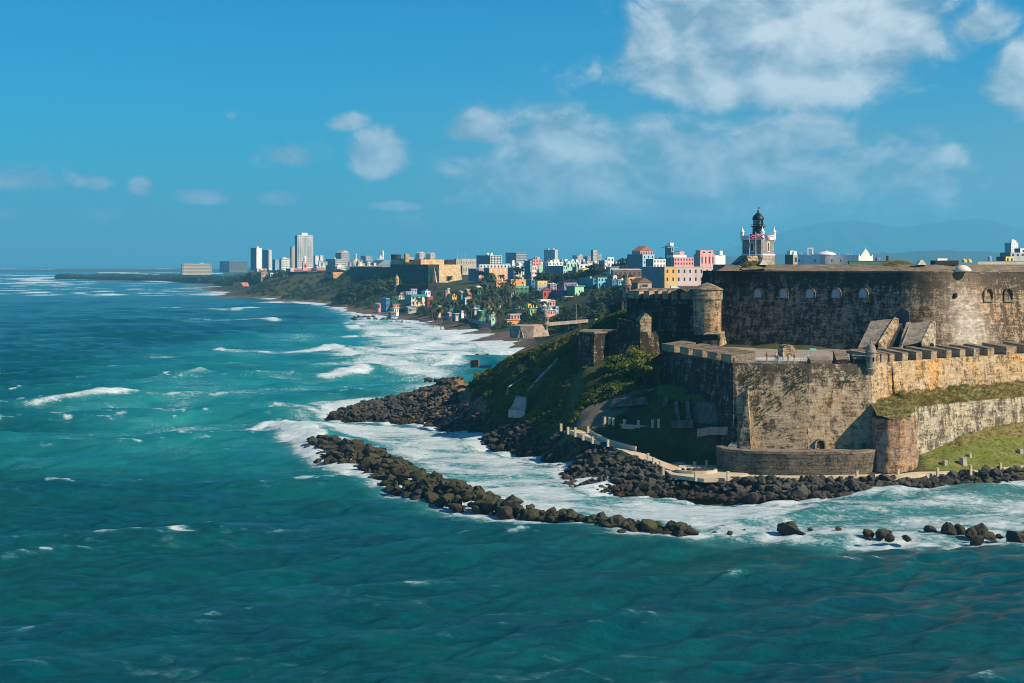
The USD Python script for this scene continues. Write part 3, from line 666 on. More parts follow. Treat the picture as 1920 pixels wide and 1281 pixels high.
# the hill
for x, Y, z in [(1170, 405, 29.8), (1130, 406, 27.8), (1090, 408, 25.2), (1045, 411, 22.2), (1000, 415, 19.4), (965, 422, 17.0), (940, 430, 15.2), (915, 441, 12.6), (893, 452, 10.4), (875, 463, 7.5), (858, 472, 4.5)]:
    cxy(x, Y, z); cxy(x - 12, Y + 26, -1.5 if x < 1000 else z - 9); cxy(x - 20, Y + 60, -4 if x < 1000 else z - 20)
for x, Y, z in [(1200, 366, 19.5), (1150, 366, 18.8), (1100, 368, 18.2), (1050, 378, 15.4), (1000, 390, 11.4), (960, 398, 9.2), (920, 412, 7.4), (890, 430, 5.8), (865, 448, 4.4),
                (1200, 352, 15.5), (1150, 353, 14.5), (1100, 356, 13.0), (1050, 366, 9.4), (1000, 378, 5.8), (960, 385, 4.6), (900, 402, 3.8), (860, 425, 3.2),
                (1240, 385, 22.0), (1180, 390, 23.5), (1120, 393, 21.5), (1300, 380, 23.0), (1400, 370, 22.0), (1500, 360, 22.0), (1700, 365, 22), (1900, 380, 22), (1300, 420, 28), (1500, 420, 30), (1800, 420, 30)]: cxy(x, Y, z)
for x, Y, z in [(2100, 330, 3.4), (2100, 300, -1), (2100, 288, -4), (1500, 265, -5), (1200, 270, -5), (900, 330, -5), (700, 390, -5), (560, 440, -5), (560, 480, -5), (700, 500, -4), (800, 520, -5), (850, 560, -5), (1000, 560, -4)]: cxy(x, Y, z)
CP = np.array(CP)
_, ui = np.unique(np.round(CP[:, :2], 1), axis=0, return_index=True); CP = CP[ui]
rbf = RBFInterpolator(CP[:, :2], CP[:, 2], kernel='linear', smoothing=0.25, neighbors=40)
TX, TY = np.meshgrid(np.arange(-62, 152, 1.0), np.arange(268, 560, 1.0))
TZ = rbf(np.column_stack([TX.ravel(), TY.ravel()])).reshape(TX.shape)
from scipy.ndimage import gaussian_filter
TZ = TZ + (gaussian_filter(TZ, 3.0) - TZ) * np.clip((TX - 74) / 8, 0, 1) * np.clip((TY - 302) / 6, 0, 1)
tp = np.column_stack([TX.ravel(), TY.ravel(), TZ.ravel()])
path_line = LineString(PATH3[:, :2])
pd = shapely.distance(path_line, shapely.points(tp[:, :2]))
slope = np.hypot(*np.gradient(TZ)).ravel()
amp = 0.25 + 1.3 * np.clip(slope, 0, 1)
amp *= np.clip((pd - 2.5) / 3, 0, 1)
lawn_poly = Polygon([G(x, y, z)[:2] for x, y, z in [(1722, 850, 4.7), (1735, 871, 3.5), (1800, 872, 3.4), (1925, 862, 3.6), (2050, 852, 3.6), (2050, 815, 6.2), (1920, 824, 5.9), (1850, 834, 5.3), (1800, 838, 5.6), (1745, 842, 5.2)]])
amp[shapely.contains_xy(lawn_poly, tp[:, 0], tp[:, 1])] *= 0.25
tp[:, 2] += (meshkit.fbm(np.column_stack([tp[:, :2] * 0.13, np.zeros(len(tp))]), 5, 4) - 0.5) * 2 * amp
cliff = (tp[:, 0] < -4) & (tp[:, 0] > -30) & (tp[:, 1] > 405) & (tp[:, 2] > -0.5)
tp[cliff, 2] += (np.abs(meshkit.fbm(np.column_stack([tp[cliff, :2] * 0.25, np.zeros(cliff.sum())]), 4, 14) - 0.5) * 8 - 0.6) * np.clip((tp[cliff, 2] + 0.5) / 4, 0, 1)
TZ = tp[:, 2].reshape(TX.shape)
from scipy.interpolate import RegularGridInterpolator
ground_z = RegularGridInterpolator((TY[:, 0], TX[0]), TZ, bounds_error=False, fill_value=-4.0)
def gz(x, y): return ground_z(np.column_stack([np.atleast_1d(y), np.atleast_1d(x)]))
# three faces of the same land: scrub, mown lawn, rocky point
full = sheet(TX, TY, TZ)
fc = full.triangles_center
is_lawn = shapely.contains_xy(lawn_poly, fc[:, 0], fc[:, 1])
shelf_poly = Polygon([(PX(1234, 340.5), 340.5), (PX(1300, 327.5), 327.5), (PX(1372, 317.5), 317.5), (PX(1385, 330), 330), (PX(1300, 350), 350), (PX(1230, 366), 366)])
is_lawn |= shapely.contains_xy(shelf_poly, fc[:, 0], fc[:, 1])
bank_poly = Polygon([(PX(1735, 312), 312), (PX(1800, 316), 316), (PX(2050, 332), 332), (PX(2050, 370), 370), (PX(1722, 345), 345)])
is_bank = shapely.contains_xy(bank_poly, fc[:, 0], fc[:, 1]) & ~is_lawn
ll = meshkit.fbm(fc * [0.2, 0.2, 0.2], 3, 3)
is_cliff = (fc[:, 0] < -2 + 10 * (ll - .5)) & (fc[:, 1] > 398) & (fc[:, 0] > -40) & ((fc[:, 2] < 7.5 + 8 * (ll - .5)) | (fc[:, 0] < -14)) & ~is_lawn
gravel_poly = Polygon([G(x, y, z)[:2] for x, y, z in [(1075, 800, 7), (1130, 800, 7.6), (1160, 790, 8.5), (1230, 772, 10), (1225, 758, 11.5), (1150, 770, 10), (1090, 785, 8)]])
is_gravel = shapely.contains_xy(gravel_poly, fc[:, 0], fc[:, 1]) & ~is_lawn & ~is_cliff
def subset(mask):
    m = trimesh.Trimesh(full.vertices, full.faces[mask], process=False); m.remove_unreferenced_vertices(); return m
keep = fc[:, 2] > -3.9
rest_ = keep & ~is_lawn & ~is_bank & ~is_cliff & ~is_gravel
struct('headland', subset(rest_), DARKGROUND, smooth=True)
struct('lawn', subset(is_lawn & keep), LAWN, smooth=True)
struct('grass_bank', subset(is_bank & keep), ROUGHGRASS, smooth=True)
struct('rocky_point', subset(is_cliff & keep), ROCK_CLIFF)
struct('gravel_slope', subset(is_gravel & keep), GRAVEL, smooth=True)

# the promenade: a concrete ribbon with an edge, and its low wall
def ribbon(pts, wl, wr, thick, lift=0.0, fine=1.0):
    ls = LineString(pts[:, :2]); n = int(ls.length / fine); s = np.linspace(0, ls.length, n)
    seg = np.concatenate([[0], np.cumsum(np.hypot(*np.diff(pts[:, :2], axis=0).T))])
    c = np.column_stack([np.interp(s, seg, pts[:, k]) for k in range(3)])
    for _ in range(4): c[1:-1] = (c[:-2] + 2 * c[1:-1] + c[2:]) / 4
    tdir = np.gradient(c[:, :2], axis=0); tdir /= np.linalg.norm(tdir, axis=1, keepdims=True)
    nn = np.column_stack([-tdir[:, 1], tdir[:, 0]])
    a = np.column_stack([c[:, :2] + nn * wl, c[:, 2] + lift]); b = np.column_stack([c[:, :2] - nn * wr, c[:, 2] + lift])
    v = np.vstack([a, b, a - [0, 0, thick], b - [0, 0, thick]])
    f = []
    for i in range(n - 1):
        for o1, o2, fl in ((0, n, 0), (2 * n, 0, 0), (n, 3 * n, 0)):
            f += [[o1 + i, o2 + i, o2 + i + 1], [o1 + i, o2 + i + 1, o1 + i + 1]]
    m = trimesh.Trimesh(v, f, process=False)
    if m.face_normals[0][2] < 0: m.invert()
    return m, c, nn
pm, pc, pn = ribbon(PATH3[:16], 1.6, 1.6, 0.8)
struct('promenade', pm, CONC_WARM)
# round end of the promenade with a ring of stones in it
cc = G(1306, 884, 2.8); 
apron = [(1236, 868, 3.1), (1262, 889, 2.75), (1320, 897, 2.7), (1370, 896, 2.7), (1400, 889, 2.7), (1350, 871, 2.75), (1300, 863, 2.8), (1262, 862, 2.9)]
ap = Polygon([G(x, y, z)[:2] for x, y, z in apron]).buffer(0.4)
am = trimesh.creation.extrude_polygon(ap, 0.7, engine='earcut'); am.apply_translation((0, 0, 2.0)); struct('promenade_round', am, CONC_WARM)

# ------------------------------------------------------------------ boulders
def boulder(seed, flat=0.8):
    r = np.random.default_rng(seed)
    p = r.normal(size=(13, 3)); p /= np.linalg.norm(p, axis=1, keepdims=True)
    p *= r.uniform(0.82, 1.08, (13, 1)); p *= [r.uniform(.85, 1.25), r.uniform(.75, 1.05), flat * r.uniform(.75, 1.1)]
    h = trimesh.convex.convex_hull(p).subdivide()
    v = h.vertices + 0.05 * r.normal(size=h.vertices.shape)
    pull = v / np.linalg.norm(v, axis=1, keepdims=True)
    v = 0.85 * v + 0.15 * pull * [1.0, .9, flat]
    h = trimesh.Trimesh(v, h.faces, process=False).subdivide(); v = np.array(h.vertices)
    v *= 1 + .22 * (meshkit.fbm(v * 1.6 + seed, 3, seed)[:, None] - .5)
    return trimesh.Trimesh(v, h.faces, process=False)
PROTO = [boulder(100 + k) for k in range(14)]
def finer(m, seed):
    h = m.subdivide(); v = np.array(h.vertices); r_ = np.linalg.norm(v, axis=1, keepdims=True); v = .8 * v + .2 * v / r_ * [1.05, .92, .72]; v *= 1 + .34 * (meshkit.fbm(v * 2.6 + seed, 4, seed + 50)[:, None] - .5); return trimesh.Trimesh(v, h.faces, process=False)
FINE = [finer(m, k) for k, m in enumerate(PROTO)]
rr = np.random.default_rng(5)
def placed(proto, x, y, z, s, r):
    m = trimesh.Trimesh(proto.vertices * s, proto.faces, process=False)
    m.apply_transform(trimesh.transformations.euler_matrix(r.uniform(-.5, .5), r.uniform(-.5, .5), r.uniform(0, 6.28)))
    m.apply_translation((x, y, z)); return m
rocks = []
for i in range(len(REEF) - 1):
    a, b = REEF[i], REEF[i + 1]; L = np.hypot(*(b - a)[:2]); d = (b - a)[:2] / L; nrm = np.array([-d[1], d[0]])
    for _ in range(int(L * max(0.5 * (a[2] + b[2]), 8.0) / 2.05)):
        t = rr.random(); w = a[2] + (b[2] - a[2]) * t; q = a[:2] + (b - a)[:2] * t
        u = rr.uniform(-1, 1) * (1 if rr.random() > .06 else 1.3); c = q + nrm * u * w * 0.5
        s = min(1.9, max(.5, rr.lognormal(.02, .36)))
        z = (1 - abs(u) ** 1.6) * max(1.15, min(2.3, 0.24 * w)) + rr.uniform(-0.75, 0.35)
        rocks.append((c[0], c[1], z, s))
rocks.sort(key=lambda q: q[1])
rocks = [q for q in rocks]
print('reef rocks', len(rocks))
names = ['dark wave washed boulder of the long breakwater in the foreground surf']
for k, (x, y, z, s) in enumerate(rocks):
    if k < 225:
        zone = 'in the thin right hand tail' if x > 15 else 'in the middle stretch' if x > -18 else 'in the wide left hand part'
        row = 'near the crest' if z > .75 else 'at the waterline'
        single('boulder', placed(FINE[k % 14], x, y, z, s, rr), ROCK_REEF, ('large' if s > 1.3 else 'small') + ' dark boulder ' + row + ' ' + zone + ' of the outer breakwater', 'boulder', 'boulders of the outer breakwater')
left_over = [placed(PROTO[k % 14], *rocks[k], rr) for k in range(225, len(rocks))]
LONE_TXT = ['first of the lone dark rocks beyond the breakwater, lowest in the water', 'small flat rock awash right after the end of the breakwater', 'large mossy rounded rock alone in the foam of the narrow channel', 'small dark rock touching the large mossy one on its right',
            'little pointed rock just behind the large mossy rounded rock', 'small flat rock behind and right of the large mossy one', 'tiny dark rock alone between the two mossy groups', 'flat dark slab leftmost of the middle rock group',
            'brown rock in the middle rock group, the tallest there', 'green low rock in front of the middle rock group', 'dark rock standing apart on the right of the middle rock group', 'small rock tip behind the middle rock group', 'long flat slab barely above the foam',
            'big green topped boulder left in the right hand rock group', 'dark boulder close behind the big green topped boulder', 'mossy low boulder in the centre of the right hand rock group', 'back boulder of the right hand rock group', 'wide brown rock in front of the right hand rock group',
            'black slab lowest in the right hand rock group', 'small dark rock right of the wide brown rock', 'large dark rock cut by the right picture edge', 'dark rock mostly beyond the right picture edge', 'tiny rock in front of the flat dark slab', 'tiny black rock between breakwater end and mossy rock', 'low rock awash near the breakwater end, middle of three']
for k, (x, y, r_) in enumerate(LONE_PX):
    c = G(x, y); single('boulder', placed(FINE[(k * 5) % 14], c[0], c[1], r_ * 0.12, r_ * 0.55, rr), ROCK_REEF, LONE_TXT[k], 'boulder')
# the stone armour along the shore, up to the path
band = Polygon(np.vstack([SHORE_NEAR[:22], [G(850, 772, 3.2)[:2]], [G(x, y, z)[:2] for x, y, z in [(900, 790, 3.4), (960, 800, 4), (1010, 808, 5.0), (1060, 806, 6.2)]],
                          [q[:2] - np.array([0.5, 1.2]) for q in PATH3[14::-1]]])).buffer(0)
minx, miny, maxx, maxy = band.bounds
cand = np.column_stack([rr.uniform(minx, maxx, 70000), rr.uniform(miny, maxy, 70000)])
cand = cand[shapely.contains_xy(band.buffer(1.7), cand[:, 0], cand[:, 1]) & (shapely.distance(path_line, shapely.points(cand)) > 1.75) & ~shapely.contains_xy(ap.buffer(0.3), cand[:, 0], cand[:, 1])]
chosen, grid_ = [], {}
for c in cand:
    key = (int(c[0] / .9), int(c[1] / .9))
    if any((key[0] + i, key[1] + j) in grid_ and np.hypot(*(grid_[(key[0] + i, key[1] + j)] - c)) < .86 for i in (-1, 0, 1) for j in (-1, 0, 1)): continue
    grid_[key] = c; chosen.append(c)
chosen = np.array(chosen)
zz = np.maximum(gz(chosen[:, 0], chosen[:, 1]), -0.5) + rr.uniform(0.0, 0.75, len(chosen))
sz = np.clip(rr.lognormal(-.26, .34, len(chosen)), .4, 1.6) * np.where(chosen[:, 0] > 38, 1.12, 1.0)
print('shore rocks', len(chosen))
order = np.argsort(chosen[:, 1] - sz * 14)
near_idx = order[:48]
for k in near_idx:
    single('boulder', placed(FINE[k % 14], chosen[k, 0], chosen[k, 1], zz[k], sz[k] * 1.1, rr), ROCK_SHORE, ('large' if sz[k] > 1.05 else 'small') + ' dark boulder at the waterline ' + ('before the apron wall' if chosen[k, 0] < 66 else 'before the red buttress'), 'boulder', 'boulders of the shore armour')
rest_idx = order[48:]
for k in rest_idx: left_over.append(placed(PROTO[k % 14], chosen[k, 0], chosen[k, 1], zz[k], sz[k], rr))
nreef = len(rocks) - 225 if len(rocks) > 225 else 0
lo = left_over[max(nreef, 0):]
struct('shore_armour_stones', cat_mesh(lo), ROCK_SHORE, 'heaped dark boulders between the promenade and the water', 'boulders', kind='stuff')
if nreef > 0: struct('breakwater_stones', cat_mesh(left_over[:nreef]), ROCK_REEF, 'far boulders of the long breakwater in the surf', 'boulders', kind='stuff')
# ================================================================== the fort
def P2(px, Y): return np.array([PX(px, Y), Y])
def off(a, b, d):
    """the point a moved to the left of direction a->b by d"""
    t = (b - a) / np.linalg.norm(b - a); return np.array([-t[1], t[0]]) * d
def slab(a, b, inw, z0f, z1f, z0b, z1b):
    """a block along a->b with its front face there, going inward by the vector inw; top may slope"""
    a, b = np.asarray(a), np.asarray(b)
    bt = [[*a, z0f], [*b, z0f], [*(b + inw), z0b], [*(a + inw), z0b]]
    tp_ = [[*a, z1f], [*b, z1f], [*(b + inw), z1b], [*(a + inw), z1b]]
    m = hexa(np.array(bt), np.array(tp_))
    if m.volume < 0: m.invert()
    return m
def rough_slab(m, amt=0.06, seed=0, edge=0.9):
    m = m.copy()
    v, f = trimesh.remesh.subdivide_to_size(m.vertices, m.faces, edge)
    m = trimesh.Trimesh(v, f); m.merge_vertices()
    m.vertices = m.vertices + (np.stack([meshkit.noise(m.vertices * 1.4 + k * 17, seed) for k in range(3)], 1) - .5) * 2 * amt
    return m

# ---- main wall: dark face to the left, sunlit face to the right
P_, Q_, R_ = P2(1757, 358), P2(1349, 383), P2(2040, 387)
Pb, Qb, Rb = P2(1757, 353.5), P2(1346, 378.5), P2(2046, 382.5)
back = [np.array([PX(2040, 387), 430]), np.array([PX(1349, 383), 430])]
ZT = PZ(508.6, 358)
fort = thing('fortress_wall', 'tall dark weathered main fortress wall with a row of blocked arched gun windows', 'fortress wall')
side_mesh = lambda b0, b1, t0, t1, z0, z1, seed, inset=3.0: frustum([b0, b1, t1 + np.array([0, 12]), t0 + np.array([0, 12])], [t0, t1, t1 + np.array([0, 12]), t0 + np.array([0, 12])], z0, z1, step=0.75, rough=0.30, seed=seed)
# the corner between them is a curve
def arc_corner(q, p, r, k0=8.0, k1=6.0, n=7):
    a = p + (q - p) / np.linalg.norm(q - p) * k0; b = p + (r - p) / np.linalg.norm(r - p) * k1; t_ = np.linspace(0, 1, n)[:, None]
    return (1 - t_) ** 2 * a + 2 * t_ * (1 - t_) * p + t_ ** 2 * b
cb, ct = arc_corner(Qb, Pb, Rb), arc_corner(Q_, P_, R_)
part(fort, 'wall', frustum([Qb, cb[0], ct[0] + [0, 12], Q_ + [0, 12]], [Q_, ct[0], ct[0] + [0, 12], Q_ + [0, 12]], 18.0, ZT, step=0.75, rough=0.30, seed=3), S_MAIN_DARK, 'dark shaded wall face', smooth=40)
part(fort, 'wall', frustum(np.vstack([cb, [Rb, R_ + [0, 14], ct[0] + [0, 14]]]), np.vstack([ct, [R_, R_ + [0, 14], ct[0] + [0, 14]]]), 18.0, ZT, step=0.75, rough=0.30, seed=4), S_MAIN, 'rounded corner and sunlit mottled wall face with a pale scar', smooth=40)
# sloping parapet top
inQ, inP, inR = Q_ + [2.5, 7], P_ + [0.3, 7.5], R_ + [-4, 6.0]
def parapet(a, b, ia, ib, z1, z2, seed):
    n = int(np.linalg.norm(b - a) / 0.9); s = np.linspace(0, 1, n)[:, None]; o = a + (b - a) * s; i = ia + (ib - ia) * s
    rows = [np.column_stack([o - 0.15 * (i - o) / 7, np.full(n, z1 - 0.25)]), np.column_stack([o - 0.15 * (i - o) / 7, np.full(n, z1 + .02)])]
    for q in (0.15, .3, .5, .75, 1.0): rows.append(np.column_stack([o + (i - o) * q, np.full(n, z1 + 0.02 + (z2 - z1) * q)]))
    rows.append(np.column_stack([i + (i - o) * .9, np.full(n, z2 + 0.03)]))
    A = np.array(rows); A[1:, :, 2] += (meshkit.fbm(A[1:] * .7, 3, seed) - .5) * .28
    return sheet(A[..., 0], A[..., 1], A[..., 2])
def strip(o, i, z1, z2, seed):
    ls = np.concatenate([[0], np.cumsum(np.hypot(*np.diff(o, axis=0).T))]); n = int(ls[-1] / .9); s_ = np.linspace(0, ls[-1], n)
    o = np.column_stack([np.interp(s_, ls, o[:, k]) for k in (0, 1)]); i = np.column_stack([np.interp(s_, ls, i[:, k]) for k in (0, 1)])
    rows = [np.column_stack([o - .02 * (i - o), np.full(n, z1 - .3)]), np.column_stack([o - .02 * (i - o), np.full(n, z1 + .02)])] + [np.column_stack([o + (i - o) * q, np.full(n, z1 + .02 + (z2 - z1) * q)]) for q in (.15, .3, .5, .75, 1.0)] + [np.column_stack([i + (i - o) * .9, np.full(n, z2 + .03)])]
    A = np.array(rows); A[1:, :, 2] += (meshkit.fbm(A[1:] * .7, 3, seed) - .5) * .28
    return sheet(A[..., 0], A[..., 1], A[..., 2])
ci = np.array([inQ + (inP - inQ) * .86, inQ + (inP - inQ) * .93, inP + [-.6, .3], inP, inP + [.6, .3], inP + (inR - inP) * .06, inP + (inR - inP) * .12])
part(fort, 'parapet', strip(np.vstack([[Q_], ct, [R_]]), np.vstack([[inQ], ci, [inR]]), ZT, PZ(496.7, 368), 1), S_TOP, smooth=30)
roofp = [Q_ + [2.4, 12], P_ + [0.3, 13], R_ + [-4, 11.5], R_ + [-2, 60], Q_ + [6, 60]]
part(fort, 'roof', prism(roofp, ZT - 2, PZ(496.3, 370)), S_TOP)
# arched gun windows, blocked with grey board
def arch_shape(w, h, n=10):
    a = np.linspace(0, math.pi, n); r = w / 2
    return np.vstack([[[r, -h / 2]], np.column_stack([r * np.cos(a), h / 2 - r + r * np.sin(a)]), [[-r, -h / 2]]])
def arch_plate(center, nrm, w, h, thick, inner=None):
    """an upright arched plate (or, with inner, a frame) facing nrm"""
    pl = Polygon(arch_shape(w, h))
    if inner: pl = pl.difference(Polygon(arch_shape(*inner)))
    m = trimesh.creation.extrude_polygon(pl, thick, engine='earcut')
    n = np.array([nrm[0], nrm[1], 0.0]); n /= np.linalg.norm(n); u = np.array([-n[1], n[0], 0]); T = np.eye(4); T[:3, 0], T[:3, 1], T[:3, 2], T[:3, 3] = u, [0, 0, 1], n, center
    m.apply_transform(T); return m
def wall_at(b0, b1, t0, t1, z0, z1, px, py):
    """where the ray through a pixel meets a leaning wall"""
    best = None
    for Y in np.arange(280, 420, 0.05):
        z = PZ(py, Y); k = (z - z0) / (z1 - z0); a = b0 + (t0 - b0) * k; c = b1 + (t1 - b1) * k
        x = PX(px, Y); s = (x - a[0]) / (c[0] - a[0]); yw = a[1] + (c[1] - a[1]) * s
        if Y >= yw: return np.array([x, Y, z])
nL = -off(Q_, P_, 1.0); nR = -off(P_, R_, 1.0)
for px in (1422, 1470, 1519.5, 1568, 1619):
    c = wall_at(Qb, Pb, Q_, P_, 18.0, ZT, px, 550)
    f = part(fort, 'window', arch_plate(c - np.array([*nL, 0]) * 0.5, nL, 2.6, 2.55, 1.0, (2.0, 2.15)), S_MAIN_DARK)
    part(f, 'blocking', arch_plate(c - np.array([*nL, 0]) * 0.42, nL, 2.05, 2.2, 0.72), PLUG)
for px in (1851.5, 1889):
    c = wall_at(Pb, Rb, P_, R_, 18.0, ZT, px, 552)
    f = part(fort, 'window', arch_plate(c - np.array([*nR, 0]) * 0.5, nR, 3.3, 3.1, 1.0, (2.5, 2.55)), S_MAIN)
    part(f, 'blocking', arch_plate(c - np.array([*nR, 0]) * 0.42, nR, 2.5, 2.6, 0.25), PLUG)
    part(f, 'sill', rough_slab(box(c[0], c[1] - .1, c[2] - 1.75, 3.4, 1.0, 0.28, math.atan2(off(P_, R_, 1)[1], off(P_, R_, 1)[0]) - math.pi / 2), 0.04, 3), S_TOP)
c = wall_at(Pb, Rb, P_, R_, 18.0, ZT, 1790, 554); part(fort, 'drain_hole', arch_plate(c - np.array([*nR, 0]) * .3, nR, .8, 1.0, .75), VOIDC)
# the corner block (a watch platform) at the left end, and the lower wall beside it
def block(px0, px1, ytop, ybot, Y, depth, mat, name, cap=None, yaw=0.18, parent=fort, amt=0.08):
    w = (px1 - px0) / F * Y; cx = PX((px0 + px1) / 2, Y); z1, z0 = PZ(ytop, Y), PZ(ybot, Y)
    m = rough_slab(box(cx, Y + depth / 2, z0, w, depth, z1 - z0, yaw), amt, int(px0)); return part(parent, name, m, mat)
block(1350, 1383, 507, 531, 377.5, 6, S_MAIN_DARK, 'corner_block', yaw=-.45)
b = trimesh.creation.cone(1, 1, sections=6)
capm = frustum([P2(1343, 375.5), P2(1391, 373.5), P2(1396, 384), P2(1352, 386)], [P2(1366, 379), P2(1384, 378), P2(1386, 382), P2(1366, 383)], PZ(508, 376), PZ(497.5, 379), step=1, rough=.08, seed=5)
part(fort, 'block_cap', capm, S_TOP)
lowm = frustum([P2(1312, 388), P2(1352, 384), P2(1352, 396), P2(1318, 398)], [P2(1318, 388), P2(1352, 384), P2(1352, 396), P2(1322, 398)], PZ(545, 388), PZ(508, 388), step=1, rough=.15, seed=6)
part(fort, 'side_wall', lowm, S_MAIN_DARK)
# bunker below the lighthouse
bunk = frustum([P2(1366, 392), P2(1408, 384), P2(1423, 388), P2(1423, 402), P2(1372, 404)], [P2(1388, 393), P2(1400, 387), P2(1421, 390), P2(1421, 400), P2(1388, 402)], PZ(499, 388), PZ(480, 390), step=1, rough=.15, seed=8)
part(fort, 'bunker', bunk, S_TURRET)
part(fort, 'roof_slab', rough_slab(box(PX(1773, 368), 369, PZ(498, 367), 5.6, 3, 1.15, .1), .05, 4), plain('black_roof_felt', (.03, .03, .03)))
wd = lathe([(3.3, 0), (3.1, .5), (2.4, 1.1), (1.3, 1.5), (0.3, 1.65)], 20); wd.vertices *= [0.62, 0.5, 0.95]; wd.apply_translation((PX(1806, 361), 361.5, PZ(509, 361) - .15)); part(fort, 'domed_cap', wd, PALEW, smooth=True)
for px, w_, Y in ((1727, 1.9, 365), (1431, 1.9, 375)):
    m = hexa(np.array([[-w_, -1, 0], [w_, -1, 0], [w_, 1, 0], [-w_, 1, 0]]) * [.55, 1, 1], np.array([[-w_ * .25, -.8, 1.15], [w_ * .25, -.8, 1.15], [w_ * .25, .8, 1.1], [-w_ * .6, .8, 1.0]]) * [.55, 1, 1])
    m.apply_translation((PX(px, Y), Y, PZ(497, Y))); part(fort, 'vent_hood', m, PALEW)

# ---- ramp house: two sheds with sloping roofs either side of a stair, against the main wall
ramp = thing('ramp_house', 'pair of stone sheds with sloping slab roofs flanking a steep stair', 'ramp house')
def W3(px, py, Y): return W(px, py, Y)
S_SHED = stone('shed_roof', (0.27, 0.24, 0.20), (0.22, 0.19, 0.15), (0.11, 0.10, 0.085), amount=0.42, ochre=0, white=0.1, seed=15.0, moss=.3)
def solid(bt, tp_, mat, name, amt=.05, seed=1, parent=ramp, edge=.7):
    m = hexa(np.array(bt), np.array(tp_))
    if m.volume < 0: m.invert()
    return part(parent, name, rough_slab(m, amt, seed, edge), mat)
zb = 20.5
lo_, hi_ = 347.0, 356.5
def shed(xl0, xr0, yb, xl1, xr1, yt, xbl, xbr, name):
    """roof from its low edge (xl0..xr0 at yb) up to the wall (xl1..xr1 at yt)"""
    a, b_ = W3(xl0, yb + 8, lo_), W3(xr0, yb, lo_); c, d = W3(xr1, yt, hi_), W3(xl1, yt + 4, hi_)
    up = np.array([0, 0, .35])
    solid([a - up, b_ - up, c - up, d - up], [a, b_, c, d], S_SHED, 'roof', .05, 3)
    ins = np.array([0.0, 0.8, 0])
    A, B, C, D = a + ins + [.35, 0, -.4], b_ + ins + [-.35, 0, -.4], c + [-.35, 0, -.4], d + [.35, 0, -.4]
    lowr = lambda q: np.array([q[0], q[1], zb])
    solid([lowr(A), lowr(B), lowr(C), lowr(D)], [A, B, C, D], S_SHADE, 'shed_wall', .06, 5)
    return a, b_, c, d
a, b_, c, d = shed(1609, 1645, 643, 1633, 1676, 598, 0, 0, 'l')
# parapet wall along the stair, left shed
solid([[b_[0] + .05, b_[1] - .6, zb], [b_[0] + 1.0, b_[1] - .6, zb], [c[0] + 1.0, c[1], zb], [c[0] + .05, c[1], zb]],
      [[b_[0] + .05, b_[1] - .6, b_[2] + .15], [b_[0] + 1.0, b_[1] - .6, b_[2] - .6], [c[0] + 1.0, c[1], c[2] + .1], [c[0] + .05, c[1], c[2] + .35]], S_TURRET, 'stair_wall', .05, 7)
a2, b2, c2, d2 = shed(1690, 1727, 639, 1708, 1747, 602, 0, 0, 'r')
solid([[a2[0] - 1.0, a2[1] - .8, zb], [a2[0] - .05, a2[1] - .8, zb], [d2[0] - .05, d2[1], zb], [d2[0] - 1.0, d2[1], zb]],
      [[a2[0] - 1.0, a2[1] - .8, a2[2] - .9], [a2[0] - .05, a2[1] - .8, a2[2] + .1], [d2[0] - .05, d2[1], d2[2] + .35], [d2[0] - 1.0, d2[1], d2[2] + .2]], S_SENTRY, 'stair_wall', .05, 8)
solid([[b2[0] + .05, b2[1] - .3, zb], [b2[0] + .75, b2[1] - .3, zb], [c2[0] + .9, c2[1], zb], [c2[0] + .05, c2[1], zb]],
      [[b2[0] + .05, b2[1] - .3, b2[2] + .05], [b2[0] + .75, b2[1] - .3, b2[2] - .3], [c2[0] + .9, c2[1], c2[2] - .1], [c2[0] + .05, c2[1], c2[2] + .15]], S_PALE, 'end_wall', .06, 9)
for px in (1735, 1746):
    q = W3(px, 652, 350.2); part(ramp, 'arch', arch_plate(q, np.array([.7, -.7]), 1.2, 2.0, .35), VOIDC)
s0, s1 = W3(1661, 652, 349), W3(1682, 606, 357.5)
for k in range(14):                                   # the stair's steps
    t_ = k / 13; q = s0 + (s1 - s0) * t_
    part(ramp, 'step', box(q[0], q[1] + .3, zb, 2.3, .75, q[2] - zb), CONC_DARK)
solid([s0 + [-.05, 0, -.3], s0 + [.35, 0, -.3], s1 + [.35, 0, -.3], s1 + [-.05, 0, -.3]], [s0 + [-.05, 0, .55], s0 + [.35, 0, .55], s1 + [.35, 0, .55], s1 + [-.05, 0, .55]], plain('rusty_red_rail', (.20, .09, .055), .8, .2, .2, 2.), 'rail_wall', .03)
c = wall_at(Qb, Pb, Q_, P_, 18.0, ZT, 1695, 594); part(ramp, 'tunnel_arch', arch_plate(c - np.array([*nL, 0]) * .3, nL, 2.6, 3.6, .8), CONC_DARK)

# ---- lower battery: the prow tower and the long ochre wall to the right
A, B, C, D, E_, F_ = P2(1374, 313.5), P2(1517, 311), P2(1632, 311.6), P2(1672, 317), P2(1790, 331), P2(2050, 362)
Ab, Bb, Cb, Db, Eb, Fb = P2(1376, 307.5), P2(1514, 305), P2(1642, 305.6), P2(1684, 313.5), P2(1794, 328.5), P2(2050, 359.5)
L_, Lb = P2(1240, 360), P2(1230, 355)
K_, Kb = P2(1262, 380), P2(1262, 380)
ZP = 22.6
bat = thing('lower_battery', 'lower gun battery with ochre streaked wall, merlons and a prow shaped tower', 'battery')
inn = np.array([4.0, 9.0])
def face(b0, b1, t0, t1, z0, mat, seed, label, rough=.22):
    inw = off(t0, t1, 9.0)
    part(bat, 'wall', frustum([b0, b1, t1 + inw, t0 + inw], [t0, t1, t1 + inw, t0 + inw], z0, ZP, step=.6, rough=rough, seed=seed), mat, label, smooth=40)
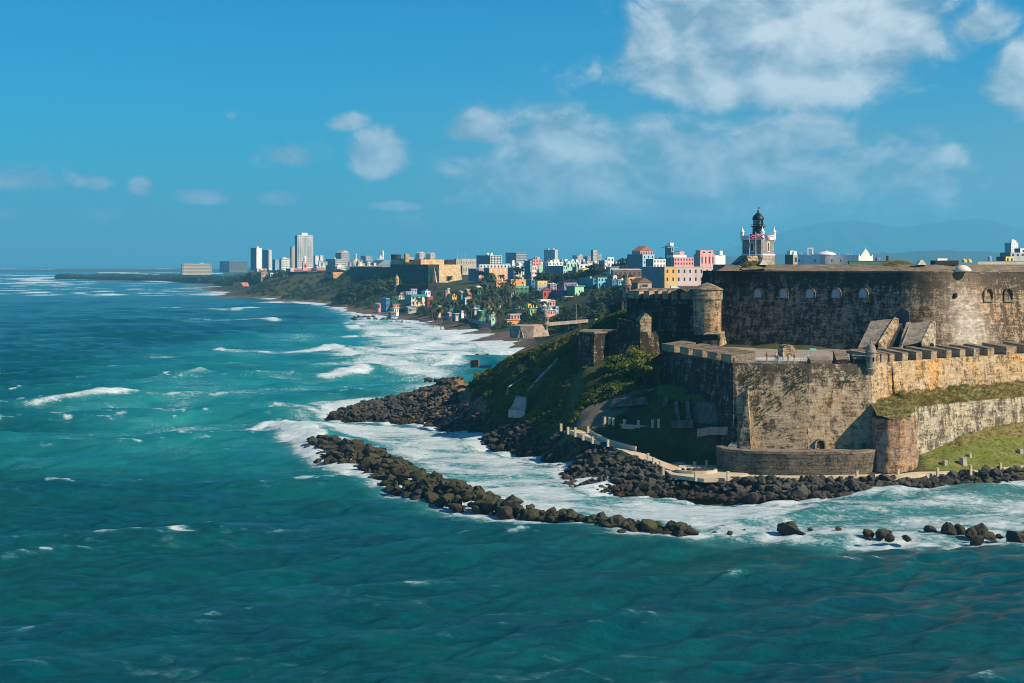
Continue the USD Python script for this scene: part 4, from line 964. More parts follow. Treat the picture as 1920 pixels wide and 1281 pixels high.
face(Ab, Bb, A, B, 3.0, S_PROW, 21, 'dark mossy left face of the prow tower')
face(Bb, Cb, B, C, 3.0, S_PROW, 22, 'pale and grey front face of the prow tower')
face(Cb, Db, C, D, 3.0, S_LOWER, 23, 'ochre face below the sentry box')
part(bat, 'wall', frustum([Db, Eb, Fb, F_ + [0, 12], D + [-3, 10]], [D, E_, F_, F_ + [0, 12], D + [-3, 10]], 11.0, ZP, step=.6, rough=.22, seed=24), S_LOWER, 'long ochre streaked wall below the merlons', smooth=40)
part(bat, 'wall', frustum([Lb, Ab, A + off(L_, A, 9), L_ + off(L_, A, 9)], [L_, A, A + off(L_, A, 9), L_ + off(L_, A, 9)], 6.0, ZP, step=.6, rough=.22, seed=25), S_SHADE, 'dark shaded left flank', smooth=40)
part(bat, 'terrace', prism([L_ + [1, 3], A + [1, 2], B + [0, 1.5], C + [-.5, 2], D + [-1, 2], E_ + [-1, 2], F_ + [-1, 2], [PX(2050, 362), 392], [PX(1340, 372), 386], K_], ZP - 2.0, ZP - 0.12), plain('terrace_paving', (.30, .265, .215), .9, .1, .15, .5))
# merlons of the long wall: narrow fronts, long slabs sloping up inwards
def along(a, b, px):
    """the point of plan line a-b seen at px"""
    k = (px - 960) / F; t_ = (a[0] - k * a[1]) / (k * (b[1] - a[1]) - (b[0] - a[0])); return a + (b - a) * t_
MER = [(1640, 1650, C, D), (1653, 1664, C, D), (1668, 1677, D, E_), (1692, 1702.5, D, E_), (1718, 1729, D, E_), (1746, 1757, D, E_), (1775, 1784, D, E_), (1800, 1810, E_, F_), (1826, 1836.5, E_, F_), (1852, 1864, E_, F_), (1887, 1906, E_, F_), (1926, 1940, E_, F_), (1960, 1975, E_, F_)]
for k, (x0, x1, a, b_) in enumerate(MER):
    q0, q1 = along(a, b_, x0), along(a, b_, x1); inw = off(a, b_, 6.2 if k > 1 else 3.6)
    if k < 2: inw = np.array([-4.2, 2.4])
    m = slab(q0, q1, inw, ZP - .15, ZP + 1.5, ZP - .15, ZP + 2.2)
    mp = part(bat, 'merlon', rough_slab(m, .05, k, .8), S_MERLON)
    up = slab(q0 - .0 * inw, q1, inw * 1.0, ZP + 1.53, ZP + 1.65, ZP + 2.23, ZP + 2.35)
    part(mp, 'cap_slab', rough_slab(up, .03, k + 50, .9), S_TOP)
# merlons left of the sentry box: two wide dark blocks
for k, (x0, x1, a, b_, dz) in enumerate([(1568, 1592, B, C, 1.5), (1600, 1626, B, C, 1.75)]):
    q0, q1 = along(a, b_, x0), along(a, b_, x1); inw = off(a, b_, 8.5) + np.array([1.5, 0])
    mp = part(bat, 'merlon', rough_slab(slab(q0, q1, inw, ZP - .15, ZP + dz - .8, ZP - .15, ZP + dz + .5), .05, k + 30, .8), S_SHADE)
    part(mp, 'cap_slab', rough_slab(slab(q0, q1, inw, ZP + dz - .77, ZP + dz - .62, ZP + dz + .53, ZP + dz + .68), .03, k + 80, .9), S_TOP)
m = slab(along(B, C, 1520), along(B, C, 1560), off(B, C, 3.2), ZP - .15, ZP + .75, ZP - .15, ZP + 1.25); part(bat, 'parapet', rough_slab(m, .06, 33, .8), S_TOP)
# merlons of the dark flank
for k, (x0, x1) in enumerate([(1241, 1264), (1275, 1291), (1299, 1317), (1326, 1344), (1352, 1371)]):
    q0, q1 = along(L_, A, x0), along(L_, A, x1); inw = off(L_, A, 5.0)
    mp = part(bat, 'merlon', rough_slab(slab(q0, q1, inw, ZP - .15, ZP + 1.35, ZP - .15, ZP + 2.0), .05, k + 60, .8), S_MERLON)
    part(mp, 'cap_slab', rough_slab(slab(q0 - .02 * inw, q1, inw, ZP + 1.38, ZP + 1.5, ZP + 2.03, ZP + 2.15), .03, k + 90, .9), S_TOP)
# sentry box on the salient corner
def sentry(parent, c, z, r, mat, h=2.9, name='sentry_box'):
    body = part(parent, name, lathe([(.25 * r, z - 2.2 * r), (.6 * r, z - 1.3 * r), (1.08 * r, z - .5 * r), (1.16 * r, z - .15 * r), (1.0 * r, z), (1.0 * r, z + h), (1.22 * r, z + h + .08), (1.22 * r, z + h + .34), (1.02 * r, z + h + .4)], 18, c), mat, smooth=35)
    zz_ = z + h + .4
    part(body, 'dome', lathe([(1.04 * r, zz_), (1.0 * r, zz_ + .55 * r), (.78 * r, zz_ + 1.0 * r), (.42 * r, zz_ + 1.35 * r), (.16 * r, zz_ + 1.5 * r), (.13 * r, zz_ + 1.7 * r)], 18, c), mat, smooth=50)
    part(body, 'finial', lathe([(.13 * r, zz_ + 1.7 * r), (.26 * r, zz_ + 1.85 * r), (.14 * r, zz_ + 2.0 * r), (.05 * r, zz_ + 2.35 * r)], 8, c), mat)
    for an in (-2.3, -1.2, -.3): part(body, 'slit', box(c[0] + 1.0 * r * math.cos(an), c[1] + 1.0 * r * math.sin(an), z + h * .45, .22, .22, .75, an), VOIDC)
    return body
sentry(bat, C + [0.05, -0.15], PZ(690, 311), 0.95, S_SENTRY)
# door, arch and buttress at the tower's foot
def on_face(b0, b1, t0, t1, px, py, z0=3.0): return wall_at(b0, b1, t0, t1, z0, ZP, px, py)
nB = -off(B, C, 1.0); nA = -off(A, B, 1.0)
q = on_face(Bb, Cb, B, C, 1537.5, 837)
fr = part(bat, 'door_frame', arch_plate(q - np.array([*nB, 0]) * .4, nB, 2.1, 2.9, .85, (1.35, 2.35)), S_PALE); part(bat, 'door', arch_plate(q - np.array([*nB, 0]) * .4, nB, 1.4, 2.4, .55), plain('rusty_iron_gate', (.07, .035, .025), .7, .3, .2, 3.))
q = on_face(Ab, Bb, A, B, 1467, 846); part(bat, 'drain_arch', arch_plate(q - np.array([*nA, 0]) * .4, nA, 1.35, 1.5, .62), VOIDC)
b0, b1 = W(1380, 847, 306), W(1403, 847, 304.8)
m = hexa(np.array([[b0[0], b0[1], 3.5], [b1[0] + .6, b1[1] - .4, 3.5], [b1[0] + .9, b1[1] + 4, 3.5], [b0[0], b0[1] + 5, 3.5]]), np.array([[PX(1400, 310.5), 310.5, 17.6], [PX(1402, 310.2), 310.2, 17.6], [PX(1406, 314), 314, 17.6], [PX(1400, 315), 315, 17.6]]))
part(bat, 'buttress', rough_slab(m, .1, 4, .7), S_TURRET)
m = frustum([P2(1346, 318), P2(1378, 309), P2(1392, 312), P2(1392, 330), P2(1330, 334)], [P2(1369, 322), P2(1380, 315), P2(1392, 316), P2(1392, 330), P2(1368, 334)], 4.5, 21.0, step=.8, rough=.3, seed=40)
part(bat, 'left_buttress', m, S_SHADE, smooth=40)
# ferns and tufts growing out of the wall
fr_pos = []
for (x0, x1, y0, y1, n) in [(1395, 1440, 690, 730, 45), (1470, 1512, 690, 735, 55), (1400, 1510, 735, 775, 50), (1410, 1440, 770, 800, 10), (1570, 1605, 700, 720, 14)]:
    for _ in range(n):
        px, py = rr.uniform(x0, x1), rr.uniform(y0, y1)
        fr_pos.append(on_face(*((Ab, Bb, A, B) if px < 1514 else (Bb, Cb, B, C)), px, py))
tuft = []
for k in range(12):
    an = rr.uniform(0, 6.28); l = rr.uniform(.15, .4); a = np.array([0, 0, 0.]); e = np.array([l * math.cos(an), -abs(l * math.sin(an)) - .05, rr.uniform(-.25, .25)]); s_ = np.array([-.06 * math.sin(an), .0, .08])
    tuft.append(trimesh.Trimesh([a - s_, a + s_, e], [[0, 1, 2]], process=False))
tuft = cat_mesh(tuft)
tufts = []
for q in fr_pos:
    m = tuft.copy(); m.apply_scale(rr.uniform(.5, 1.25)); m.apply_translation(q + [0, -.05, 0]); tufts.append(m)
struct('wall_tufts', cat_mesh(tufts), LEAF_HILL, 'small green tufts rooted in the prow tower face', 'plants', kind='stuff')

# ---- viewing deck rail, kiosk on the prow tower
rail = thing('deck_railing', 'grey steel railing round the visitors deck on the prow tower', 'railing')
RAILC = plain('grey_steel_rail', (.34, .38, .40), .5, .4, .05)
RP = [P2(1376, 331), A + [.6, .9], along(A, B, 1440) + [0, .8], B + [-.1, .9], along(B, C, 1518) + [.1, 2.2], P2(1517, 330)]
zr = ZP - .1
for i in range(len(RP) - 1):
    a, b_ = RP[i], RP[i + 1]; L = np.linalg.norm(b_ - a); n = max(1, int(round(L / 2.3)))
    for k in range(n): q = a + (b_ - a) * k / n; part(rail, 'post', cyl([*q, zr], [*q, zr + 1.25], .055, n=6), RAILC)
    for hh_ in (.12, .5, .85, 1.2): part(rail, 'bar', cyl([*a, zr + hh_], [*b_, zr + hh_], .028, n=5), RAILC)
part(bat, 'deck', prism([A + [.3, .5], B + [0, .5], P2(1517, 332), P2(1372, 334)], ZP - .11, ZP - .02), plain('deck_boards', (.50, .46, .40), .8, .2, .06))
kc = W(1471, 660, 338)
kiosk = thing('gatehouse_hut', 'little vaulted plaster hut with a dark doorway behind the visitors deck', 'hut')
vault = trimesh.creation.extrude_polygon(Polygon([(-1.45, 0), (1.45, 0), (1.45, 1.75)] + [(1.25 * math.cos(t_), 1.75 + .75 * math.sin(t_)) for t_ in np.linspace(0, math.pi, 10)] + [(-1.45, 1.75)]), 2.2, engine='earcut')
vault.apply_transform(trimesh.transformations.euler_matrix(math.pi / 2, 0, 0)); vault.apply_transform(trimesh.transformations.rotation_matrix(.35, (0, 0, 1))); vault.apply_translation((kc[0], kc[1] + 1, ZP - .12))
part(kiosk, 'wall', vault, S_TURRET)
fn_ = np.array([math.sin(.35), -math.cos(.35)])
part(kiosk, 'doorway', arch_plate(np.array([kc[0] + .5 - fn_[0] * 2.2 * 0, kc[1] + 1 - 3.2 * 0, ZP + .72]) + np.array([*(fn_ * 3.19), 0]) - np.array([*(fn_ * 3.2), 0]) + np.array([*(fn_ * .02), 0]), fn_, .95, 1.5, .06), VOIDC)
part(kiosk, 'cornice', box(kc[0] + 1.55 * math.sin(.35) * 0, kc[1] + 1 + .05, ZP + 1.6, 3.1, .3, .14, .35), S_PALE)

# ---- low curved wall of dark ashlar round the tower's foot: its stones one by one
arc = np.array([P2(1343, 308.5), P2(1356, 304), P2(1385, 301.2), P2(1430, 299.6), P2(1480, 298.7), P2(1530, 298.5), P2(1580, 298.9), P2(1620, 300.2), P2(1645, 302.6), P2(1658, 306.5)])
aw = thing('ashlar_apron_wall', 'low curved wall of dark squared stones round the foot of the prow tower', 'wall')
als = LineString(arc); nA_ = 60; ac = np.array([als.interpolate(t_, normalized=True).coords[0] for t_ in np.linspace(0, 1, nA_)])
for _ in range(3): ac[1:-1] = (ac[:-2] + 2 * ac[1:-1] + ac[2:]) / 4
tn = np.gradient(ac, axis=0); tn /= np.linalg.norm(tn, axis=1, keepdims=True); an_ = np.column_stack([-tn[:, 1], tn[:, 0]])
zt0, zt1 = 2.3, 6.85
core = np.vstack([ac + an_ * .075, (ac + an_ * 1.4)[::-1]])
part(aw, 'mortar_core', prism(core, zt0, zt1 - .05), plain('pale_mortar', (.46, .42, .35), .95, .1, .2, 1.5))
part(aw, 'terrace', prism(np.vstack([ac + an_ * 1.35, [Cb + [0, 1.5], Bb + [0, 1.5], Ab + [0, 3]]]), zt0, zt1 - .25), S_TOP)
s_len = np.concatenate([[0], np.cumsum(np.hypot(*np.diff(ac, axis=0).T))]); total = s_len[-1]
def arc_at(s): 
    return np.array([np.interp(s, s_len, ac[:, 0]), np.interp(s, s_len, ac[:, 1])]), np.array([np.interp(s, s_len, an_[:, 0]), np.interp(s, s_len, an_[:, 1])])
hz = (zt1 - zt0 - .42) / 6; nst = 0
for cidx in range(6):
    s = -rr.uniform(0, 1.2)
    while s < total:
        L = rr.uniform(1.2, 2.3); s0_, s1_ = max(s, 0) + .045, min(s + L, total) - .045; s += L
        if s1_ - s0_ < .3: continue
        proud = rr.uniform(.0, .07); z0_, z1_ = zt0 + cidx * hz + .035, zt0 + (cidx + 1) * hz - .035
        mid_ = (s0_ + s1_) / 2
        f_ = []
        for ss_ in (s0_, mid_, s1_):
            q, n_ = arc_at(ss_); f_.append((q - n_ * proud, q + n_ * .4))
        v = []
        for z_ in (z0_, z1_): v += [[*f_[0][0], z_], [*f_[1][0], z_], [*f_[2][0], z_], [*f_[2][1], z_], [*f_[0][1], z_]]
        v = np.array(v); v[:, 2] += rr.uniform(-.015, .015)
        fs = [[0, 1, 6], [0, 6, 5], [1, 2, 7], [1, 7, 6], [2, 3, 8], [2, 8, 7], [3, 4, 9], [3, 9, 8], [4, 0, 5], [4, 5, 9], [5, 6, 9], [6, 8, 9], [6, 7, 8], [0, 4, 1], [1, 4, 3], [1, 3, 2]]
        part(aw, 'stone', trimesh.Trimesh(v, fs, process=False), S_BLOCK); nst += 1
s = 0.0
while s < total - .2:
    L = rr.uniform(1.6, 2.8); s1_ = min(s + L, total); q0, n0 = arc_at(s + .02); q1, n1_ = arc_at(s1_ - .02)
    part(aw, 'coping_stone', rough_slab(hexa(np.array([[*(q0 - n0 * .12), zt1 - .42], [*(q1 - n1_ * .12), zt1 - .42], [*(q1 + n1_ * 1.45), zt1 - .42], [*(q0 + n0 * 1.45), zt1 - .42]]), np.array([[*(q0 - n0 * .1), zt1 + .06], [*(q1 - n1_ * .1), zt1 + .06], [*(q1 + n1_ * 1.4), zt1 + .12], [*(q0 + n0 * 1.4), zt1 + .12]])), .04, int(s * 10), 1.2), S_TOP); s = s1_
# ramp of steps left of the buttress
st = thing('stone_stair', 'narrow stone stair climbing along the left foot of the prow tower', 'stair')
for k in range(15):
    t_ = k / 14; q = W(1366 + 28 * t_, 846 - 34 * t_, 306 + 4.5 * t_)
    part(st, 'step', box(q[0], q[1] + .3, 3.2, 1.7, .62, q[2] - 3.2, -.25), CONC)

# ---- rounded rocky buttress with a grass cap
kb = [P2(1628, 308), P2(1643, 301.5), P2(1665, 300), P2(1690, 300.5), P2(1708, 303), P2(1722, 308), P2(1722, 322), P2(1650, 320)]
kt = [P2(1630, 310), P2(1645, 304), P2(1667, 302.5), P2(1690, 303), P2(1706, 305), P2(1716, 310), P2(1722, 322), P2(1650, 320)]
kn = thing('rock_buttress', 'rounded red brown masonry buttress with grass on top, right of the prow tower', 'buttress')
part(kn, 'wall', frustum(kb, kt, 2.8, 12.6, step=.5, rough=.42, seed=51), S_KNOB, smooth=40)
capn = Polygon(kt).buffer(-.1)
gx, gy = np.meshgrid(np.linspace(capn.bounds[0], capn.bounds[2], 40), np.linspace(capn.bounds[1], capn.bounds[3], 60))
gzv = 12.2 + np.clip((gy - 302) / 14, 0, 1) * 4.4 + np.clip((PX(1690, 305) - gx) / 8, -.7, 1) * 1.0 + (meshkit.fbm(np.stack([gx * .5, gy * .5, gx * 0], -1), 3, 6) - .5) * .8
gm = sheet(gx, gy, gzv); ok = shapely.contains_xy(capn.buffer(.25), gm.triangles_center[:, 0], gm.triangles_center[:, 1]); gm = trimesh.Trimesh(gm.vertices, gm.faces[ok], process=False)
part(kn, 'grass_cap', gm, ROUGHGRASS, smooth=True)
# ---- lower curtain wall and the grass terrace above it
c0, c1, c2_, c3 = P2(1704, 306), P2(1716, 312.5), P2(1800, 323.5), P2(2050, 353)
cw_ = thing('lower_curtain_wall', 'pale mottled retaining wall above the lawn, right of the red buttress', 'wall')
part(cw_, 'wall', frustum([c1 + [-.3, -.8], c2_ + [.3, -1], c3 + [0, -1], c3 + [0, 6], c1 + [0, 5]], [c1, c2_, c3, c3 + [0, 6], c1 + [0, 5]], 2.5, 14.0, step=.6, rough=.3, seed=61), S_PALE, smooth=40)
part(cw_, 'end_wall', frustum([c0 + [-.8, 2.2], c0 + [.7, .6], c1 + [.8, .2], c1 + [0, 4], c0 + [-.5, 5]], [c0 + [-.5, 2.6], c0 + [.6, 1.2], c1 + [.6, .6], c1 + [0, 4], c0 + [-.5, 5]], 2.5, 13.2, step=.6, rough=.2, seed=62), S_PALE, smooth=40)
n_ = 90; ss_ = np.linspace(0, 1, n_)[:, None]
fro = np.vstack([c1 + (c2_ - c1) * (ss_[:30] / ss_[29]), c2_ + (c3 - c2_) * ((ss_[30:] - ss_[30]) / (1 - ss_[30][0]))]); fro = fro + [0, .4]
bac = np.vstack([Db + (Eb - Db) * (ss_[:30] / ss_[29]), Eb + (Fb - Eb) * ((ss_[30:] - ss_[30]) / (1 - ss_[30][0]))]) + [0, 1.0]
rowsz = []
for q in np.linspace(0, 1, 14):
    pt = fro + (bac - fro) * q; zz_ = 13.95 + 2.6 * q + (meshkit.fbm(np.column_stack([pt * .35, np.zeros(n_)]), 3, 9) - .5) * 1.5 * min(1, q * 4)
    rowsz.append(np.column_stack([pt, zz_]))
rowsz = np.array(rowsz); struct('grass_terrace', sheet(rowsz[..., 0], rowsz[..., 1], rowsz[..., 2]), ROUGHGRASS, smooth=True)

# ---- left bastion with its merlons and the round turret
U_, V_, Vt2 = P2(1177, 385), P2(1306, 374.5), P2(1352, 373)
Ub, Vb = P2(1164, 380), P2(1298, 370.5)
ZL = PZ(560, 379)
lb = thing('left_bastion', 'dark left bastion with square merlons and a round ochre corner turret', 'bastion')
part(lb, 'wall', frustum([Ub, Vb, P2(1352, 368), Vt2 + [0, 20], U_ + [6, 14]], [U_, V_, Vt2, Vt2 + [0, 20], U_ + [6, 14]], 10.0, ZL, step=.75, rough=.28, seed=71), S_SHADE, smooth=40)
for k, (x0, x1) in enumerate([(1178, 1198), (1207, 1217), (1227, 1234), (1242, 1252), (1259, 1270), (1276, 1296)]):
    q0, q1 = along(U_, V_, x0), along(U_, V_, x1); inw = off(U_, V_, 4.5)
    mp = part(lb, 'merlon', rough_slab(slab(q0, q1, inw, ZL - .1, ZL + 1.55, ZL - .1, ZL + 2.1), .05, k + 160, .8), S_MERLON)
    part(mp, 'cap_slab', rough_slab(slab(q0 - .05 * inw, q1, inw * 1.05, ZL + 1.58, ZL + 1.72, ZL + 2.13, ZL + 2.28), .03, k + 190, .9), S_TOP)
part(lb, 'roof', prism([U_ + off(U_, V_, 4.6) , V_ + off(U_, V_, 4.6), Vt2 + [0, 9], Vt2 + [0, 22], U_ + [6, 16]], ZL - .5, ZL + 2.2), S_TOP)
tc = P2(1326, 369.0); zt = lambda y: PZ(y, 366)
tr = part(lb, 'turret', lathe([(2.9, zt(640)), (3.05, zt(628)), (3.22, zt(615)), (3.2, zt(600)), (3.2, zt(585)), (3.2, zt(575)), (3.25, zt(564)), (3.5, zt(562)), (3.55, zt(552)), (3.5, zt(543))], 40, tc), S_TURRET, smooth=30)
part(tr, 'cone_roof', lathe([(3.75, zt(544)), (3.7, zt(542.5)), (2.2, zt(536.5)), (0.9, zt(532)), (0.25, zt(530.5))], 40, tc), S_TOP, smooth=30)
part(lb, 'turret_skirt', frustum([P2(1296, 367), P2(1326, 363.5), P2(1326, 372), P2(1298, 374)], [P2(1268, 376), P2(1322, 367), P2(1326, 376), P2(1280, 382)], zt(552), zt(538), step=1, rough=.1, seed=3), S_TOP)
part(lb, 'ledge', rough_slab(hexa(np.array([W(1318, 652, 359), W(1349, 650, 357), W(1362, 645, 364), W(1330, 645, 367)]), np.array([W(1318, 627, 359), W(1350, 627, 357), W(1358, 620, 364), W(1326, 622, 367)])), .08, 3, .8), S_TURRET)
part(lb, 'ledge_opening', rough_slab(hexa(np.array([W(1302, 640, 358.9), W(1346, 638, 356.7), W(1346, 638, 358.5), W(1302, 640, 360)]), np.array([W(1302, 628, 358.9), W(1346, 629, 356.7), W(1346, 629, 358.5), W(1302, 628, 360)])), .02, 3, .8), VOIDC)
sentry(lb, P2(1175.5, 387), PZ(552, 387), 1.0, S_SENTRY, 2.1)
# outwork below the bastion
ow = thing('stepped_outwork', 'dark stepped outwork wall with a small gable on the slope below the left bastion', 'outwork')
def plan(*pts): return [P2(px, Y) for px, Y in pts]
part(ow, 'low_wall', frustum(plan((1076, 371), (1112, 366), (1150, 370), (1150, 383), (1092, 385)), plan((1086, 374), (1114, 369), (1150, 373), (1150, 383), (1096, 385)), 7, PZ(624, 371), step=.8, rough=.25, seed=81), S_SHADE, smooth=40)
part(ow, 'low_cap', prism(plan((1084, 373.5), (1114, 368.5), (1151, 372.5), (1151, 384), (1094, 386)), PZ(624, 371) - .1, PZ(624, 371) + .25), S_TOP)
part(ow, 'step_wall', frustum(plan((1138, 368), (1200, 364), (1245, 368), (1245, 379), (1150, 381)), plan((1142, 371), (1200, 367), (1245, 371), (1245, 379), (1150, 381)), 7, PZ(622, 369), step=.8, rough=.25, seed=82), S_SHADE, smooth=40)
m = hexa(np.array([W(1156, 632, 371.5), W(1196, 632, 368), W(1198, 632, 373), W(1160, 632, 376)]), np.array([W(1158, 597, 371.5), W(1196, 605, 368.2), W(1198, 605, 373), W(1162, 597, 376)])); part(ow, 'sloping_wall', rough_slab(m, .15, 5, .8), S_SHADE)
gb = trimesh.creation.extrude_polygon(Polygon([(-1.35, -4), (1.35, -4), (1.35, .9), (0, 2.0), (-1.35, .4)]), 3.0, engine='earcut'); gb.apply_transform(trimesh.transformations.euler_matrix(math.pi / 2, 0, 0)); gb.apply_transform(trimesh.transformations.rotation_matrix(.25, (0, 0, 1))); gb.apply_translation(W(1203, 602, 371)); part(ow, 'gable', rough_slab(gb, .06, 3, .8), S_TURRET)

# ---- lighthouse
LY = 398.0
lh = thing('lighthouse', 'square grey lighthouse with white trim and a black domed lantern', 'lighthouse')
GREYB = stone('lighthouse_grey', (.23, .24, .235), (.27, .25, .23), (.13, .14, .14), amount=.3, ochre=.12, white=.2, seed=20., ochre_c=(.40, .27, .21), pale=(.42, .30, .24))
BLACKP = plain('black_lantern_paint', (.006, .015, .022), .45, .4, .1)
ang = math.radians(-39)
lc = P2(1421.5, LY); zl = lambda y: PZ(y, LY)
hw = 2.85
def lbox(s, z0, z1, dx=0, dy=0): 
    ca, sa = math.cos(ang), math.sin(ang); return box(lc[0] + ca * dx - sa * dy, lc[1] + sa * dx + ca * dy, z0, s if np.ndim(s) == 0 else s[0], s if np.ndim(s) == 0 else s[1], z1 - z0, ang)
part(lh, 'plinth', lbox(hw * 2 + .25, zl(500), zl(479)), stone('lighthouse_plinth', (.36, .32, .27), (.28, .24, .2), (.14, .12, .1), amount=.35, ochre=0, seed=22.))
part(lh, 'base_band', lbox(hw * 2 + .42, zl(479), zl(476.5)), WHITE)
part(lh, 'wall', lbox(hw * 2, zl(476.5), zl(450)), GREYB)
part(lh, 'cornice', lbox(hw * 2 + .35, zl(450), zl(447)), WHITE)
part(lh, 'parapet', lbox(hw * 2 + .1, zl(447), zl(443.3)), WHITE)
part(lh, 'parapet_cap', lbox(hw * 2 + .6, zl(443.3), zl(441.8)), WHITE)
for sx, sy in ((-1, -1), (1, -1), (1, 1), (-1, 1)):
    ca, sa = math.cos(ang), math.sin(ang); dx, dy = sx * hw, sy * hw; c = (lc[0] + ca * dx - sa * dy, lc[1] + sa * dx + ca * dy); z = zl(449)
    tq = part(lh, 'corner_turret', lathe([(.12, z - .6), (.3, z - .2), (.46, z + .2), (.46, z + 1.75), (.58, z + 1.8), (.58, z + 1.95), (.45, z + 2.0), (.22, z + 2.5), (.06, z + 2.95), (.02, z + 3.3)], 12, c), WHITE, smooth=35)
for side in (0, 1):        # left and right faces seen from the sea
    nrm = np.array([math.sin(ang), -math.cos(ang)]) if side == 0 else np.array([math.cos(ang), math.sin(ang)])
    cz = zl(463); cpos = np.array([lc[0] + nrm[0] * (hw + .01), lc[1] + nrm[1] * (hw + .01), cz])
    w = part(lh, 'window', arch_plate(cpos, nrm, 1.15, 2.5, .12, (.8, 2.15)), WHITE); part(w, 'pane', arch_plate(cpos, nrm, .8, 2.1, .05), plain('brown_shutter', (.09, .05, .03)))
part(lh, 'lantern_base', lathe([(1.45, zl(447)), (1.4, zl(436)), (1.4, zl(426)), (1.85, zl(425.4)), (1.85, zl(424.2)), (1.3, zl(424))], 16, lc), BLACKP, smooth=30)
GL = Graph(); tb = GL.add('transparent_bsdf', {'color': (.75, .85, .8)}); gl = GL.add('glossy_bsdf', {'color': (.8, .9, .9), 'roughness': .05}); fz = GL.add('fresnel', {'IOR': 1.5}); mx = GL.add('mix_closure', fac=fz + '.fac', closure1=tb + '.BSDF', closure2=gl + '.BSDF'); LANT = GL.build('lantern_glass', surface=mx + '.closure')
part(lh, 'lantern_glass', lathe([(1.18, zl(424)), (1.18, zl(413))], 16, lc), LANT)
part(lh, 'lens', lathe([(.3, zl(423.6)), (.62, zl(421.5)), (.72, zl(418.5)), (.62, zl(415.5)), (.3, zl(413.8))], 14, lc), plain('brass_lens', (.30, .31, .22), .3, .5), smooth=True)
for k in range(12):
    a_ = k * math.pi / 6; c = np.array([lc[0] + 1.2 * math.cos(a_), lc[1] + 1.2 * math.sin(a_)]); part(lh, 'glazing_bar', cyl([*c, zl(424)], [*c, zl(413)], .05, n=5), BLACKP)
part(lh, 'gallery_rail', lathe([(1.82, zl(421.2)), (1.86, zl(421.2)), (1.86, zl(420.7)), (1.82, zl(420.7))], 16, lc), BLACKP)
dm = part(lh, 'dome', lathe([(1.3, zl(413.2)), (1.45, zl(412.5)), (1.45, zl(409)), (1.36, zl(407.5)), (1.05, zl(404)), (.62, zl(401)), (.3, zl(399)), (.18, zl(398))], 18, lc), BLACKP, smooth=40)
part(dm, 'ball', lathe([(.12, zl(398)), (.27, zl(396.7)), (.27, zl(395.7)), (.1, zl(394.4)), (.04, zl(393)), (.03, zl(389))], 10, lc), BLACKP)
part(dm, 'vane', box(lc[0] + .15, lc[1], zl(391), .75, .05, .22), BLACKP)

# ---- flag poles with flags
POLE = plain('white_pole', (.55, .57, .58), .5, .3, .04)
RED, WHT, BLUE = plain('flag_red', (.50, .04, .05), .8, .1, .03), plain('flag_white', (.72, .72, .70), .8, .1, .03), plain('flag_blue', (.03, .07, .36), .8, .1, .03)
def wave_flag(L, Hh, x0, x1, z0, z1, n=14):
    xs = np.linspace(x0, x1, n); X, Zf = np.meshgrid(xs, [z0, z1], indexing='ij'); X, Zf = X.T, Zf.T
    Yf = .16 * np.sin(X * 3.0 + Zf * .6) * (X / L)
    return sheet(X, Yf, Zf - .06 * X)
def flagpole(px, ybase, ytop, label, kind, Y=389):
    c = W(px, ybase, Y); zt_ = PZ(ytop, Y)
    t_ = thing('flagpole', label, 'flagpole', loc=(c[0], c[1], c[2])); hp = zt_ - c[2]
    part(t_, 'pole', cyl((0, 0, 0), (0, 0, hp), .1, .06, 8), POLE); part(t_, 'ball', lathe([(.02, hp), (.11, hp + .08), (.11, hp + .16), (.02, hp + .24)], 8), POLE)
    L, Hf = 2.0, 1.25; zb_ = hp - .25 - Hf
    fl_ = f'{t_}/flag'; UsdGeom.Xform.Define(stage, fl_).AddTranslateOp().Set(Gf.Vec3d(.1, 0, zb_))
    if kind == 'star':
        for k in range(5): part(fl_, 'stripe', wave_flag(L, Hf, .0, L, k * Hf / 5, (k + 1) * Hf / 5), (RED, WHT)[k % 2])
        tri = np.array([[0, -.03, 0], [0, -.03, Hf], [1.0, -.09, Hf / 2 - .06]]); 
        part(fl_, 'triangle', trimesh.Trimesh(np.vstack([tri, tri + [0, .0, 0]]), [[0, 2, 1], [3, 4, 5]], process=False), BLUE)
        sv = [[.34 + .2 * (1 if k % 2 == 0 else .4) * math.sin(k * math.pi / 5), -.07, Hf / 2 - .02 + .2 * (1 if k % 2 == 0 else .4) * math.cos(k * math.pi / 5)] for k in range(10)] + [[.34, -.07, Hf / 2 - .02]]
        part(fl_, 'star', trimesh.Trimesh(sv, [[10, k, (k + 1) % 10] for k in range(10)], process=False), WHT)
    elif kind == 'cross':
        part(fl_, 'field', wave_flag(L, Hf, 0, L, 0, Hf), WHT)
        for s_ in (0, 1):
            a, b_ = np.array([.1, 0, .1 if s_ else Hf - .1]), np.array([L - .1, 0, Hf - .15 if s_ else .05])
            part(fl_, 'cross_arm', cyl(a + [0, -.12, 0], b_ + [0, -.2, 0], .1, n=4), RED)
    else:
        for k in range(13): part(fl_, 'stripe', wave_flag(L, Hf, .0, L, k * Hf / 13, (k + 1) * Hf / 13), (RED, WHT)[k % 2])
        cm_ = wave_flag(L, Hf, 0, .85, Hf * 6 / 13, Hf); cm_.vertices[:, 1] -= .03; part(fl_, 'canton', cm_, BLUE)
flagpole(1405, 481, 436.5, 'left flagpole with a striped flag bearing a white star on a blue triangle', 'star')
flagpole(1417, 480, 436.5, 'middle flagpole with a pale flag bearing a ragged red saltire', 'cross', 388)
flagpole(1427.5, 482, 437.5, 'right flagpole with a red and white striped flag with blue canton', 'us', 391)
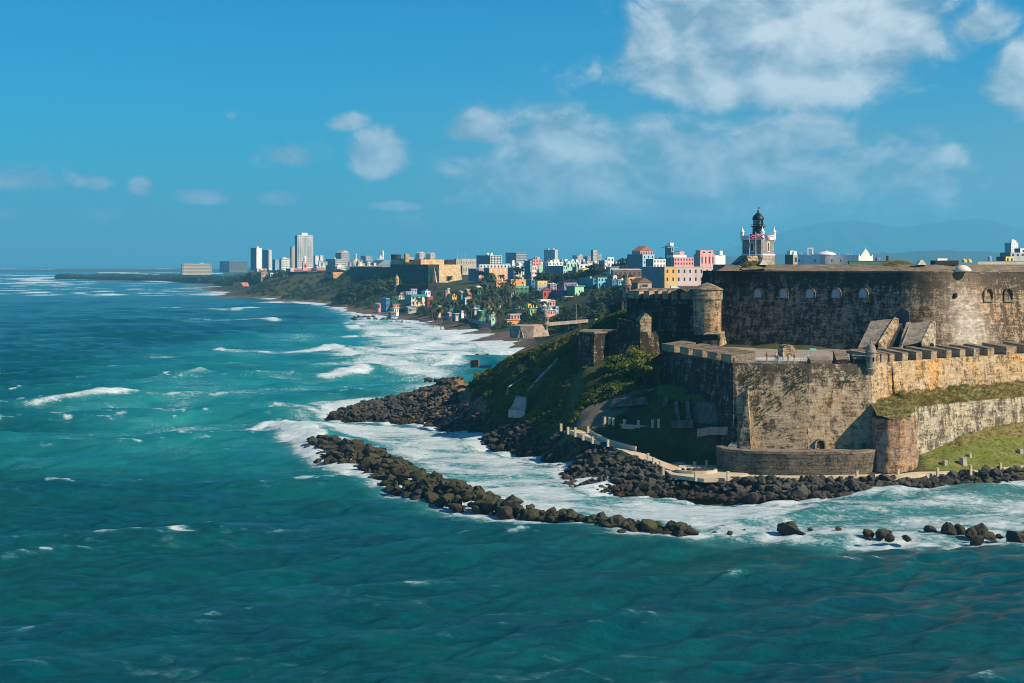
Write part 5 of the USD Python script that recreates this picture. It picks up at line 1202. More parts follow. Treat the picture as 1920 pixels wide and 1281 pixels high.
# ================================================================== scrub on the headland
def leaf_clump(seed, n=70, r=1.0, leaf=.3, flat=.7, up=.35):
    q = np.random.default_rng(seed); d = q.normal(size=(n, 3)); d /= np.linalg.norm(d, axis=1, keepdims=True); d[:, 2] = np.abs(d[:, 2]) * 1.0 - .25 * q.random(n)
    c = d * q.uniform(.55, 1.0, (n, 1)) * [r, r, r * flat]
    nrm = d + q.normal(0, .55, (n, 3)) + [0, 0, up]; nrm /= np.linalg.norm(nrm, axis=1, keepdims=True)
    u = np.cross(nrm, q.normal(size=(n, 3))); u /= np.linalg.norm(u, axis=1, keepdims=True); w = np.cross(nrm, u)
    s = leaf * q.uniform(.6, 1.3, (n, 1))
    v = np.stack([c - u * s, c + w * s * .55, c + u * s, c - w * s * .55], 1).reshape(-1, 3)
    k = np.arange(n) * 4; f = np.vstack([np.column_stack([k, k + 1, k + 2]), np.column_stack([k, k + 2, k + 3])])
    return trimesh.Trimesh(v, f, process=False)
CL = [leaf_clump(30 + k, 90, 1.0, .26) for k in range(4)]
vr = np.random.default_rng(8)
hill = np.column_stack([vr.uniform(-22, 60, 32000), vr.uniform(335, 452, 32000)])
hz_ = gz(hill[:, 0], hill[:, 1])
dens_ = meshkit.fbm(np.column_stack([hill * .07, np.zeros(len(hill))]), 4, 12)
okh = (hz_ > 5.2) & (dens_ > .29 + .12 * vr.random(len(hill))) & ~shapely.contains_xy(shelf_poly.buffer(1), hill[:, 0], hill[:, 1]) & ~shapely.contains_xy(gravel_poly.buffer(.5), hill[:, 0], hill[:, 1]) & (shapely.distance(path_line, shapely.points(hill)) > 5) & (hill[:, 0] < 22 + (hill[:, 1] - 335) * .28)
okh &= ~((hill[:, 0] < -6) & (hz_ < 8)) 
# a worn line down the slope and open ground around the concrete block stay clear
worn = LineString([G(985, 762, 5)[:2], W(1015, 738, 392)[:2], W(1045, 715, 396)[:2], W(1075, 690, 398)[:2]])
okh &= shapely.distance(worn, shapely.points(hill)) > 1.2
hill, hz_, dens_ = hill[okh], hz_[okh], dens_[okh]
scatter('hill_scrub', [(m, LEAF_HILL) for m in CL[:3]] + [(CL[3], LEAF_BRIGHT)], np.column_stack([hill, hz_ + .05]), vr.uniform(0, 6.28, len(hill)), vr.uniform(.5, .95, len(hill)) + .5 * np.clip(dens_ - .5, 0, 1) * 3,
        label='low green scrub covering the headland slope below the fort', cat='scrub', pick=np.where(vr.random(len(hill)) < .26, 3, vr.integers(0, 3, len(hill))))
def shrub(name, px, py, Y, r, label, mat=LEAF_BRIGHT, n=560, h=1.45):
    c = W(px, py, Y); c[2] = gz(c[0], c[1])[0]
    t_ = thing(name, label, 'shrub', loc=c)
    q = np.random.default_rng(int(px)); lobes = []
    for k in range(7):
        m = leaf_clump(int(px) + k, n // 6, r * q.uniform(.38, .6), .30, .85); m.apply_translation((q.uniform(-.6, .6) * r, q.uniform(-.5, .5) * r, r * h * q.uniform(.35, .95))); lobes.append(m)
    part(t_, 'foliage', cat_mesh(lobes), mat); part(t_, 'stem', cat_mesh([cyl((0, 0, -.3), (q.uniform(-.4, .4) * r, q.uniform(-.4, .4) * r, r * h * .7), .12, .05, 5) for _ in range(4)]), BARK)
for px, py, Y, r, lab in [(1150, 700, 362, 2.6, 'sunlit leafy shrub, leftmost of the bright clump below the dark outwork'), (1172, 694, 363, 3.2, 'tallest sunlit shrub of the bright clump below the dark outwork'), (1195, 700, 362, 2.8, 'sunlit rounded shrub in the middle of the bright clump'),
                          (1215, 697, 364, 2.4, 'shrub with sunlit crown at the far right of the bright clump'), (1192, 722, 355, 3.2, 'lower front shrub of the bright clump beside the grass shelf'), (1210, 728, 353, 2.4, 'small bright shrub next to the sunlit strip of grass shelf'), (1168, 716, 358, 2.2, 'half shaded shrub beneath the bright clump')]: shrub('leafy_shrub', px, py + 18, Y, r, lab)
for px, py, Y, r, lab in [(1152, 781, 351, 1.3, 'small bright green bush behind the upper path posts, left one'), (1195, 785, 344, 1.5, 'bright green bush behind the upper path posts, middle one'), (1208, 783, 344, 1.3, 'bright green bush behind the upper path posts, right one'), (1060, 745, 386, 1.2, 'tuft of yellowish leaves alone on the dark slope')]: shrub('green_bush', px, py, Y, r, lab, n=220, h=.7)
# grass blades on the dry banks
def blades(seed, n=16):
    q = np.random.default_rng(seed); ms = []
    for _ in range(n):
        a = q.uniform(0, 6.28); b0 = np.array([q.normal(0, .22), q.normal(0, .22), 0]); tip = b0 + [q.normal(0, .16), q.normal(0, .16), q.uniform(.25, .55)]; s_ = np.array([math.cos(a), math.sin(a), 0]) * .035
        ms.append(trimesh.Trimesh([b0 - s_, b0 + s_, tip], [[0, 1, 2]], process=False))
    return cat_mesh(ms)
gp = []
ftri = rowsz.reshape(-1, 3)
for _ in range(2200): gp.append(ftri[vr.integers(0, len(ftri))] + [vr.uniform(-.4, .4), vr.uniform(-.25, .25), 0])
bank = np.column_stack([vr.uniform(78, 130, 5000), vr.uniform(305, 352, 5000)]); bank = bank[shapely.contains_xy(bank_poly, bank[:, 0], bank[:, 1]) & ~shapely.contains_xy(lawn_poly, bank[:, 0], bank[:, 1])]
gp = np.vstack([np.array(gp), np.column_stack([bank, gz(bank[:, 0], bank[:, 1])])])
gm_ok = gm.triangles_center[vr.integers(0, len(gm.faces), 450)]; gp = np.vstack([gp, gm_ok])
scatter('dry_grass', [(blades(1), GRASS_BLADE), (blades(2), GRASS_BLADE), (blades(3), LEAF_BRIGHT)], gp, vr.uniform(0, 6.28, len(gp)), vr.uniform(.5, 1.1, len(gp)), label='tufts of dry grass on the banks beside the battery walls', cat='grass', pick=vr.choice(3, len(gp), p=[.5, .4, .1]))

lw = np.column_stack([vr.uniform(72, 130, 5200), vr.uniform(298, 350, 5200)]); lw = lw[shapely.contains_xy(lawn_poly, lw[:, 0], lw[:, 1])]
scatter('lawn_grass', [(blades(4), LEAF_BRIGHT), (blades(5), GRASS_BLADE)], np.column_stack([lw, gz(lw[:, 0], lw[:, 1])]), vr.uniform(0, 6.28, len(lw)), vr.uniform(.3, .7, len(lw)), label='short uneven grass growing on the lawn below the curtain wall', cat='grass', pick=vr.choice(2, len(lw), p=[.7, .3]))

# ================================================================== the far coast and the town's hill
CP2 = [(*q, -.3) for q in SHORE_FAR]
for q in SHORE_FAR: CP2.append((q[0] - 40, q[1] - 25, -4))
for px, Y, z in [(1000, 880, 4), (1060, 880, 5), (1150, 870, 13), (960, 950, 5), (1000, 960, 5.5), (1000, 1000, 8), (1040, 1000, 9), (1060, 950, 7.5), (1000, 1050, 13), (1060, 1050, 16), (1060, 1110, 18.5), (1000, 1150, 17.5), (1000, 1190, 19), (1060, 1150, 24), (1100, 1050, 20), (1100, 1130, 24), (900, 1080, 6), (900, 1150, 10.5), (900, 1200, 13), (960, 1200, 20), (900, 1260, 19), (830, 1180, 4), (830, 1270, 8), (830, 1420, 20), (760, 1330, 4.5), (760, 1400, 8), (760, 1530, 16),
                 (1180, 950, 28), (1180, 1050, 30), (1260, 1000, 29), (1120, 1000, 24), (1000, 1300, 30), (1100, 1150, 31), (900, 1500, 28), (860, 1660, 25), (1300, 1300, 31), (1000, 2000, 30), (700, 1760, 24), (735, 1660, 19), (700, 1640, 13), (690, 1540, 6), (650, 1760, 10), (650, 1900, 27), (600, 1960, 10),
                 (600, 2030, 31), (560, 1975, 8), (555, 2040, 29), (640, 2050, 33), (500, 2230, 12), (500, 2300, 22), (470, 2300, 6), (460, 2420, 14), (440, 2520, 9), (430, 2700, 5), (410, 3100, 2.5), (400, 3330, .5), (330, 3620, .5), (220, 4000, .3), (100, 4350, .2), (90, 4500, .2), (130, 4900, 2), (380, 4000, 3), (500, 3200, 12), (600, 2600, 24),
                 (700, 2600, 24), (800, 2600, 22), (1000, 3000, 14), (600, 3600, 8), (1500, 1200, 31), (1800, 1200, 31), (2000, 1500, 30), (1500, 800, 30), (1300, 700, 28), (1100, 750, 14), (1050, 780, 6), (1700, 3000, 12), (1200, 4500, 6), (300, 5000, 2), (700, 5000, 4), (1900, 4800, 5), (2100, 900, 30), (2200, 2500, 14),
                 (0, 4400, -5), (0, 5000, -5), (300, 3300, -5), (350, 2900, -5), (380, 2500, -5), (600, 1500, -5), (800, 1000, -5), (900, 800, -5), (20, 4800, -4), (200, 3650, -5), (1000, 720, -4)]: CP2.append((PX(px, Y), Y, z))
CP2 = np.array(CP2); rbf2 = RBFInterpolator(CP2[:, :2], CP2[:, 2], kernel='linear', neighbors=24)
FX, FY = np.meshgrid(np.arange(-1500, 1500, 12.0), np.concatenate([np.arange(690, 2500, 10.0), np.arange(2500, 5100, 22.0)]))
FZ = rbf2(np.column_stack([FX.ravel(), FY.ravel()])).reshape(FX.shape)
FZ += (meshkit.fbm(np.stack([FX / 40, FY / 40, FX * 0], -1), 4, 31) - .5) * np.clip(FZ, 0, 5) * .9
far_z = RegularGridInterpolator((FY[:, 0], FX[0]), FZ, bounds_error=False, fill_value=2.0)
def fz_(x, y): return far_z(np.column_stack([np.atleast_1d(y), np.atleast_1d(x)]))
ffull = sheet(FX, FY, FZ); fcc = ffull.triangles_center; vis = (np.abs(fcc[:, 0]) < fcc[:, 1] * .37 + 60) & (fcc[:, 2] > -3.6)
def sub2(mask): m = trimesh.Trimesh(ffull.vertices, ffull.faces[mask], process=False); m.remove_unreferenced_vertices(); return m
FARGROUND = ground_look('far_hillside', [(0.3, (0.030, 0.040, 0.013)), (0.5, (0.055, 0.062, 0.022)), (0.72, (0.12, 0.10, 0.06))], 0.03, 0.6)
BEACH = ground_look('brown_beach', [(0.3, (0.075, 0.058, 0.042)), (0.55, (0.16, 0.115, 0.08)), (0.72, (0.27, 0.19, 0.13))], 0.05, 0.5)
low = fcc[:, 2] < 2.3 + 2 * (meshkit.fbm(fcc / 25, 3, 6) - .5)
struct('far_hill', sub2(vis & ~low), FARGROUND, smooth=True); struct('beach', sub2(vis & low), BEACH, smooth=True)
# land beyond, to the hills
lx, ly = np.meshgrid(np.linspace(-.4, .45, 60), np.array([5050, 6000, 7500, 9500, 12000, 15000.0])); lx = lx * ly
lzz = 5 + 10 * meshkit.fbm(np.stack([lx / 900, ly / 900, lx * 0], -1), 3, 4); lzz[:, lx[0] < -900] = -3
struct('coastal_plain', sheet(lx, ly, np.where(lx / ly < -.19, -3, lzz)), FARGROUND, smooth=True)
cape = [(-2950, 8600), (-1500, 8300), (-900, 8400), (-900, 9200), (-2950, 9000)]; cx_, cy_ = np.meshgrid(np.linspace(-3000, -800, 60), np.linspace(8200, 9300, 8))
struct('far_cape', sheet(cx_, cy_, 14 * np.sin(np.linspace(0, math.pi, 8))[:, None] * (.5 + meshkit.fbm(np.stack([cx_ / 160, cy_ / 160, cx_ * 0], -1), 3, 2)) * np.clip((cx_ + 3000) / 500, 0, 1) - 1), FARGROUND, smooth=True)
def ridge(name, prof, Y, depth, seed):
    xs = np.linspace(prof[0][0], prof[-1][0], 220); ys = np.interp(xs, [p[0] for p in prof], [p[1] for p in prof])
    hgt = np.maximum(PZ(ys, Y) * (1 + .06 * (meshkit.fbm(np.column_stack([xs / 22, xs * 0, xs * 0]), 4, seed) - .5)) + 18 * (meshkit.fbm(np.column_stack([xs / 9, xs * 0, xs * 0]), 3, seed + 1) - .5), 2)
    rows = []
    for k, (dy, fr_) in enumerate([(-depth, 0), (-depth * .6, .33), (-depth * .3, .68), (-depth * .1, .93), (0, 1), (depth * .3, .6), (depth * .7, 0)]):
        n_ = 1 + .25 * (meshkit.fbm(np.column_stack([xs / 14, xs * 0 + k * 2, xs * 0]), 3, seed + 3) - .5) * (0 < fr_ < 1)
        rows.append(np.column_stack([PX(xs, Y), np.full(len(xs), Y + dy), hgt * fr_ * n_ - (fr_ == 0) * 2]))
    rows = np.array(rows); struct(name, sheet(rows[..., 0], rows[..., 1], rows[..., 2]), FARGROUND, smooth=True)
ridge('mountain_ridge', [(1240, 492), (1320, 476), (1400, 458), (1470, 436), (1520, 422), (1560, 416), (1600, 414), (1640, 420), (1680, 426), (1720, 424), (1780, 414), (1830, 411), (1870, 417), (1930, 432), (2000, 436), (2080, 450)], 25000, 3600, 3)
ridge('low_hills', [(1000, 494), (1120, 490), (1250, 487), (1400, 480), (1500, 474), (1600, 478), (1750, 470), (1900, 474), (2080, 468)], 11500, 1500, 8)

# ================================================================== trees of the town
def tree_mesh(seed, r, h, leaf, n):
    q = np.random.default_rng(seed); lobes = []
    for k in range(9):
        m = leaf_clump(seed * 13 + k, n // 9, r * q.uniform(.38, .6), leaf, .8); m.apply_translation((q.uniform(-.6, .6) * r, q.uniform(-.6, .6) * r, h - r * .9 + r * .75 * q.uniform(-.3, .9))); lobes.append(m)
    limbs = [cyl((0, 0, -1), (.1, .05, h - r * 1.1), .06 * r + .12, .05 * r + .06, 6)] + [cyl((0, 0, h - r * 1.4), (q.uniform(-.5, .5) * r, q.uniform(-.5, .5) * r, h - r * .4), .03 * r + .05, .02, 5) for _ in range(4)]
    return cat_mesh(lobes), cat_mesh(limbs)
def palm_mesh(seed, h):
    q = np.random.default_rng(seed); lean = q.uniform(-.12, .12, 2) * h; pts = [np.array([lean[0] * t_ ** 2, lean[1] * t_ ** 2, h * t_ - .8 * (t_ == 0)]) for t_ in np.linspace(0, 1, 6)]
    trunk = cat_mesh([cyl(pts[k], pts[k + 1], .24 - .025 * k, .215 - .025 * k, 6) for k in range(5)]); fr = []
    for k in range(17):
        a = k * 2.399 + q.uniform(-.2, .2); el_ = q.uniform(-.35, 1.1); L = q.uniform(2.6, 3.6); d = np.array([math.cos(a), math.sin(a), 0]); s_ = np.array([-math.sin(a), math.cos(a), 0])
        rows = []
        for j, t_ in enumerate(np.linspace(0, 1, 6)):
            c = pts[-1] + d * L * t_ * math.cos(el_ * (1 - t_)) + np.array([0, 0, L * (math.sin(el_) * t_ - 1.0 * t_ ** 2.2)]); w = .62 * math.sin(math.pi * min(1, .18 + t_ * .8)) + .05
            rows.append([c - s_ * w - [0, 0, .35 * w], c + [0, 0, .08], c + s_ * w - [0, 0, .35 * w]])
        rows = np.array(rows); fr.append(sheet(rows[..., 0], rows[..., 1], rows[..., 2]))
    return trunk, cat_mesh(fr)
PALMS = []
def palm(px, py, Y, h, label, group=None):
    c = W(px, py, Y); c[2] = max(fz_(c[0], c[1])[0], .5); hh_ = h
    if len(PALMS) < 5:
        t_ = thing('palm_tree', label, 'palm', group, loc=c); tr_, fr_ = palm_mesh(40 + len(PALMS), 9.0); part(t_, 'trunk', tr_, BARK); part(t_, 'crown', fr_, LEAF_PALM)
        xf = UsdGeom.Xformable(stage.GetPrimAtPath(t_)); xf.AddRotateZOp().Set(0.0); xf.AddScaleOp().Set(Gf.Vec3f(h / 9.0)); PALMS.append(t_)
    else: copy_of(PALMS[int(px * 7 + py) % 5], 'palm_tree', c, (px * 37) % 360, h / 9.0, label, 'palm', group)
TREES = []
def tree(px, py, Y, r, h, label, group=None, name='broadleaf_tree'):
    c = W(px, py, Y); c[2] = max(fz_(c[0], c[1])[0], .5); s = r / 4.0
    if len(TREES) < 5:
        t_ = thing(name, label, 'tree', group, loc=c); cr_, tr_ = tree_mesh(60 + len(TREES), 4.0, 7.0, .55, 620); part(t_, 'crown', cr_, LEAF_TREE); part(t_, 'trunk', tr_, BARK)
        xf = UsdGeom.Xformable(stage.GetPrimAtPath(t_)); xf.AddRotateZOp().Set(0.0); xf.AddScaleOp().Set(Gf.Vec3f(s, s, h / 7.0)); TREES.append(t_)
    else:
        p_ = copy_of(TREES[int(px * 5 + py) % 5], name, c, (px * 53) % 360, s, label, 'tree', group)
pr = np.random.default_rng(17)
PG, PL = 'palms among the hillside houses', 'tall coconut palm in the grove between the colourful hillside houses'
for k in range(46):
    px = pr.uniform(812, 985); py = 540 + 52 * pr.random() + (px - 812) * .02; hp_ = pr.uniform(9, 14); palm(px, py, np.interp(py, [540, 565, 600], [1270, 1130, 1010]) + pr.uniform(-15, 15), hp_, ('tall' if hp_ > 11.5 else 'shorter') + ' coconut palm in the ' + ('left' if px < 870 else 'middle' if px < 930 else 'right') + ' of the grove, ' + ('on the upper slope' if py < 560 else 'halfway down' if py < 580 else 'near the beach'), PG)
for px, py, Y, h, lab in [(782, 585, 1260, 11, 'palm in front of the red house on the shore'), (768, 588, 1265, 8, 'short palm beside the white row of houses on the shore'), (938, 606, 985, 10, 'palm on the beach left of the low orange house'), (930, 600, 1000, 12, 'taller palm behind the beach palm by the low orange house'),
                         (1020, 592, 980, 10, 'palm in front of the white house with pink awning'), (1085, 588, 900, 9, 'bare palm at the foot of the green hill left of the lamp post'), (1078, 595, 890, 7, 'low spreading palm left of the pale wall'), (971, 664, 760, 8, 'lone palm on the headland skyline above the surf'),
                         (1003, 585, 1000, 10, 'palm between the yellow house and the white house'), (915, 603, 1010, 10, 'palm right of the bright green house')]: palm(px, py, Y, h, lab)
GG, GL_ = 'trees on the green slope right of the houses', 'dark bushy tree on the green slope between houses and left bastion'
for k in range(84):
    t_ = pr.random(); px = 1062 + 118 * t_; top = 560 - 18 * t_; py = top + pr.random() * (34 - 6 * t_) + 6; tree(px, py, 930 - (py - 560) * 4 + pr.uniform(-20, 20), pr.uniform(3.5, 5.5), pr.uniform(5, 7), 'dark bushy tree on the green slope, ' + ('beside the houses' if px < 1100 else 'halfway to the bastion' if px < 1140 else 'close to the left bastion') + (', upper rows' if py < 572 else ', lower rows'), GG)
SG, SL = 'bushes on the slope under the old fort', 'rounded green bush on the slope under the distant fort'
for k in range(80):
    px = pr.uniform(640, 742); t_ = (px - 640) / 100; y0_ = 530 - 16 * math.sin(min(1, t_ * 1.3) * 2.4); py = y0_ + pr.random() * (572 - y0_ - 12 * t_); Y = 1720 - (py - 520) * 4 + pr.uniform(-30, 30); tree(px, py, Y, pr.uniform(4.5, 8), pr.uniform(4, 6), 'rounded green bush under the distant fort, ' + ('left' if px < 675 else 'middle' if px < 708 else 'right') + ' of the slope, ' + ('high up' if py < 535 else 'low down'), SG)
for px, py, Y, r, h, lab in [(1112, 512, 1250, 6, 14, 'dark tall tree right of the far hotel tower among the old town houses'), (1118, 516, 1240, 7, 11, 'broad dark tree in front of the tall tree in the old town'), (1125, 518, 1235, 6, 9, 'lower dark tree right of the broad tree in the old town'), (1103, 514, 1260, 5, 9, 'small tree left of the tall dark tree in the old town'),
                             (1157, 497, 1350, 6, 9, 'round tree left of the big blue building'), (1172, 495, 1350, 8, 10, 'larger round tree touching the big blue building'), (1165, 500, 1345, 5, 7, 'low tree between the two round trees near the blue building'),
                             (1240, 488, 1500, 9, 12, 'dark green tree mound behind the pale blue house'), (1252, 486, 1520, 8, 11, 'dark tree beside the grey tower block'), (1232, 490, 1490, 7, 8, 'small dark tree left of the green tree mound'), (1240, 537, 800, 6.5, 7, 'broad green tree before the dark side of the long pink and yellow building'), (1250, 540, 790, 5, 6, 'right half of the bushy tree before the long building'), (1228, 540, 800, 5, 5.5, 'left low part of the bushes before the long building'), (1290, 535, 830, 3.6, 7.5, 'small round street tree before the lilac facade'),
                             (918, 521, 1440, 6, 6, 'tree below the peach facade'), (905, 521, 1450, 6, 7, 'dark tree left of the peach facade'), (1014, 521, 1350, 4, 5, 'small tree under the mint house'), (1490, 493, 900, 6, 5, 'green tree left of the white church behind the fortress roof'), (975, 521, 1400, 6, 7, 'tree under the white arched pavilion'), (842, 522, 1560, 4, 8, 'tree before the sunlit wall of the distant fort')]: tree(px, py, Y, r, h, lab)
HG, HL = 'hedge along the town wall', 'green hedge tree on top of the town wall above the houses'
for k in range(34):
    px = 1012 + k * 3.1 + pr.uniform(-1, 1); tree(px, 527 + pr.uniform(-2, 3) - (px - 1012) * .02, 1240, pr.uniform(3, 4.6), pr.uniform(3.5, 5), 'green hedge tree on the town wall, ' + ('left' if px < 1045 else 'middle' if px < 1080 else 'right') + ' third of the hedge', HG)
# wooded shore far off, one mass, with clumps that differ in height
fp = []
for k in range(5200):
    px = pr.uniform(105, 530); t_ = (px - 105) / 425
    Y = np.interp(px, [105, 220, 330, 400, 430, 470, 530], [4420, 4080, 3700, 3380, 2760, 2420, 2300]) + pr.random() ** 1.4 * np.interp(px, [105, 300, 430, 530], [160, 500, 900, 900])
    x = PX(px, Y); z = fz_(x, Y)[0]
    if z > .4: fp.append((x, Y, z))
fp = np.array(fp); hh_ = 4 + 7 * meshkit.fbm(np.column_stack([fp[:, 0] / 60, fp[:, 1] / 200, fp[:, 0] * 0]), 3, 5) + pr.random(len(fp)) ** 3 * 5
FC = [leaf_clump(300 + k, 110, 1.0, .2, 1.0, .1) for k in range(4)]
scatter('coastal_wood', [(m, LEAF_FAR) for m in FC], fp + np.column_stack([fp[:, 0] * 0, fp[:, 0] * 0, hh_ * .35]), pr.uniform(0, 6.28, len(fp)), np.column_stack([hh_ * .62, hh_ * .62, hh_ * .85]), label='distant wooded shoreline of palms and pines left of the towers', cat='wood')
sp_ = np.column_stack([pr.uniform(-330, 160, 15000), pr.uniform(860, 2250, 15000)]); sz_ = fz_(sp_[:, 0], sp_[:, 1])
u_ = sp_[:, 0] / sp_[:, 1] * F + 960
oks = (sz_ > 3.0) & (u_ > 430) & (u_ < 1190) & (meshkit.fbm(np.column_stack([sp_ / 45, sz_ * 0]), 3, 3) > .37) & ~((u_ > 800) & (sp_[:, 1] > 1330))
sp_, sz_ = sp_[oks], sz_[oks]
scatter('slope_scrub', [(m, LEAF_FAR) for m in FC], np.column_stack([sp_, sz_ + .3]), pr.uniform(0, 6.28, len(sp_)), pr.uniform(1.6, 3.4, len(sp_)), label='green scrub covering the slopes around the hillside houses', cat='scrub')
# ================================================================== the town: every building a thing with walls, roof and windows
PAINT = {}
def paint(c):
    key = tuple(round(float(v), 3) for v in c)
    if key not in PAINT: PAINT[key] = plain('house_paint_%03d' % len(PAINT), key, 0.85, 0.2, 0.08, 0.25)
    return PAINT[key]
C = dict(white=(.74, .73, .70), cream=(.62, .54, .38), grey=(.36, .38, .39), dgrey=(.16, .18, .19), slate=(.13, .18, .22), blue=(.05, .18, .33), sky=(.30, .48, .62), teal=(.02, .26, .28), cyan=(.13, .50, .56), green=(.03, .32, .13),
         lime=(.38, .55, .20), mint=(.33, .62, .42), yellow=(.78, .52, .04), orange=(.78, .30, .04), peach=(.80, .42, .20), red=(.55, .05, .05), pink=(.72, .30, .28), salmon=(.68, .27, .22), purple=(.27, .18, .50), navy=(.04, .06, .24), brown=(.16, .085, .05),
         tan=(.42, .33, .23), lilac=(.66, .50, .47), olive=(.42, .37, .14), mauve=(.35, .20, .30), forest=(.06, .17, .09), beige=(.55, .48, .36), redtile=(.36, .13, .08), lavender=(.38, .36, .58))
C = {k: tuple(.86 * np.asarray(v) + .14 * np.mean(v)) for k, v in C.items()}
GLASS = plain('dark_window_glass', (.035, .045, .055), .25, .5, .1); SHUT = plain('brown_shutters', (.13, .08, .05), .7, .2, .1); ROOFG = plain('grey_flat_roof', (.34, .33, .31), .9, .1, .15, .3)
TINROOF = plain('weathered_tin_roof', (.40, .38, .36), .6, .3, .2, .4)
def hit(cx, cy, d, px):
    k = (px - 960) / F; return (k * cy - cx) / (d[0] - k * d[1])
def building(label, x0, xm, x1, yt, yb, Y, col, left=None, cols=(0, 0), rows=0, roof='flat', yaw=37, cat='house', name='house', group=None, trim=None, win=GLASS, band=None, extra=None, wsize=(.42, .5), depth=None, parapet=.35):
    """x0..xm the shaded left face, xm..x1 the sunlit right face, yt..yb the wall height, all as seen; Y the distance of the near corner"""
    a = math.radians(yaw); dr = np.array([math.cos(a), math.sin(a)]); dl = np.array([-math.sin(a), math.cos(a)])
    if x1 - xm < 1.0: xm = x1 - 1.0
    c = P2(xm, Y); Lr = max(hit(c[0], c[1], dr, x1), 1.5)
    Ll = hit(c[0], c[1], dl, x0) if xm - x0 > .6 else (depth or max(4.0, .6 * Lr))
    if Ll < 0 or Ll > 90: Ll = min(max(abs(Ll), 5), 60)
    z1, z0 = PZ(yt, Y), PZ(yb, Y) - 3.0
    t_ = thing(name, label, cat, group)
    q = [c, c + dr * Lr, c + dr * Lr + dl * Ll, c + dl * Ll]
    wall = paint(C[col]); part(t_, 'wall', prism(q, z0, z1), wall)
    if left:  # usually a darker paint, putting the shade of the left face into colour
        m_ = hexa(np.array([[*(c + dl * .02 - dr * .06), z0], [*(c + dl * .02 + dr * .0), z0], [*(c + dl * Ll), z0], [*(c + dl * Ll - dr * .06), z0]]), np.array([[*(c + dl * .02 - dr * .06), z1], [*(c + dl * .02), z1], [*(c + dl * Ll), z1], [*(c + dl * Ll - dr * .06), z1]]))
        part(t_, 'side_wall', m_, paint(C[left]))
    def on(face, u0, u1, za, zb, out=.05, inn_=.12):
        o, d, n_ = (c, dr, -dl) if face == 'r' else (c, dl, -dr)
        p0, p1 = o + d * u0, o + d * u1
        b4 = [p0 + n_ * out, p1 + n_ * out, p1 - n_ * inn_, p0 - n_ * inn_]
        m = hexa(np.array([[*v, za] for v in b4]), np.array([[*v, zb] for v in b4])); m.invert() if m.volume < 0 else None
        return m
    H = PZ(yt, Y) - PZ(yb, Y)
    if rows:
        for face, L, n_ in (('l', Ll, cols[0]), ('r', Lr, cols[1])):
            for i in range(n_):
                for j in range(rows):
                    w, h = L / n_, H / rows; u = (i + .5) * w; zc = z1 - (j + .52) * h
                    part(t_, 'window', on(face, u - w * wsize[0] / 2, u + w * wsize[0] / 2, zc - h * wsize[1] / 2, zc + h * wsize[1] / 2), win)
    if rows and name in ('house', 'town_house') and Lr > 3.5:
        zb_ = PZ(yb, Y); part(t_, 'door', on('r', Lr * .12, Lr * .12 + 1.1, zb_, zb_ + min(2.2, .7 * H)), SHUT)
        if extra is None and int(x0 * 3 + yt) % 3 == 0:
            o = c + dr * Lr * .6 + dl * Ll * .4; part(t_, 'water_tank', cyl([*o, z1 + .1], [*o, z1 + 1.5], .6, n=8), paint(C['white']))
    grow = lambda s: [c + (-dr - dl) * s, c + dr * (Lr + s) - dl * s, c + dr * (Lr + s) + dl * (Ll + s), c + dl * (Ll + s) - dr * s]
    if roof == 'flat':
        part(t_, 'roof', prism(grow(-.15), z1, z1 + .12), ROOFG)
        if parapet: part(t_, 'parapet', trimesh.util.concatenate([prism(list(Polygon(grow(.12)).exterior.coords)[:-1], z1 + .003, z1 + parapet * .45)]), paint(C[trim] if trim else np.minimum(np.asarray(C[col]) * 1.1, .8)))
    elif roof == 'slab': part(t_, 'roof', prism(grow(.7), z1, z1 + .3), paint(C[trim or 'white']))
    elif roof in ('gable', 'tile'):
        mid_a, mid_b = (q[0] + q[1]) / 2, (q[2] + q[3]) / 2; hgt = .28 * Lr
        g4 = grow(.35); v = [[*g4[0], z1], [*g4[1], z1], [*g4[2], z1], [*g4[3], z1], [*mid_a, z1 + hgt], [*mid_b, z1 + hgt]]
        part(t_, 'roof', trimesh.Trimesh(v, [[0, 1, 4], [2, 3, 5], [1, 2, 5], [1, 5, 4], [3, 0, 4], [3, 4, 5], [0, 2, 1], [0, 3, 2]], process=False), paint(C['redtile'] if roof == 'tile' else C[trim or 'white']))
    elif roof == 'shed':
        g4 = grow(.4); part(t_, 'roof', hexa(np.array([[*v, z1 + .1 + (.9 if k > 1 else 0)] for k, v in enumerate(g4)]), np.array([[*v, z1 + .28 + (.9 if k > 1 else 0)] for k, v in enumerate(g4)])), TINROOF)
    if band:     # (colour, from, to) coloured storeys as fractions of the height from the top
        for cb, f0, f1 in band:
            for face, L in (('l', Ll), ('r', Lr)): part(t_, 'storey_band', on(face, 0 if face == 'r' else .03, L, z1 - H * f1, z1 - H * f0, .035, .05), paint(C[cb]))
    if extra: extra(t_, c, dr, dl, Lr, Ll, z0, z1, on)
    return t_
GH, GT = 'colourful houses on the hillside above the beach', None
def tanks(n):
    def f(t_, c, dr, dl, Lr, Ll, z0, z1, on):
        q = np.random.default_rng(int(abs(c[0]) * 10))
        for _ in range(n):
            o = c + dr * Lr * q.uniform(.15, .85) + dl * Ll * q.uniform(.15, .7); part(t_, 'water_tank', cyl([*o, z1 + .1], [*o, z1 + q.uniform(1.2, 2.0)], .75, n=8), paint(C['white']))
    return f
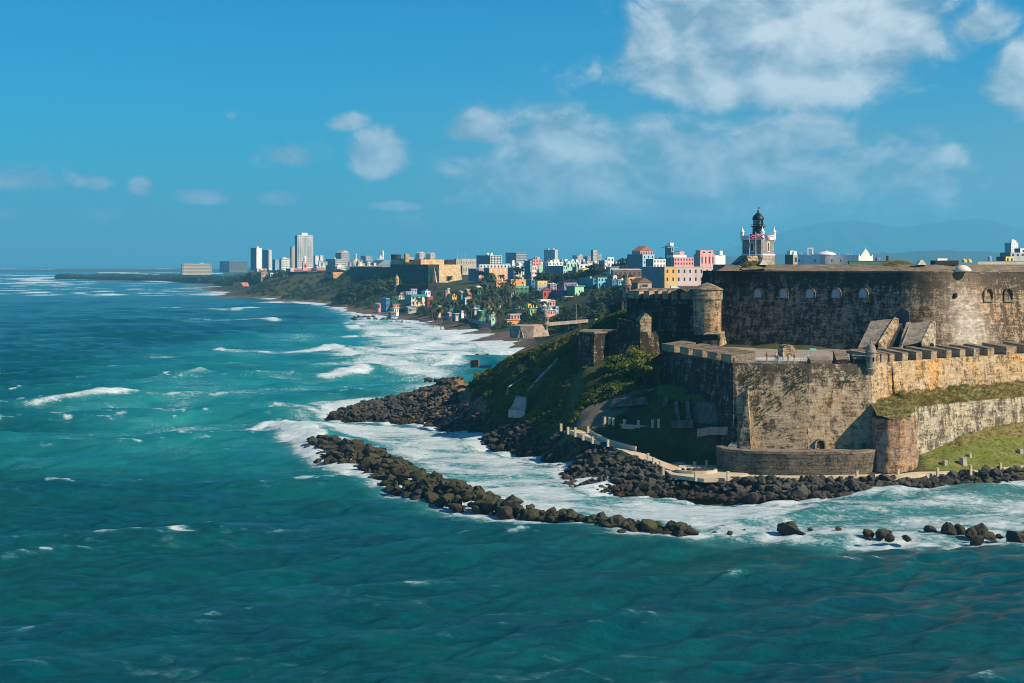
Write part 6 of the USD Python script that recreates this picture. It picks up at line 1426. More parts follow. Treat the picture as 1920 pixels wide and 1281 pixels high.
def cubes(n, col='white'):
    def f(t_, c, dr, dl, Lr, Ll, z0, z1, on):
        q = np.random.default_rng(int(abs(c[0]) * 7))
        for _ in range(n):
            o = c + dr * Lr * q.uniform(.2, .8) + dl * Ll * q.uniform(.2, .7); part(t_, 'stair_head', box(o[0], o[1], z1 + .05, q.uniform(2.2, 3.6), q.uniform(2.2, 3.6), q.uniform(1.8, 3.2), math.atan2(dr[1], dr[0])), paint(C[col]))
    return f
B = building
# ---- houses by the beach and on the slope, left to right
B('bright blue two storey house at the left end of the beach houses', 714, 724, 731, 559.5, 577, 1300, 'blue', cols=(2, 2), rows=2, trim='sky')
B('low red brown shack leftmost on the shore', 704, 708, 714, 571, 579, 1310, 'salmon', cols=(1, 1), rows=1, roof='shed')
B('long low house with a pale green roof behind the blue one', 735, 748, 758, 558, 566, 1330, 'lime', cols=(3, 2), rows=1, roof='slab', trim='lime')
B('small ochre house with pale frames between blue and teal houses', 744, 747, 758, 561, 569, 1300, 'peach', cols=(1, 3), rows=1)
B('big teal house with a cream sunlit wall under a teal roof edge', 759, 771, 801, 553, 573, 1290, 'cream', left='teal', cols=(4, 4), rows=2, trim='teal', band=[('teal', 0, .22)])
B('red house of two storeys with a hipped front near the palm', 797, 802, 812, 557, 577, 1275, 'red', cols=(2, 3), rows=2, trim='pink')
B('salmon roofed low house in front of the ochre house', 736, 738, 748, 571, 578, 1270, 'salmon', cols=(1, 2), rows=1, roof='slab', trim='pink')
B('long white house row with five openings near the shore', 762, 766, 783, 577.5, 585, 1255, 'grey', cols=(1, 5), rows=1, roof='shed')
B('white house with a dark opening by the rocks', 735, 739, 748, 578, 587, 1245, 'white', cols=(2, 2), rows=1, roof='slab')
B('white and green house below the red house', 798, 802, 813, 577, 587, 1240, 'mint', cols=(1, 3), rows=2, trim='green')
B('tiny blue beach hut with an orange awning in front of everything', 728, 734, 743, 586, 591, 1225, 'blue', cols=(1, 2), rows=1, roof='slab', trim='orange')
B('lavender flat roofed box house below the distant fort wall', 768, 771, 782, 542, 548, 1420, 'lavender', cols=(1, 2), rows=1)
B('white cluster house with cyan roof line right of the lavender one', 790, 797, 807, 546, 554, 1390, 'white', cols=(2, 2), rows=1, trim='cyan')
B('cream low house with a white roof above the teal house', 756, 762, 775, 548, 555, 1370, 'cream', cols=(2, 3), rows=1, roof='slab')
B('tan little house with a chimney left of the cream low house', 749, 751, 757, 549, 556, 1380, 'tan', cols=(0, 1), rows=1)
B('olive house with a bright yellow right wall beside the palm grove', 838, 848, 856, 551, 568, 1230, 'yellow', left='olive', cols=(2, 2), rows=2)
B('deep green tall house under the palms left of the grove', 833, 843, 850, 567, 588, 1170, 'teal', left='forest', cols=(2, 1), rows=3)
B('bright green house with a triangular shadow behind the beach wall', 894, 898, 911, 584, 599, 1040, 'green', left='forest', cols=(1, 0), rows=1)
B('grey shack with blue shutters right of the bright green house', 912, 918, 930, 588, 600, 1020, 'grey', cols=(2, 3), rows=1, roof='shed', win=paint(C['blue']))
B('pale mint hut at the foot of the grey shack', 920, 921, 928, 596, 603, 1005, 'mint', cols=(0, 1), rows=1)
B('low orange house with a wide roof slab on the beach', 948, 951, 973, 600, 611, 965, 'orange', cols=(0, 0), rows=0, roof='slab', trim='beige')
B('house with a red tiled patio wall and long white roof behind the low orange one', 953, 957, 975, 590, 600, 990, 'salmon', cols=(1, 3), rows=1, roof='slab')
B('bright yellow house with a row of small dark windows', 986, 990, 1012, 570.5, 579.5, 1030, 'yellow', cols=(0, 4), rows=1)
B('lime green lower house in front of the yellow one', 990, 994, 1012, 578, 588, 1015, 'lime', cols=(0, 3), rows=1, roof='slab', trim='lime')
B('white cube house with one dark square window', 1007, 1014, 1033, 562, 577, 1020, 'white', left='grey', cols=(1, 2), rows=1, wsize=(.25, .3))
B('pale cyan house below the white cube house', 1021, 1023, 1036, 575, 585, 1000, 'cyan', cols=(0, 2), rows=1, roof='slab')
B('white terrace house with a pink balcony front', 1019, 1022, 1041, 582, 591, 985, 'pink', cols=(0, 4), rows=1, roof='slab')
B('pink awning house right of the white cube house', 1028, 1030, 1041, 566, 573, 1015, 'pink', cols=(0, 2), rows=1, roof='shed')
B('navy narrow house right of the pink awning', 1036, 1042, 1047, 575, 592, 995, 'sky', left='navy', cols=(1, 1), rows=2)
B('emerald kiosk with a white roof among the palms', 890, 894, 904, 539, 546, 1240, 'green', cols=(1, 2), rows=1, roof='gable')
B('deep orange house with balconies left of the tall orange one', 928, 931, 950, 528, 542, 1250, 'orange', left='brown', cols=(0, 3), rows=2)
B('tall orange block with a long brown side, brightest on the hillside', 950, 958, 986, 524, 537, 1200, 'orange', left='brown', cols=(0, 0), rows=0, band=None, extra=lambda t_, c, dr, dl, Lr, Ll, z0, z1, on: (part(t_, 'window', on('r', Lr * .72, Lr * .82, z1 - 3.4, z1 - 2.0), GLASS), part(t_, 'roof_rail', box(c[0] + 9, c[1] + 9, z1 + .1, 1.4, .2, 1.6), paint(C['white']))))
B('green house with a teal upper band under the tall orange block', 959, 966, 998, 537, 554, 1185, 'forest', left='brown', cols=(1, 4), rows=2, band=[('cyan', .04, .16)])
B('narrow lilac tower house beside the green house', 955, 959, 963, 543, 557, 1170, 'lavender', cols=(1, 1), rows=2)
B('yellow topped grey house with two small dark windows', 1003, 1008, 1026, 527, 545, 1190, 'grey', cols=(1, 2), rows=2, wsize=(.2, .25), band=[('yellow', 0, .36)])
B('blue house wedged between orange block and yellow topped house', 990, 996, 1003, 525, 539, 1215, 'blue', cols=(2, 1), rows=2, trim='sky')
B('purple bungalow row with dark doors', 1055, 1058, 1082, 530.5, 539, 1140, 'purple', cols=(0, 4), rows=1, win=SHUT)
B('mint green house with a dark green side and one window', 1062, 1078, 1095, 537, 556, 1100, 'mint', left='green', cols=(1, 1), rows=1, wsize=(.12, .2), roof='slab', trim='mint')
B('red house with a gable and maroon side', 1015, 1018, 1034, 545, 558, 1110, 'red', cols=(0, 2), rows=1, roof='gable', trim='brown')
B('navy blue long house right of the red gable house', 1034, 1056, 1062, 545, 557, 1105, 'navy', cols=(4, 0), rows=1, trim='navy')
B('large teal green house on the upper slope', 1088, 1112, 1120, 522.5, 541, 1130, 'teal', left='teal', cols=(5, 1), rows=2, trim='teal')
B('blue house with a cyan painted front and wall drawings', 1118, 1121, 1138, 520.5, 538, 1120, 'cyan', left='blue', cols=(0, 3), rows=2, trim='blue')
B('plain blue house right of the cyan fronted one', 1136, 1148, 1158, 524, 539, 1100, 'blue', cols=(2, 2), rows=2)
B('small white gabled chapel front above the blue house', 1149, 1150, 1157, 518.5, 527, 1120, 'white', cols=(0, 1), rows=1, roof='gable')
B('low cyan house with a white roof left of the orange row', 1157, 1159, 1172, 525.5, 533, 1080, 'cyan', cols=(0, 3), rows=1, roof='slab')
B('orange row house with maroon doors under the long building', 1177, 1179, 1203, 520, 529, 1060, 'orange', cols=(0, 4), rows=1, win=paint(C['red']))
B('white flat house with a broad roof on the green slope', 1058, 1060, 1072, 557, 565, 1060, 'beige', cols=(0, 2), rows=1, roof='slab')
B('small mauve house behind the red gable house', 1026, 1032, 1044, 534, 546, 1150, 'mauve', cols=(2, 2), rows=2, roof='shed')
B('teal shed with a tin roof below the yellow topped house', 1006, 1010, 1024, 545, 549, 1160, 'teal', roof='slab', trim='grey')
B('brown roofed low house behind the bastion merlons', 1180, 1196, 1222, 530.5, 541, 700, 'tan', left='brown', cols=(1, 1), rows=1, roof='gable', trim='brown')
# ---- old town behind
B('long dark roofed hall above the orange row', 1145, 1150, 1203, 507, 520, 1180, 'brown', left='dgrey', cols=(1, 6), rows=1, roof='shed', cat='building', name='hall')
B('long three storey building, yellow at its left and lilac beyond, with paired dark windows', 1203, 1246, 1352, 501, 531, 860, 'lilac', left='dgrey', cols=(7, 10), rows=2, cat='building', name='long_building', trim='cream', wsize=(.28, .42), yaw=20,
  extra=lambda t_, c, dr, dl, Lr, Ll, z0, z1, on: part(t_, 'yellow_wall', on('r', 0, Lr * .235, z0, z1 - .05, .03, .06), paint((.72, .46, .17))))
B('long white garden wall building at the foot of the lilac facade', 1256, 1258, 1345, 536, 541.5, 760, 'white', cat='wall', name='garden_wall', yaw=15, depth=3)
B('steel blue shaded town house left of the pink awning shop', 878, 893, 896, 504, 521, 1470, 'slate', cols=(4, 0), rows=3, cat='building', name='town_house')
B('shop house with a slanting pink awning wall', 895, 898, 907, 505, 516, 1465, 'pink', cols=(0, 1), rows=1, cat='building', name='town_house', roof='shed')
B('peach three storey facade with white framed balcony doors', 907, 917, 952, 502.5, 520, 1440, 'peach', left='dgrey', cols=(2, 4), rows=2, cat='building', name='town_house', trim='cream', win=paint(C['white']), wsize=(.22, .62), yaw=25)
B('long white roofed building behind the peach facade', 896, 899, 957, 496, 503, 1560, 'white', cols=(0, 9), rows=1, cat='building', name='town_building', yaw=22)
B('dark blue shaded house right of the peach facade', 952, 963, 966, 502, 522, 1430, 'blue', left='slate', cols=(3, 0), rows=3, cat='building', name='town_house')
B('white pavilion with two dark arches', 965, 967, 979, 503, 514, 1420, 'white', cat='building', name='pavilion', yaw=18, extra=lambda t_, c, dr, dl, Lr, Ll, z0, z1, on: [part(t_, 'arch', arch_plate(np.array([*(c + dr * Lr * f), (z0 + z1) / 2 + .8]), -dl, 1.9, 3.0, .08), VOIDC) for f in (.3, .68)])
B('tall slate house with a narrow lit edge left of the pink block', 983, 994, 997, 489, 524, 1400, 'sky', left='slate', cols=(3, 1), rows=5, cat='building', name='town_house')
B('pink block with a brick coloured corner and roof cabins', 990, 999, 1015, 486.5, 499, 1480, 'salmon', left='pink', cols=(2, 3), rows=2, cat='building', name='town_building', extra=cubes(2, 'pink'))
B('white house with three storeys of red brown balconies', 996, 997, 1006, 499, 525, 1390, 'white', cols=(0, 2), rows=3, cat='building', name='town_house', win=paint(C['redtile']), wsize=(.6, .6))
B('tall plain mint house', 1010, 1011, 1018, 496.5, 521, 1395, 'mint', cols=(0, 1), rows=4, cat='building', name='town_house', wsize=(.2, .3))
B('long slate teal house row in shade, with a pale parapet', 1022, 1056, 1064, 499, 522, 1380, 'mint', left='slate', cols=(10, 2), rows=3, cat='building', name='town_house', extra=tanks(2))
B('vivid blue shaded house at the end of the slate row', 1064, 1072, 1074, 508, 521, 1370, 'blue', left='blue', cols=(3, 0), rows=2, cat='building', name='town_house')
B('grey shaded house with many narrow windows right of the vivid blue one', 1073, 1081, 1083, 500.5, 521, 1365, 'grey', left='dgrey', cols=(4, 0), rows=3, cat='building', name='town_house')
B('olive house with a yellow gable roof in the sun', 1083, 1093, 1103, 506, 521, 1340, 'olive', cols=(2, 2), rows=2, roof='gable', trim='yellow', cat='building', name='town_house')
B('pale green upper house with water tanks', 1057, 1062, 1082, 492.5, 503, 1460, 'mint', cols=(1, 3), rows=1, cat='building', name='town_house', extra=tanks(3))
B('white house with a grey stair head above the olive gable', 1082, 1086, 1103, 496, 511, 1430, 'white', cols=(1, 2), rows=2, cat='building', name='town_house', extra=cubes(1, 'dgrey'))
B('white stepped roof houses with cabins left of the pale green one', 1022, 1028, 1055, 492, 504, 1470, 'white', cols=(2, 4), rows=2, cat='building', name='town_house', extra=cubes(5))
B('white corner house with a blue shaded side right of the dark trees', 1123, 1134, 1138, 488.5, 502, 1420, 'white', left='slate', cols=(4, 1), rows=2, cat='building', name='town_house', trim='white')
B('stepped white house with dark green door left of the round trees', 1136, 1139, 1151, 482.5, 501, 1450, 'white', cols=(0, 2), rows=2, cat='building', name='town_house')
B('light blue open pavilion with a low arched roof', 1136, 1144, 1160, 501, 511, 1290, 'sky', cols=(2, 3), rows=1, roof='slab', trim='sky', cat='building', name='pavilion')
B('big blue theatre like building with a pale sunlit wall and tiled roofs', 1176, 1205, 1227, 477, 507, 1300, 'sky', left='slate', cols=(6, 3), rows=3, cat='building', name='blue_building', trim='cyan', wsize=(.25, .4))
B('white building with a red tiled roof behind the big blue one', 1185, 1200, 1224, 470.5, 480, 1500, 'salmon', cols=(4, 5), rows=1, cat='building', name='town_building', roof='tile')
B('pale blue low building with a darker left bay', 1211, 1225, 1248, 486, 502, 1240, 'white', left='slate', cols=(3, 4), rows=2, cat='building', name='town_building', trim='sky')
B('white rooftop tower with a broad platform over a grey block', 1247, 1259, 1263, 461, 500, 1480, 'grey', left='dgrey', cols=(0, 1), rows=3, cat='building', name='tower', extra=lambda t_, c, dr, dl, Lr, Ll, z0, z1, on: (part(t_, 'platform', box(c[0] - 1.5, c[1] + 4, z1 - 1.6, 13, 9, .5, .6), paint(C['grey'])), part(t_, 'roof_cabin', box(c[0] - .5, c[1] + 4, z1 - .4, 4.4, 4, 3.2, .6), paint(C['white']))))
B('pink palace with stepped terraces and a dark roof', 1259, 1264, 1301, 483, 498, 1150, 'pink', cols=(1, 7), rows=2, cat='building', name='pink_palace', trim='salmon', extra=lambda t_, c, dr, dl, Lr, Ll, z0, z1, on: (part(t_, 'upper_storey', prism([c + dr * Lr * .05 + dl * 2, c + dr * Lr * .72 + dl * 2, c + dr * Lr * .72 + dl * 9, c + dr * Lr * .05 + dl * 9], z1, z1 + 1.8), paint(C['white'])), part(t_, 'roof_tower', prism([c + dr * Lr * .42 + dl * 3, c + dr * Lr * .66 + dl * 3, c + dr * Lr * .66 + dl * 8, c + dr * Lr * .42 + dl * 8], z1 + 1.8, z1 + 4.4), paint(C['pink'])), part(t_, 'dark_roof', prism([c + dr * Lr * .1 + dl * 3, c + dr * Lr * .4 + dl * 3, c + dr * Lr * .4 + dl * 8, c + dr * Lr * .1 + dl * 8], z1 + 1.8, z1 + 3.9), paint(C['dgrey']))))
B('salmon pink mansion with tall dark windows between white pilasters', 1301, 1313, 1340, 477, 498, 1080, 'pink', left='salmon', cols=(3, 4), rows=1, cat='building', name='pink_mansion', trim='pink', wsize=(.34, .62), extra=lambda t_, c, dr, dl, Lr, Ll, z0, z1, on: (part(t_, 'attic', prism([c + dr * .6 + dl * .6, c + dr * (Lr - .8) + dl * .6, c + dr * (Lr - .8) + dl * (Ll - 1), c + dr * .6 + dl * (Ll - 1)], z1 + .1, z1 + 2.8), paint(C['pink'])), [part(t_, 'attic_window', box(c[0] + dr[0] * (Lr * f) + dl[0] * .58, c[1] + dr[1] * Lr * f + dl[1] * .58, z1 + .9, 2.2, .1, .9, math.atan2(dr[1], dr[0])), GLASS) for f in (.3, .7)], [part(t_, 'pilaster', on('r', Lr * f - .18, Lr * f + .18, z0, z1, .1, .05), paint(C['white'])) for f in (.02, .25, .5, .75, .98)]))
B('white blocky house stepping down right of the pink mansion', 1337, 1341, 1360, 479, 500, 1100, 'white', cols=(0, 0), rows=0, cat='building', name='town_house', extra=cubes(2))
# ---- beyond the fort roof
B('small tan house with white dormers left of the white church', 1472, 1487, 1497, 478, 496, 1000, 'tan', left='brown', cols=(3, 1), rows=1, cat='building', name='roof_house', trim='white', extra=cubes(3))
def church():
    t_ = thing('white_church', 'long white church with gabled front and low dome behind the fortress roof', 'church'); Y = 900.0; wp_, gp_ = paint(C['white']), paint((.46, .48, .52))
    bx = lambda x0, x1, yt, yb, y0, d, m, nm: part(t_, nm, prism([P2(x0, y0), P2(x1, y0), P2(x1, y0) + [0, d], P2(x0, y0) + [0, d]], PZ(yb, y0), PZ(yt, y0)), m)
    la, lb_ = P2(1497, 925), P2(1538, 905); part(t_, 'wall', prism([la, lb_, lb_ + [2, 14], la + [2, 14]], PZ(497, Y), PZ(477, Y)), wp_)
    lc_, ld = P2(1545, 925), P2(1611, 886); nn = np.array([1.0, 14]); part(t_, 'nave', prism([lc_, ld, ld + nn, lc_ + nn], PZ(498, Y), PZ(479, Y)), wp_)
    part(t_, 'nave_roof', prism([lc_ + [.4, 2], ld + [-.2, 2], ld + nn, lc_ + nn], PZ(479, Y), PZ(478, Y)), wp_)
    f0, f1 = P2(1610, 885.5), P2(1636, 891); gy = lambda s, z: np.array([*(f0 + (f1 - f0) * s), z]); prof = [(0, 498), (0, 481.5), (.03, 477), (.06, 481), (.18, 480), (.3, 474), (.42, 469.5), (.5, 467), (.58, 469.5), (.7, 474), (.82, 480), (.94, 481), (.97, 477), (1, 481.5), (1, 498)]
    fr_ = np.array([gy(s, PZ(y, 888)) for s, y in prof]); bk = fr_ + [.6, 2.0, 0]; n = len(prof); poly = Polygon([(s * 10, -y) for s, y in prof]); pv, pf = trimesh.creation.triangulate_polygon(poly, engine='earcut'); ix = cKDTree(np.array([(s * 10, -y) for s, y in prof])).query(pv)[1]; pf = ix[pf]
    fs = [list(a) for a in pf] + [list(a[::-1] + n) for a in pf]; 
    for i in range(n): j = (i + 1) % n; fs += [[j, i, n + i], [j, n + i, n + j]]
    m = trimesh.Trimesh(np.vstack([fr_, bk]), fs, process=False); m.fix_normals(); part(t_, 'gable_front', m, wp_)
    part(t_, 'cross', cat_mesh([box(*gy(.5, 0)[:2], PZ(467, 888), .25, .25, 1.6), box(*gy(.5, 0)[:2], PZ(465, 888), .9, .25, .25)]), wp_)
    dc = P2(1549, 925); r_ = 6.0; d_ = lathe([(r_ * 1.0, PZ(478.5, Y)), (r_ * .93, PZ(476, Y)), (r_ * .7, PZ(473, Y)), (r_ * .36, PZ(471.3, Y)), (.3, PZ(470.8, Y))], 24, dc); part(t_, 'dome', d_, wp_, smooth=True); part(t_, 'dome_lantern', lathe([(.4, PZ(471, Y)), (.35, PZ(469, Y)), (.05, PZ(468, Y))], 8, dc), wp_)
    bc = P2(1519, 915); part(t_, 'bell_frame', cat_mesh([box(bc[0] - 1.4, bc[1], PZ(478, Y), .7, 1.2, 3.8), box(bc[0] + 1.4, bc[1], PZ(478, Y), .7, 1.2, 3.8), box(bc[0], bc[1], PZ(466.5, Y), 3.6, 1.3, .7)]), wp_)
    part(t_, 'buttress', prism([P2(1538, 904), P2(1547, 902), P2(1546, 912), P2(1539, 912)], PZ(497, Y), PZ(477.5, Y)), paint(C['cream']))
    for px in (1507, 1530, 1553, 1565, 1577): q = P2(px, 905); part(t_, 'window', box(q[0], np.interp(px, [1497, 1538, 1545, 1611], [925, 905, 925, 886]) - .02, PZ(491, Y), .7, .3, 1.3, -.4), GLASS)
    for px, yy_ in ((1574, 479), (1590, 479), (1596, 479), (1503, 477)): q = P2(px, 912); part(t_, 'pinnacle', box(q[0], q[1], PZ(yy_, Y), .5, .5, 1.0), wp_)
church()
single('brown_chimney', lathe([(.8, 40), (.8, PZ(481, 800)), (.9, PZ(480.6, 800)), (.9, PZ(480, 800)), (.6, PZ(480, 800))], 14, P2(1664.5, 800)), paint(C['brown']), 'lone brown round chimney right of the white church', 'chimney')
B('small purple house right of the white church', 1641, 1645, 1652, 484, 491, 1100, 'purple', cols=(1, 2), rows=1, cat='building', name='roof_house')
B('low white building with roof posts right of the grassy mound', 1756, 1758, 1776, 485, 492, 1100, 'white', cols=(0, 0), rows=0, cat='building', name='roof_house')
B('yellow building at the right edge of the fortress roof', 1884, 1886, 1901, 481.5, 492, 900, 'yellow', cols=(0, 2), rows=1, cat='building', name='roof_house', trim='cream')
B('dark brown building left of the yellow one', 1868, 1884, 1886, 482, 493, 930, 'brown', cols=(2, 0), rows=1, cat='building', name='roof_house')
B('long white roof wall along the right end of the fortress roof', 1832, 1833, 1935, 490.5, 495.5, 560, 'cream', cat='wall', name='roof_wall', yaw=8, depth=3)
B('grey flat building under the white lattice tower', 1875, 1895, 1940, 474, 482, 1200, 'grey', left='dgrey', cols=(3, 5), rows=1, cat='building', name='roof_house')
B('tall white lattice walled tower block at the right edge', 1884, 1896, 1909, 455.5, 476, 1300, 'white', left='grey', cols=(0, 3), rows=4, cat='building', name='tower', win=paint(C['grey']), extra=cubes(2))
B('white block right of the lattice tower at the picture edge', 1902, 1913, 1940, 466, 475, 1250, 'white', left='dgrey', cols=(3, 2), rows=1, cat='building', name='tower')
single('water_tank', lathe([(1.15, 38), (1.15, PZ(481.5, 1000)), (.7, PZ(480.6, 1000)), (.1, PZ(480.4, 1000))], 14, P2(1855.5, 1000)), paint(C['sky']), 'pale blue water tank standing left of the yellow building', 'water tank')
B('long dark green roof low in front of the white church', 1590, 1592, 1690, 490, 496, 640, 'forest', cat='building', name='low_roof', yaw=12, depth=4)
for k, px in enumerate((1808, 1817)): single('roof_vault', lathe([(1.6, PZ(492, 800)), (1.2, PZ(488, 800)), (.5, PZ(486, 800)), (.05, PZ(485, 800))], 10, P2(px, 800)), paint(C['yellow']), ['left', 'right'][k] + ' one of two small yellow domed roofs beyond the fortress roof', 'dome roof')
# ---- far towers
B('cream grand hotel with rows of arches above the coastal wood', 338, 342, 397, 495, 513, 3500, 'cream', left='grey', cols=(1, 14), rows=3, cat='hotel', name='grand_hotel', yaw=14, wsize=(.5, .5), extra=cubes(4, 'cream'))
B('long grey slab hotel with a round roof tank', 397, 430, 464, 490, 508, 3400, 'slate', left='grey', cols=(12, 12), rows=4, cat='hotel', name='slab_hotel', yaw=30, extra=tanks(1))
B('dark glass tower with a blank white sunlit side', 470, 481, 491, 465, 504, 3000, 'white', left='slate', cols=(7, 0), rows=10, cat='tower block', name='tower_block', wsize=(.8, .4), yaw=42, extra=cubes(1))
B('slimmer tower with a dark left side, round roof tank and pinkish balconies', 492, 504, 510, 469, 504, 3050, 'white', left='slate', cols=(5, 2), rows=11, cat='tower block', name='tower_block', wsize=(.7, .4), extra=tanks(2))
B('pale white apartment block with a stepped top left of the tall tower', 524, 528, 544, 485, 505, 2900, 'white', left='grey', cols=(2, 6), rows=6, cat='apartment block', name='apartment_block', wsize=(.6, .5), extra=cubes(2))
B('small blue grey block between slimmer tower and stepped block', 511, 516, 523, 487, 504, 3200, 'sky', left='slate', cols=(2, 2), rows=5, cat='apartment block', name='apartment_block')
B('narrow grey tower touching the left side of the tallest tower', 544, 547, 555, 463.5, 505, 2860, 'beige', left='slate', cols=(2, 3), rows=12, cat='tower block', name='tower_block', wsize=(.6, .45), extra=cubes(1, 'beige'))
B('tallest white tower with columns of balconies and a roof cabin', 553, 557.5, 587, 441.5, 505, 2800, 'white', left='slate', cols=(2, 8), rows=20, cat='tower block', name='tower_block', yaw=24, wsize=(.55, .5), extra=lambda t_, c, dr, dl, Lr, Ll, z0, z1, on: (part(t_, 'roof_cabin', prism([c + dr * Lr * .3 + dl * 2, c + dr * Lr * .68 + dl * 2, c + dr * Lr * .68 + dl * 12, c + dr * Lr * .3 + dl * 12], z1, z1 + 4.6), paint(C['white'])), part(t_, 'recess', on('r', Lr * .38, Lr * .60, z0, z1 - 4, .06, .1), paint(C['grey'])), [part(t_, 'balcony', on('r', Lr * f0, Lr * f1, z0 + (k + .55) * (z1 - z0) / 20, z0 + (k + .72) * (z1 - z0) / 20, 1.1, 0), paint(C['white'])) for k in range(20) for f0, f1 in ((.06, .34), (.66, .94))]))
B('long low pink and white striped building at the foot of the tallest tower', 543, 546, 611, 503, 513, 2500, 'pink', cols=(0, 18), rows=1, cat='building', name='striped_building', yaw=12, trim='white', wsize=(.8, .4), win=paint(C['redtile']))
B('pink church front with a white belfry before the tallest tower', 566, 568, 577, 493, 504, 2480, 'pink', cols=(0, 1), rows=1, cat='church', name='pink_church', roof='gable', trim='pink', extra=lambda t_, c, dr, dl, Lr, Ll, z0, z1, on: part(t_, 'belfry', lathe([(2.4, z1), (2.2, z1 + 7), (2.6, z1 + 7.3), (1.6, z1 + 9.5), (.2, z1 + 11)], 8, c + dr * Lr * .5 + dl * 2), paint(C['white'])))
B('white apartment slab right behind the tallest tower', 588, 591, 598, 480, 504, 2950, 'white', left='grey', cols=(1, 3), rows=7, cat='apartment block', name='apartment_block')
B('twin pale apartment tower right of the white slab', 598, 600, 606, 479.5, 504, 2980, 'white', left='grey', cols=(1, 3), rows=7, cat='apartment block', name='apartment_block')
B('low white stepped block with terraces under the twin towers', 590, 594, 612, 496, 509, 2600, 'white', cols=(1, 5), rows=3, cat='apartment block', name='apartment_block', wsize=(.7, .5))
B('grey blue office block with a curved cream end', 611, 629, 649, 486, 510, 2550, 'cream', left='slate', cols=(8, 6), rows=6, cat='office block', name='office_block', wsize=(.8, .45), extra=cubes(1, 'cream'))
B('tall grey block with a sloped cap behind the office block', 629, 640, 655, 474, 492, 3300, 'grey', left='slate', cols=(4, 5), rows=5, cat='office block', name='office_block', roof='gable', trim='beige')
B('white house cluster on the cliff edge left of the dark fort wall', 628, 632, 645, 500, 511, 2200, 'white', cols=(1, 4), rows=2, cat='house', name='cliff_house', extra=cubes(3))
B('pair of dim grey blocks behind the domed roof', 676, 686, 697, 480, 497, 3600, 'grey', left='slate', cols=(3, 3), rows=5, cat='office block', name='office_block')
B('left one of two faint domed towers above the distant fort', 779, 787, 797, 475, 488, 3800, 'lilac', left='grey', cols=(3, 4), rows=5, cat='tower block', name='tower_block', roof='gable', trim='lilac')
B('right one of two faint domed towers above the distant fort', 799, 807, 816, 476, 488, 3800, 'beige', left='grey', cols=(3, 4), rows=5, cat='tower block', name='tower_block', roof='gable', trim='beige')
B('cream barracks with flag masts behind the sunlit fort wall', 852, 855, 893, 485.5, 499, 1800, 'cream', left='brown', cols=(0, 9), rows=1, cat='building', name='barracks', yaw=16, wsize=(.2, .3))
B('cream storehouse with dark doors right of the sunlit fort wall', 864, 867, 880, 498, 512, 1760, 'cream', left='brown', cols=(0, 4), rows=1, cat='building', name='storehouse', yaw=20, wsize=(.3, .5))
B('dark glass building with a bright white right wing', 893, 919, 941, 479, 497, 1900, 'white', left='slate', cols=(9, 4), rows=4, cat='building', name='office_block', wsize=(.7, .8), extra=cubes(3))
B('wide grey office building with a dark roof line', 948, 968, 987, 474, 490, 2700, 'grey', left='slate', cols=(10, 8), rows=5, cat='office block', name='office_block', wsize=(.85, .4), trim='dgrey')
B('tall grey hotel tower with a bright white right edge', 1020, 1040.5, 1046, 468.5, 491, 2600, 'cream', left='grey', cols=(10, 0), rows=1, cat='tower block', name='tower_block', wsize=(.45, .92), yaw=30, extra=cubes(2, 'beige'))
B('broad beige far block left of the slim far tower', 1073, 1083, 1093, 479, 493, 3000, 'beige', left='grey', cols=(7, 5), rows=5, cat='office block', name='office_block', extra=cubes(2, 'beige'))
B('faint grey block touching the slim far tower', 1094, 1102, 1109, 481, 493, 3200, 'grey', left='slate', cols=(4, 3), rows=4, cat='office block', name='office_block')
B('slim far tower with a dark left edge above the town', 1108, 1112, 1120, 469, 492, 2800, 'beige', left='slate', cols=(2, 3), rows=8, cat='tower block', name='tower_block', wsize=(.6, .4))
B('lower companion block right of the slim far tower', 1118, 1121, 1128, 476, 493, 2850, 'grey', left='slate', cols=(1, 3), rows=6, cat='tower block', name='tower_block')
far = np.random.default_rng(44); FARL = ['pale', 'grey', 'white', 'beige']
for k in range(84):
    px = far.choice([far.uniform(596, 700), far.uniform(930, 1180), far.uniform(1000, 1120)]); w = far.uniform(3.5, 9); h = far.uniform(2.5, 8); col = far.choice(['white', 'grey', 'beige', 'cream', 'sky', 'pink'], p=[.35, .25, .15, .1, .08, .07]); base_ = far.uniform(494, 498)
    B(str(col) + ' far block of the hazy skyline ' + ('left of the distant fort' if px < 730 else 'above the peach facade' if px < 1020 else 'around the tall grey hotel tower' if px < 1100 else 'near the slim far tower'), px, px + w * .45, px + w, base_ - h, base_, far.uniform(2200, 3300), str(col), left='grey', cols=(2, 2), rows=3, cat='apartment block', name='far_block', group='hazy far blocks of the town skyline')
# little houses left of the cliff and among the old town
for k, (x0, xm, x1, yt, yb, Y, col, lf, lab) in enumerate([(475, 482, 500, 504, 513, 2600, 'cream', 'grey', 'cream house with a long roof at the left end of the cliff houses'), (482, 490, 502, 511, 524, 2350, 'tan', 'brown', 'shaded brown house on the wooded slope left of the cliff'), (505, 507, 515, 512, 523, 2330, 'white', 'slate', 'white fronted house on the wooded slope'), (515, 519, 533, 511, 523, 2320, 'beige', 'brown', 'beige house next to the white fronted one on the slope'),
        (462, 470, 478, 516, 524, 2450, 'beige', 'tan', 'sunlit beige low house farthest left on the slope'), (536, 545, 551, 504, 517, 2400, 'white', 'slate', 'grey sided house left of the pink striped building'), (560, 563, 575, 513, 519, 2250, 'beige', 'brown', 'low tan house on the cliff top under the striped building'), (580, 583, 596, 512, 518, 2240, 'white', 'tan', 'low white house on the cliff top right of the tan one'), (534, 538, 548, 517, 524, 2250, 'cream', 'brown', 'cream house at the head of the cliff stairs')]): B(lab, x0, xm, x1, yt, yb, Y, col, left=lf, cols=(2, 2), rows=2, roof='tile' if k % 3 == 1 else 'flat')
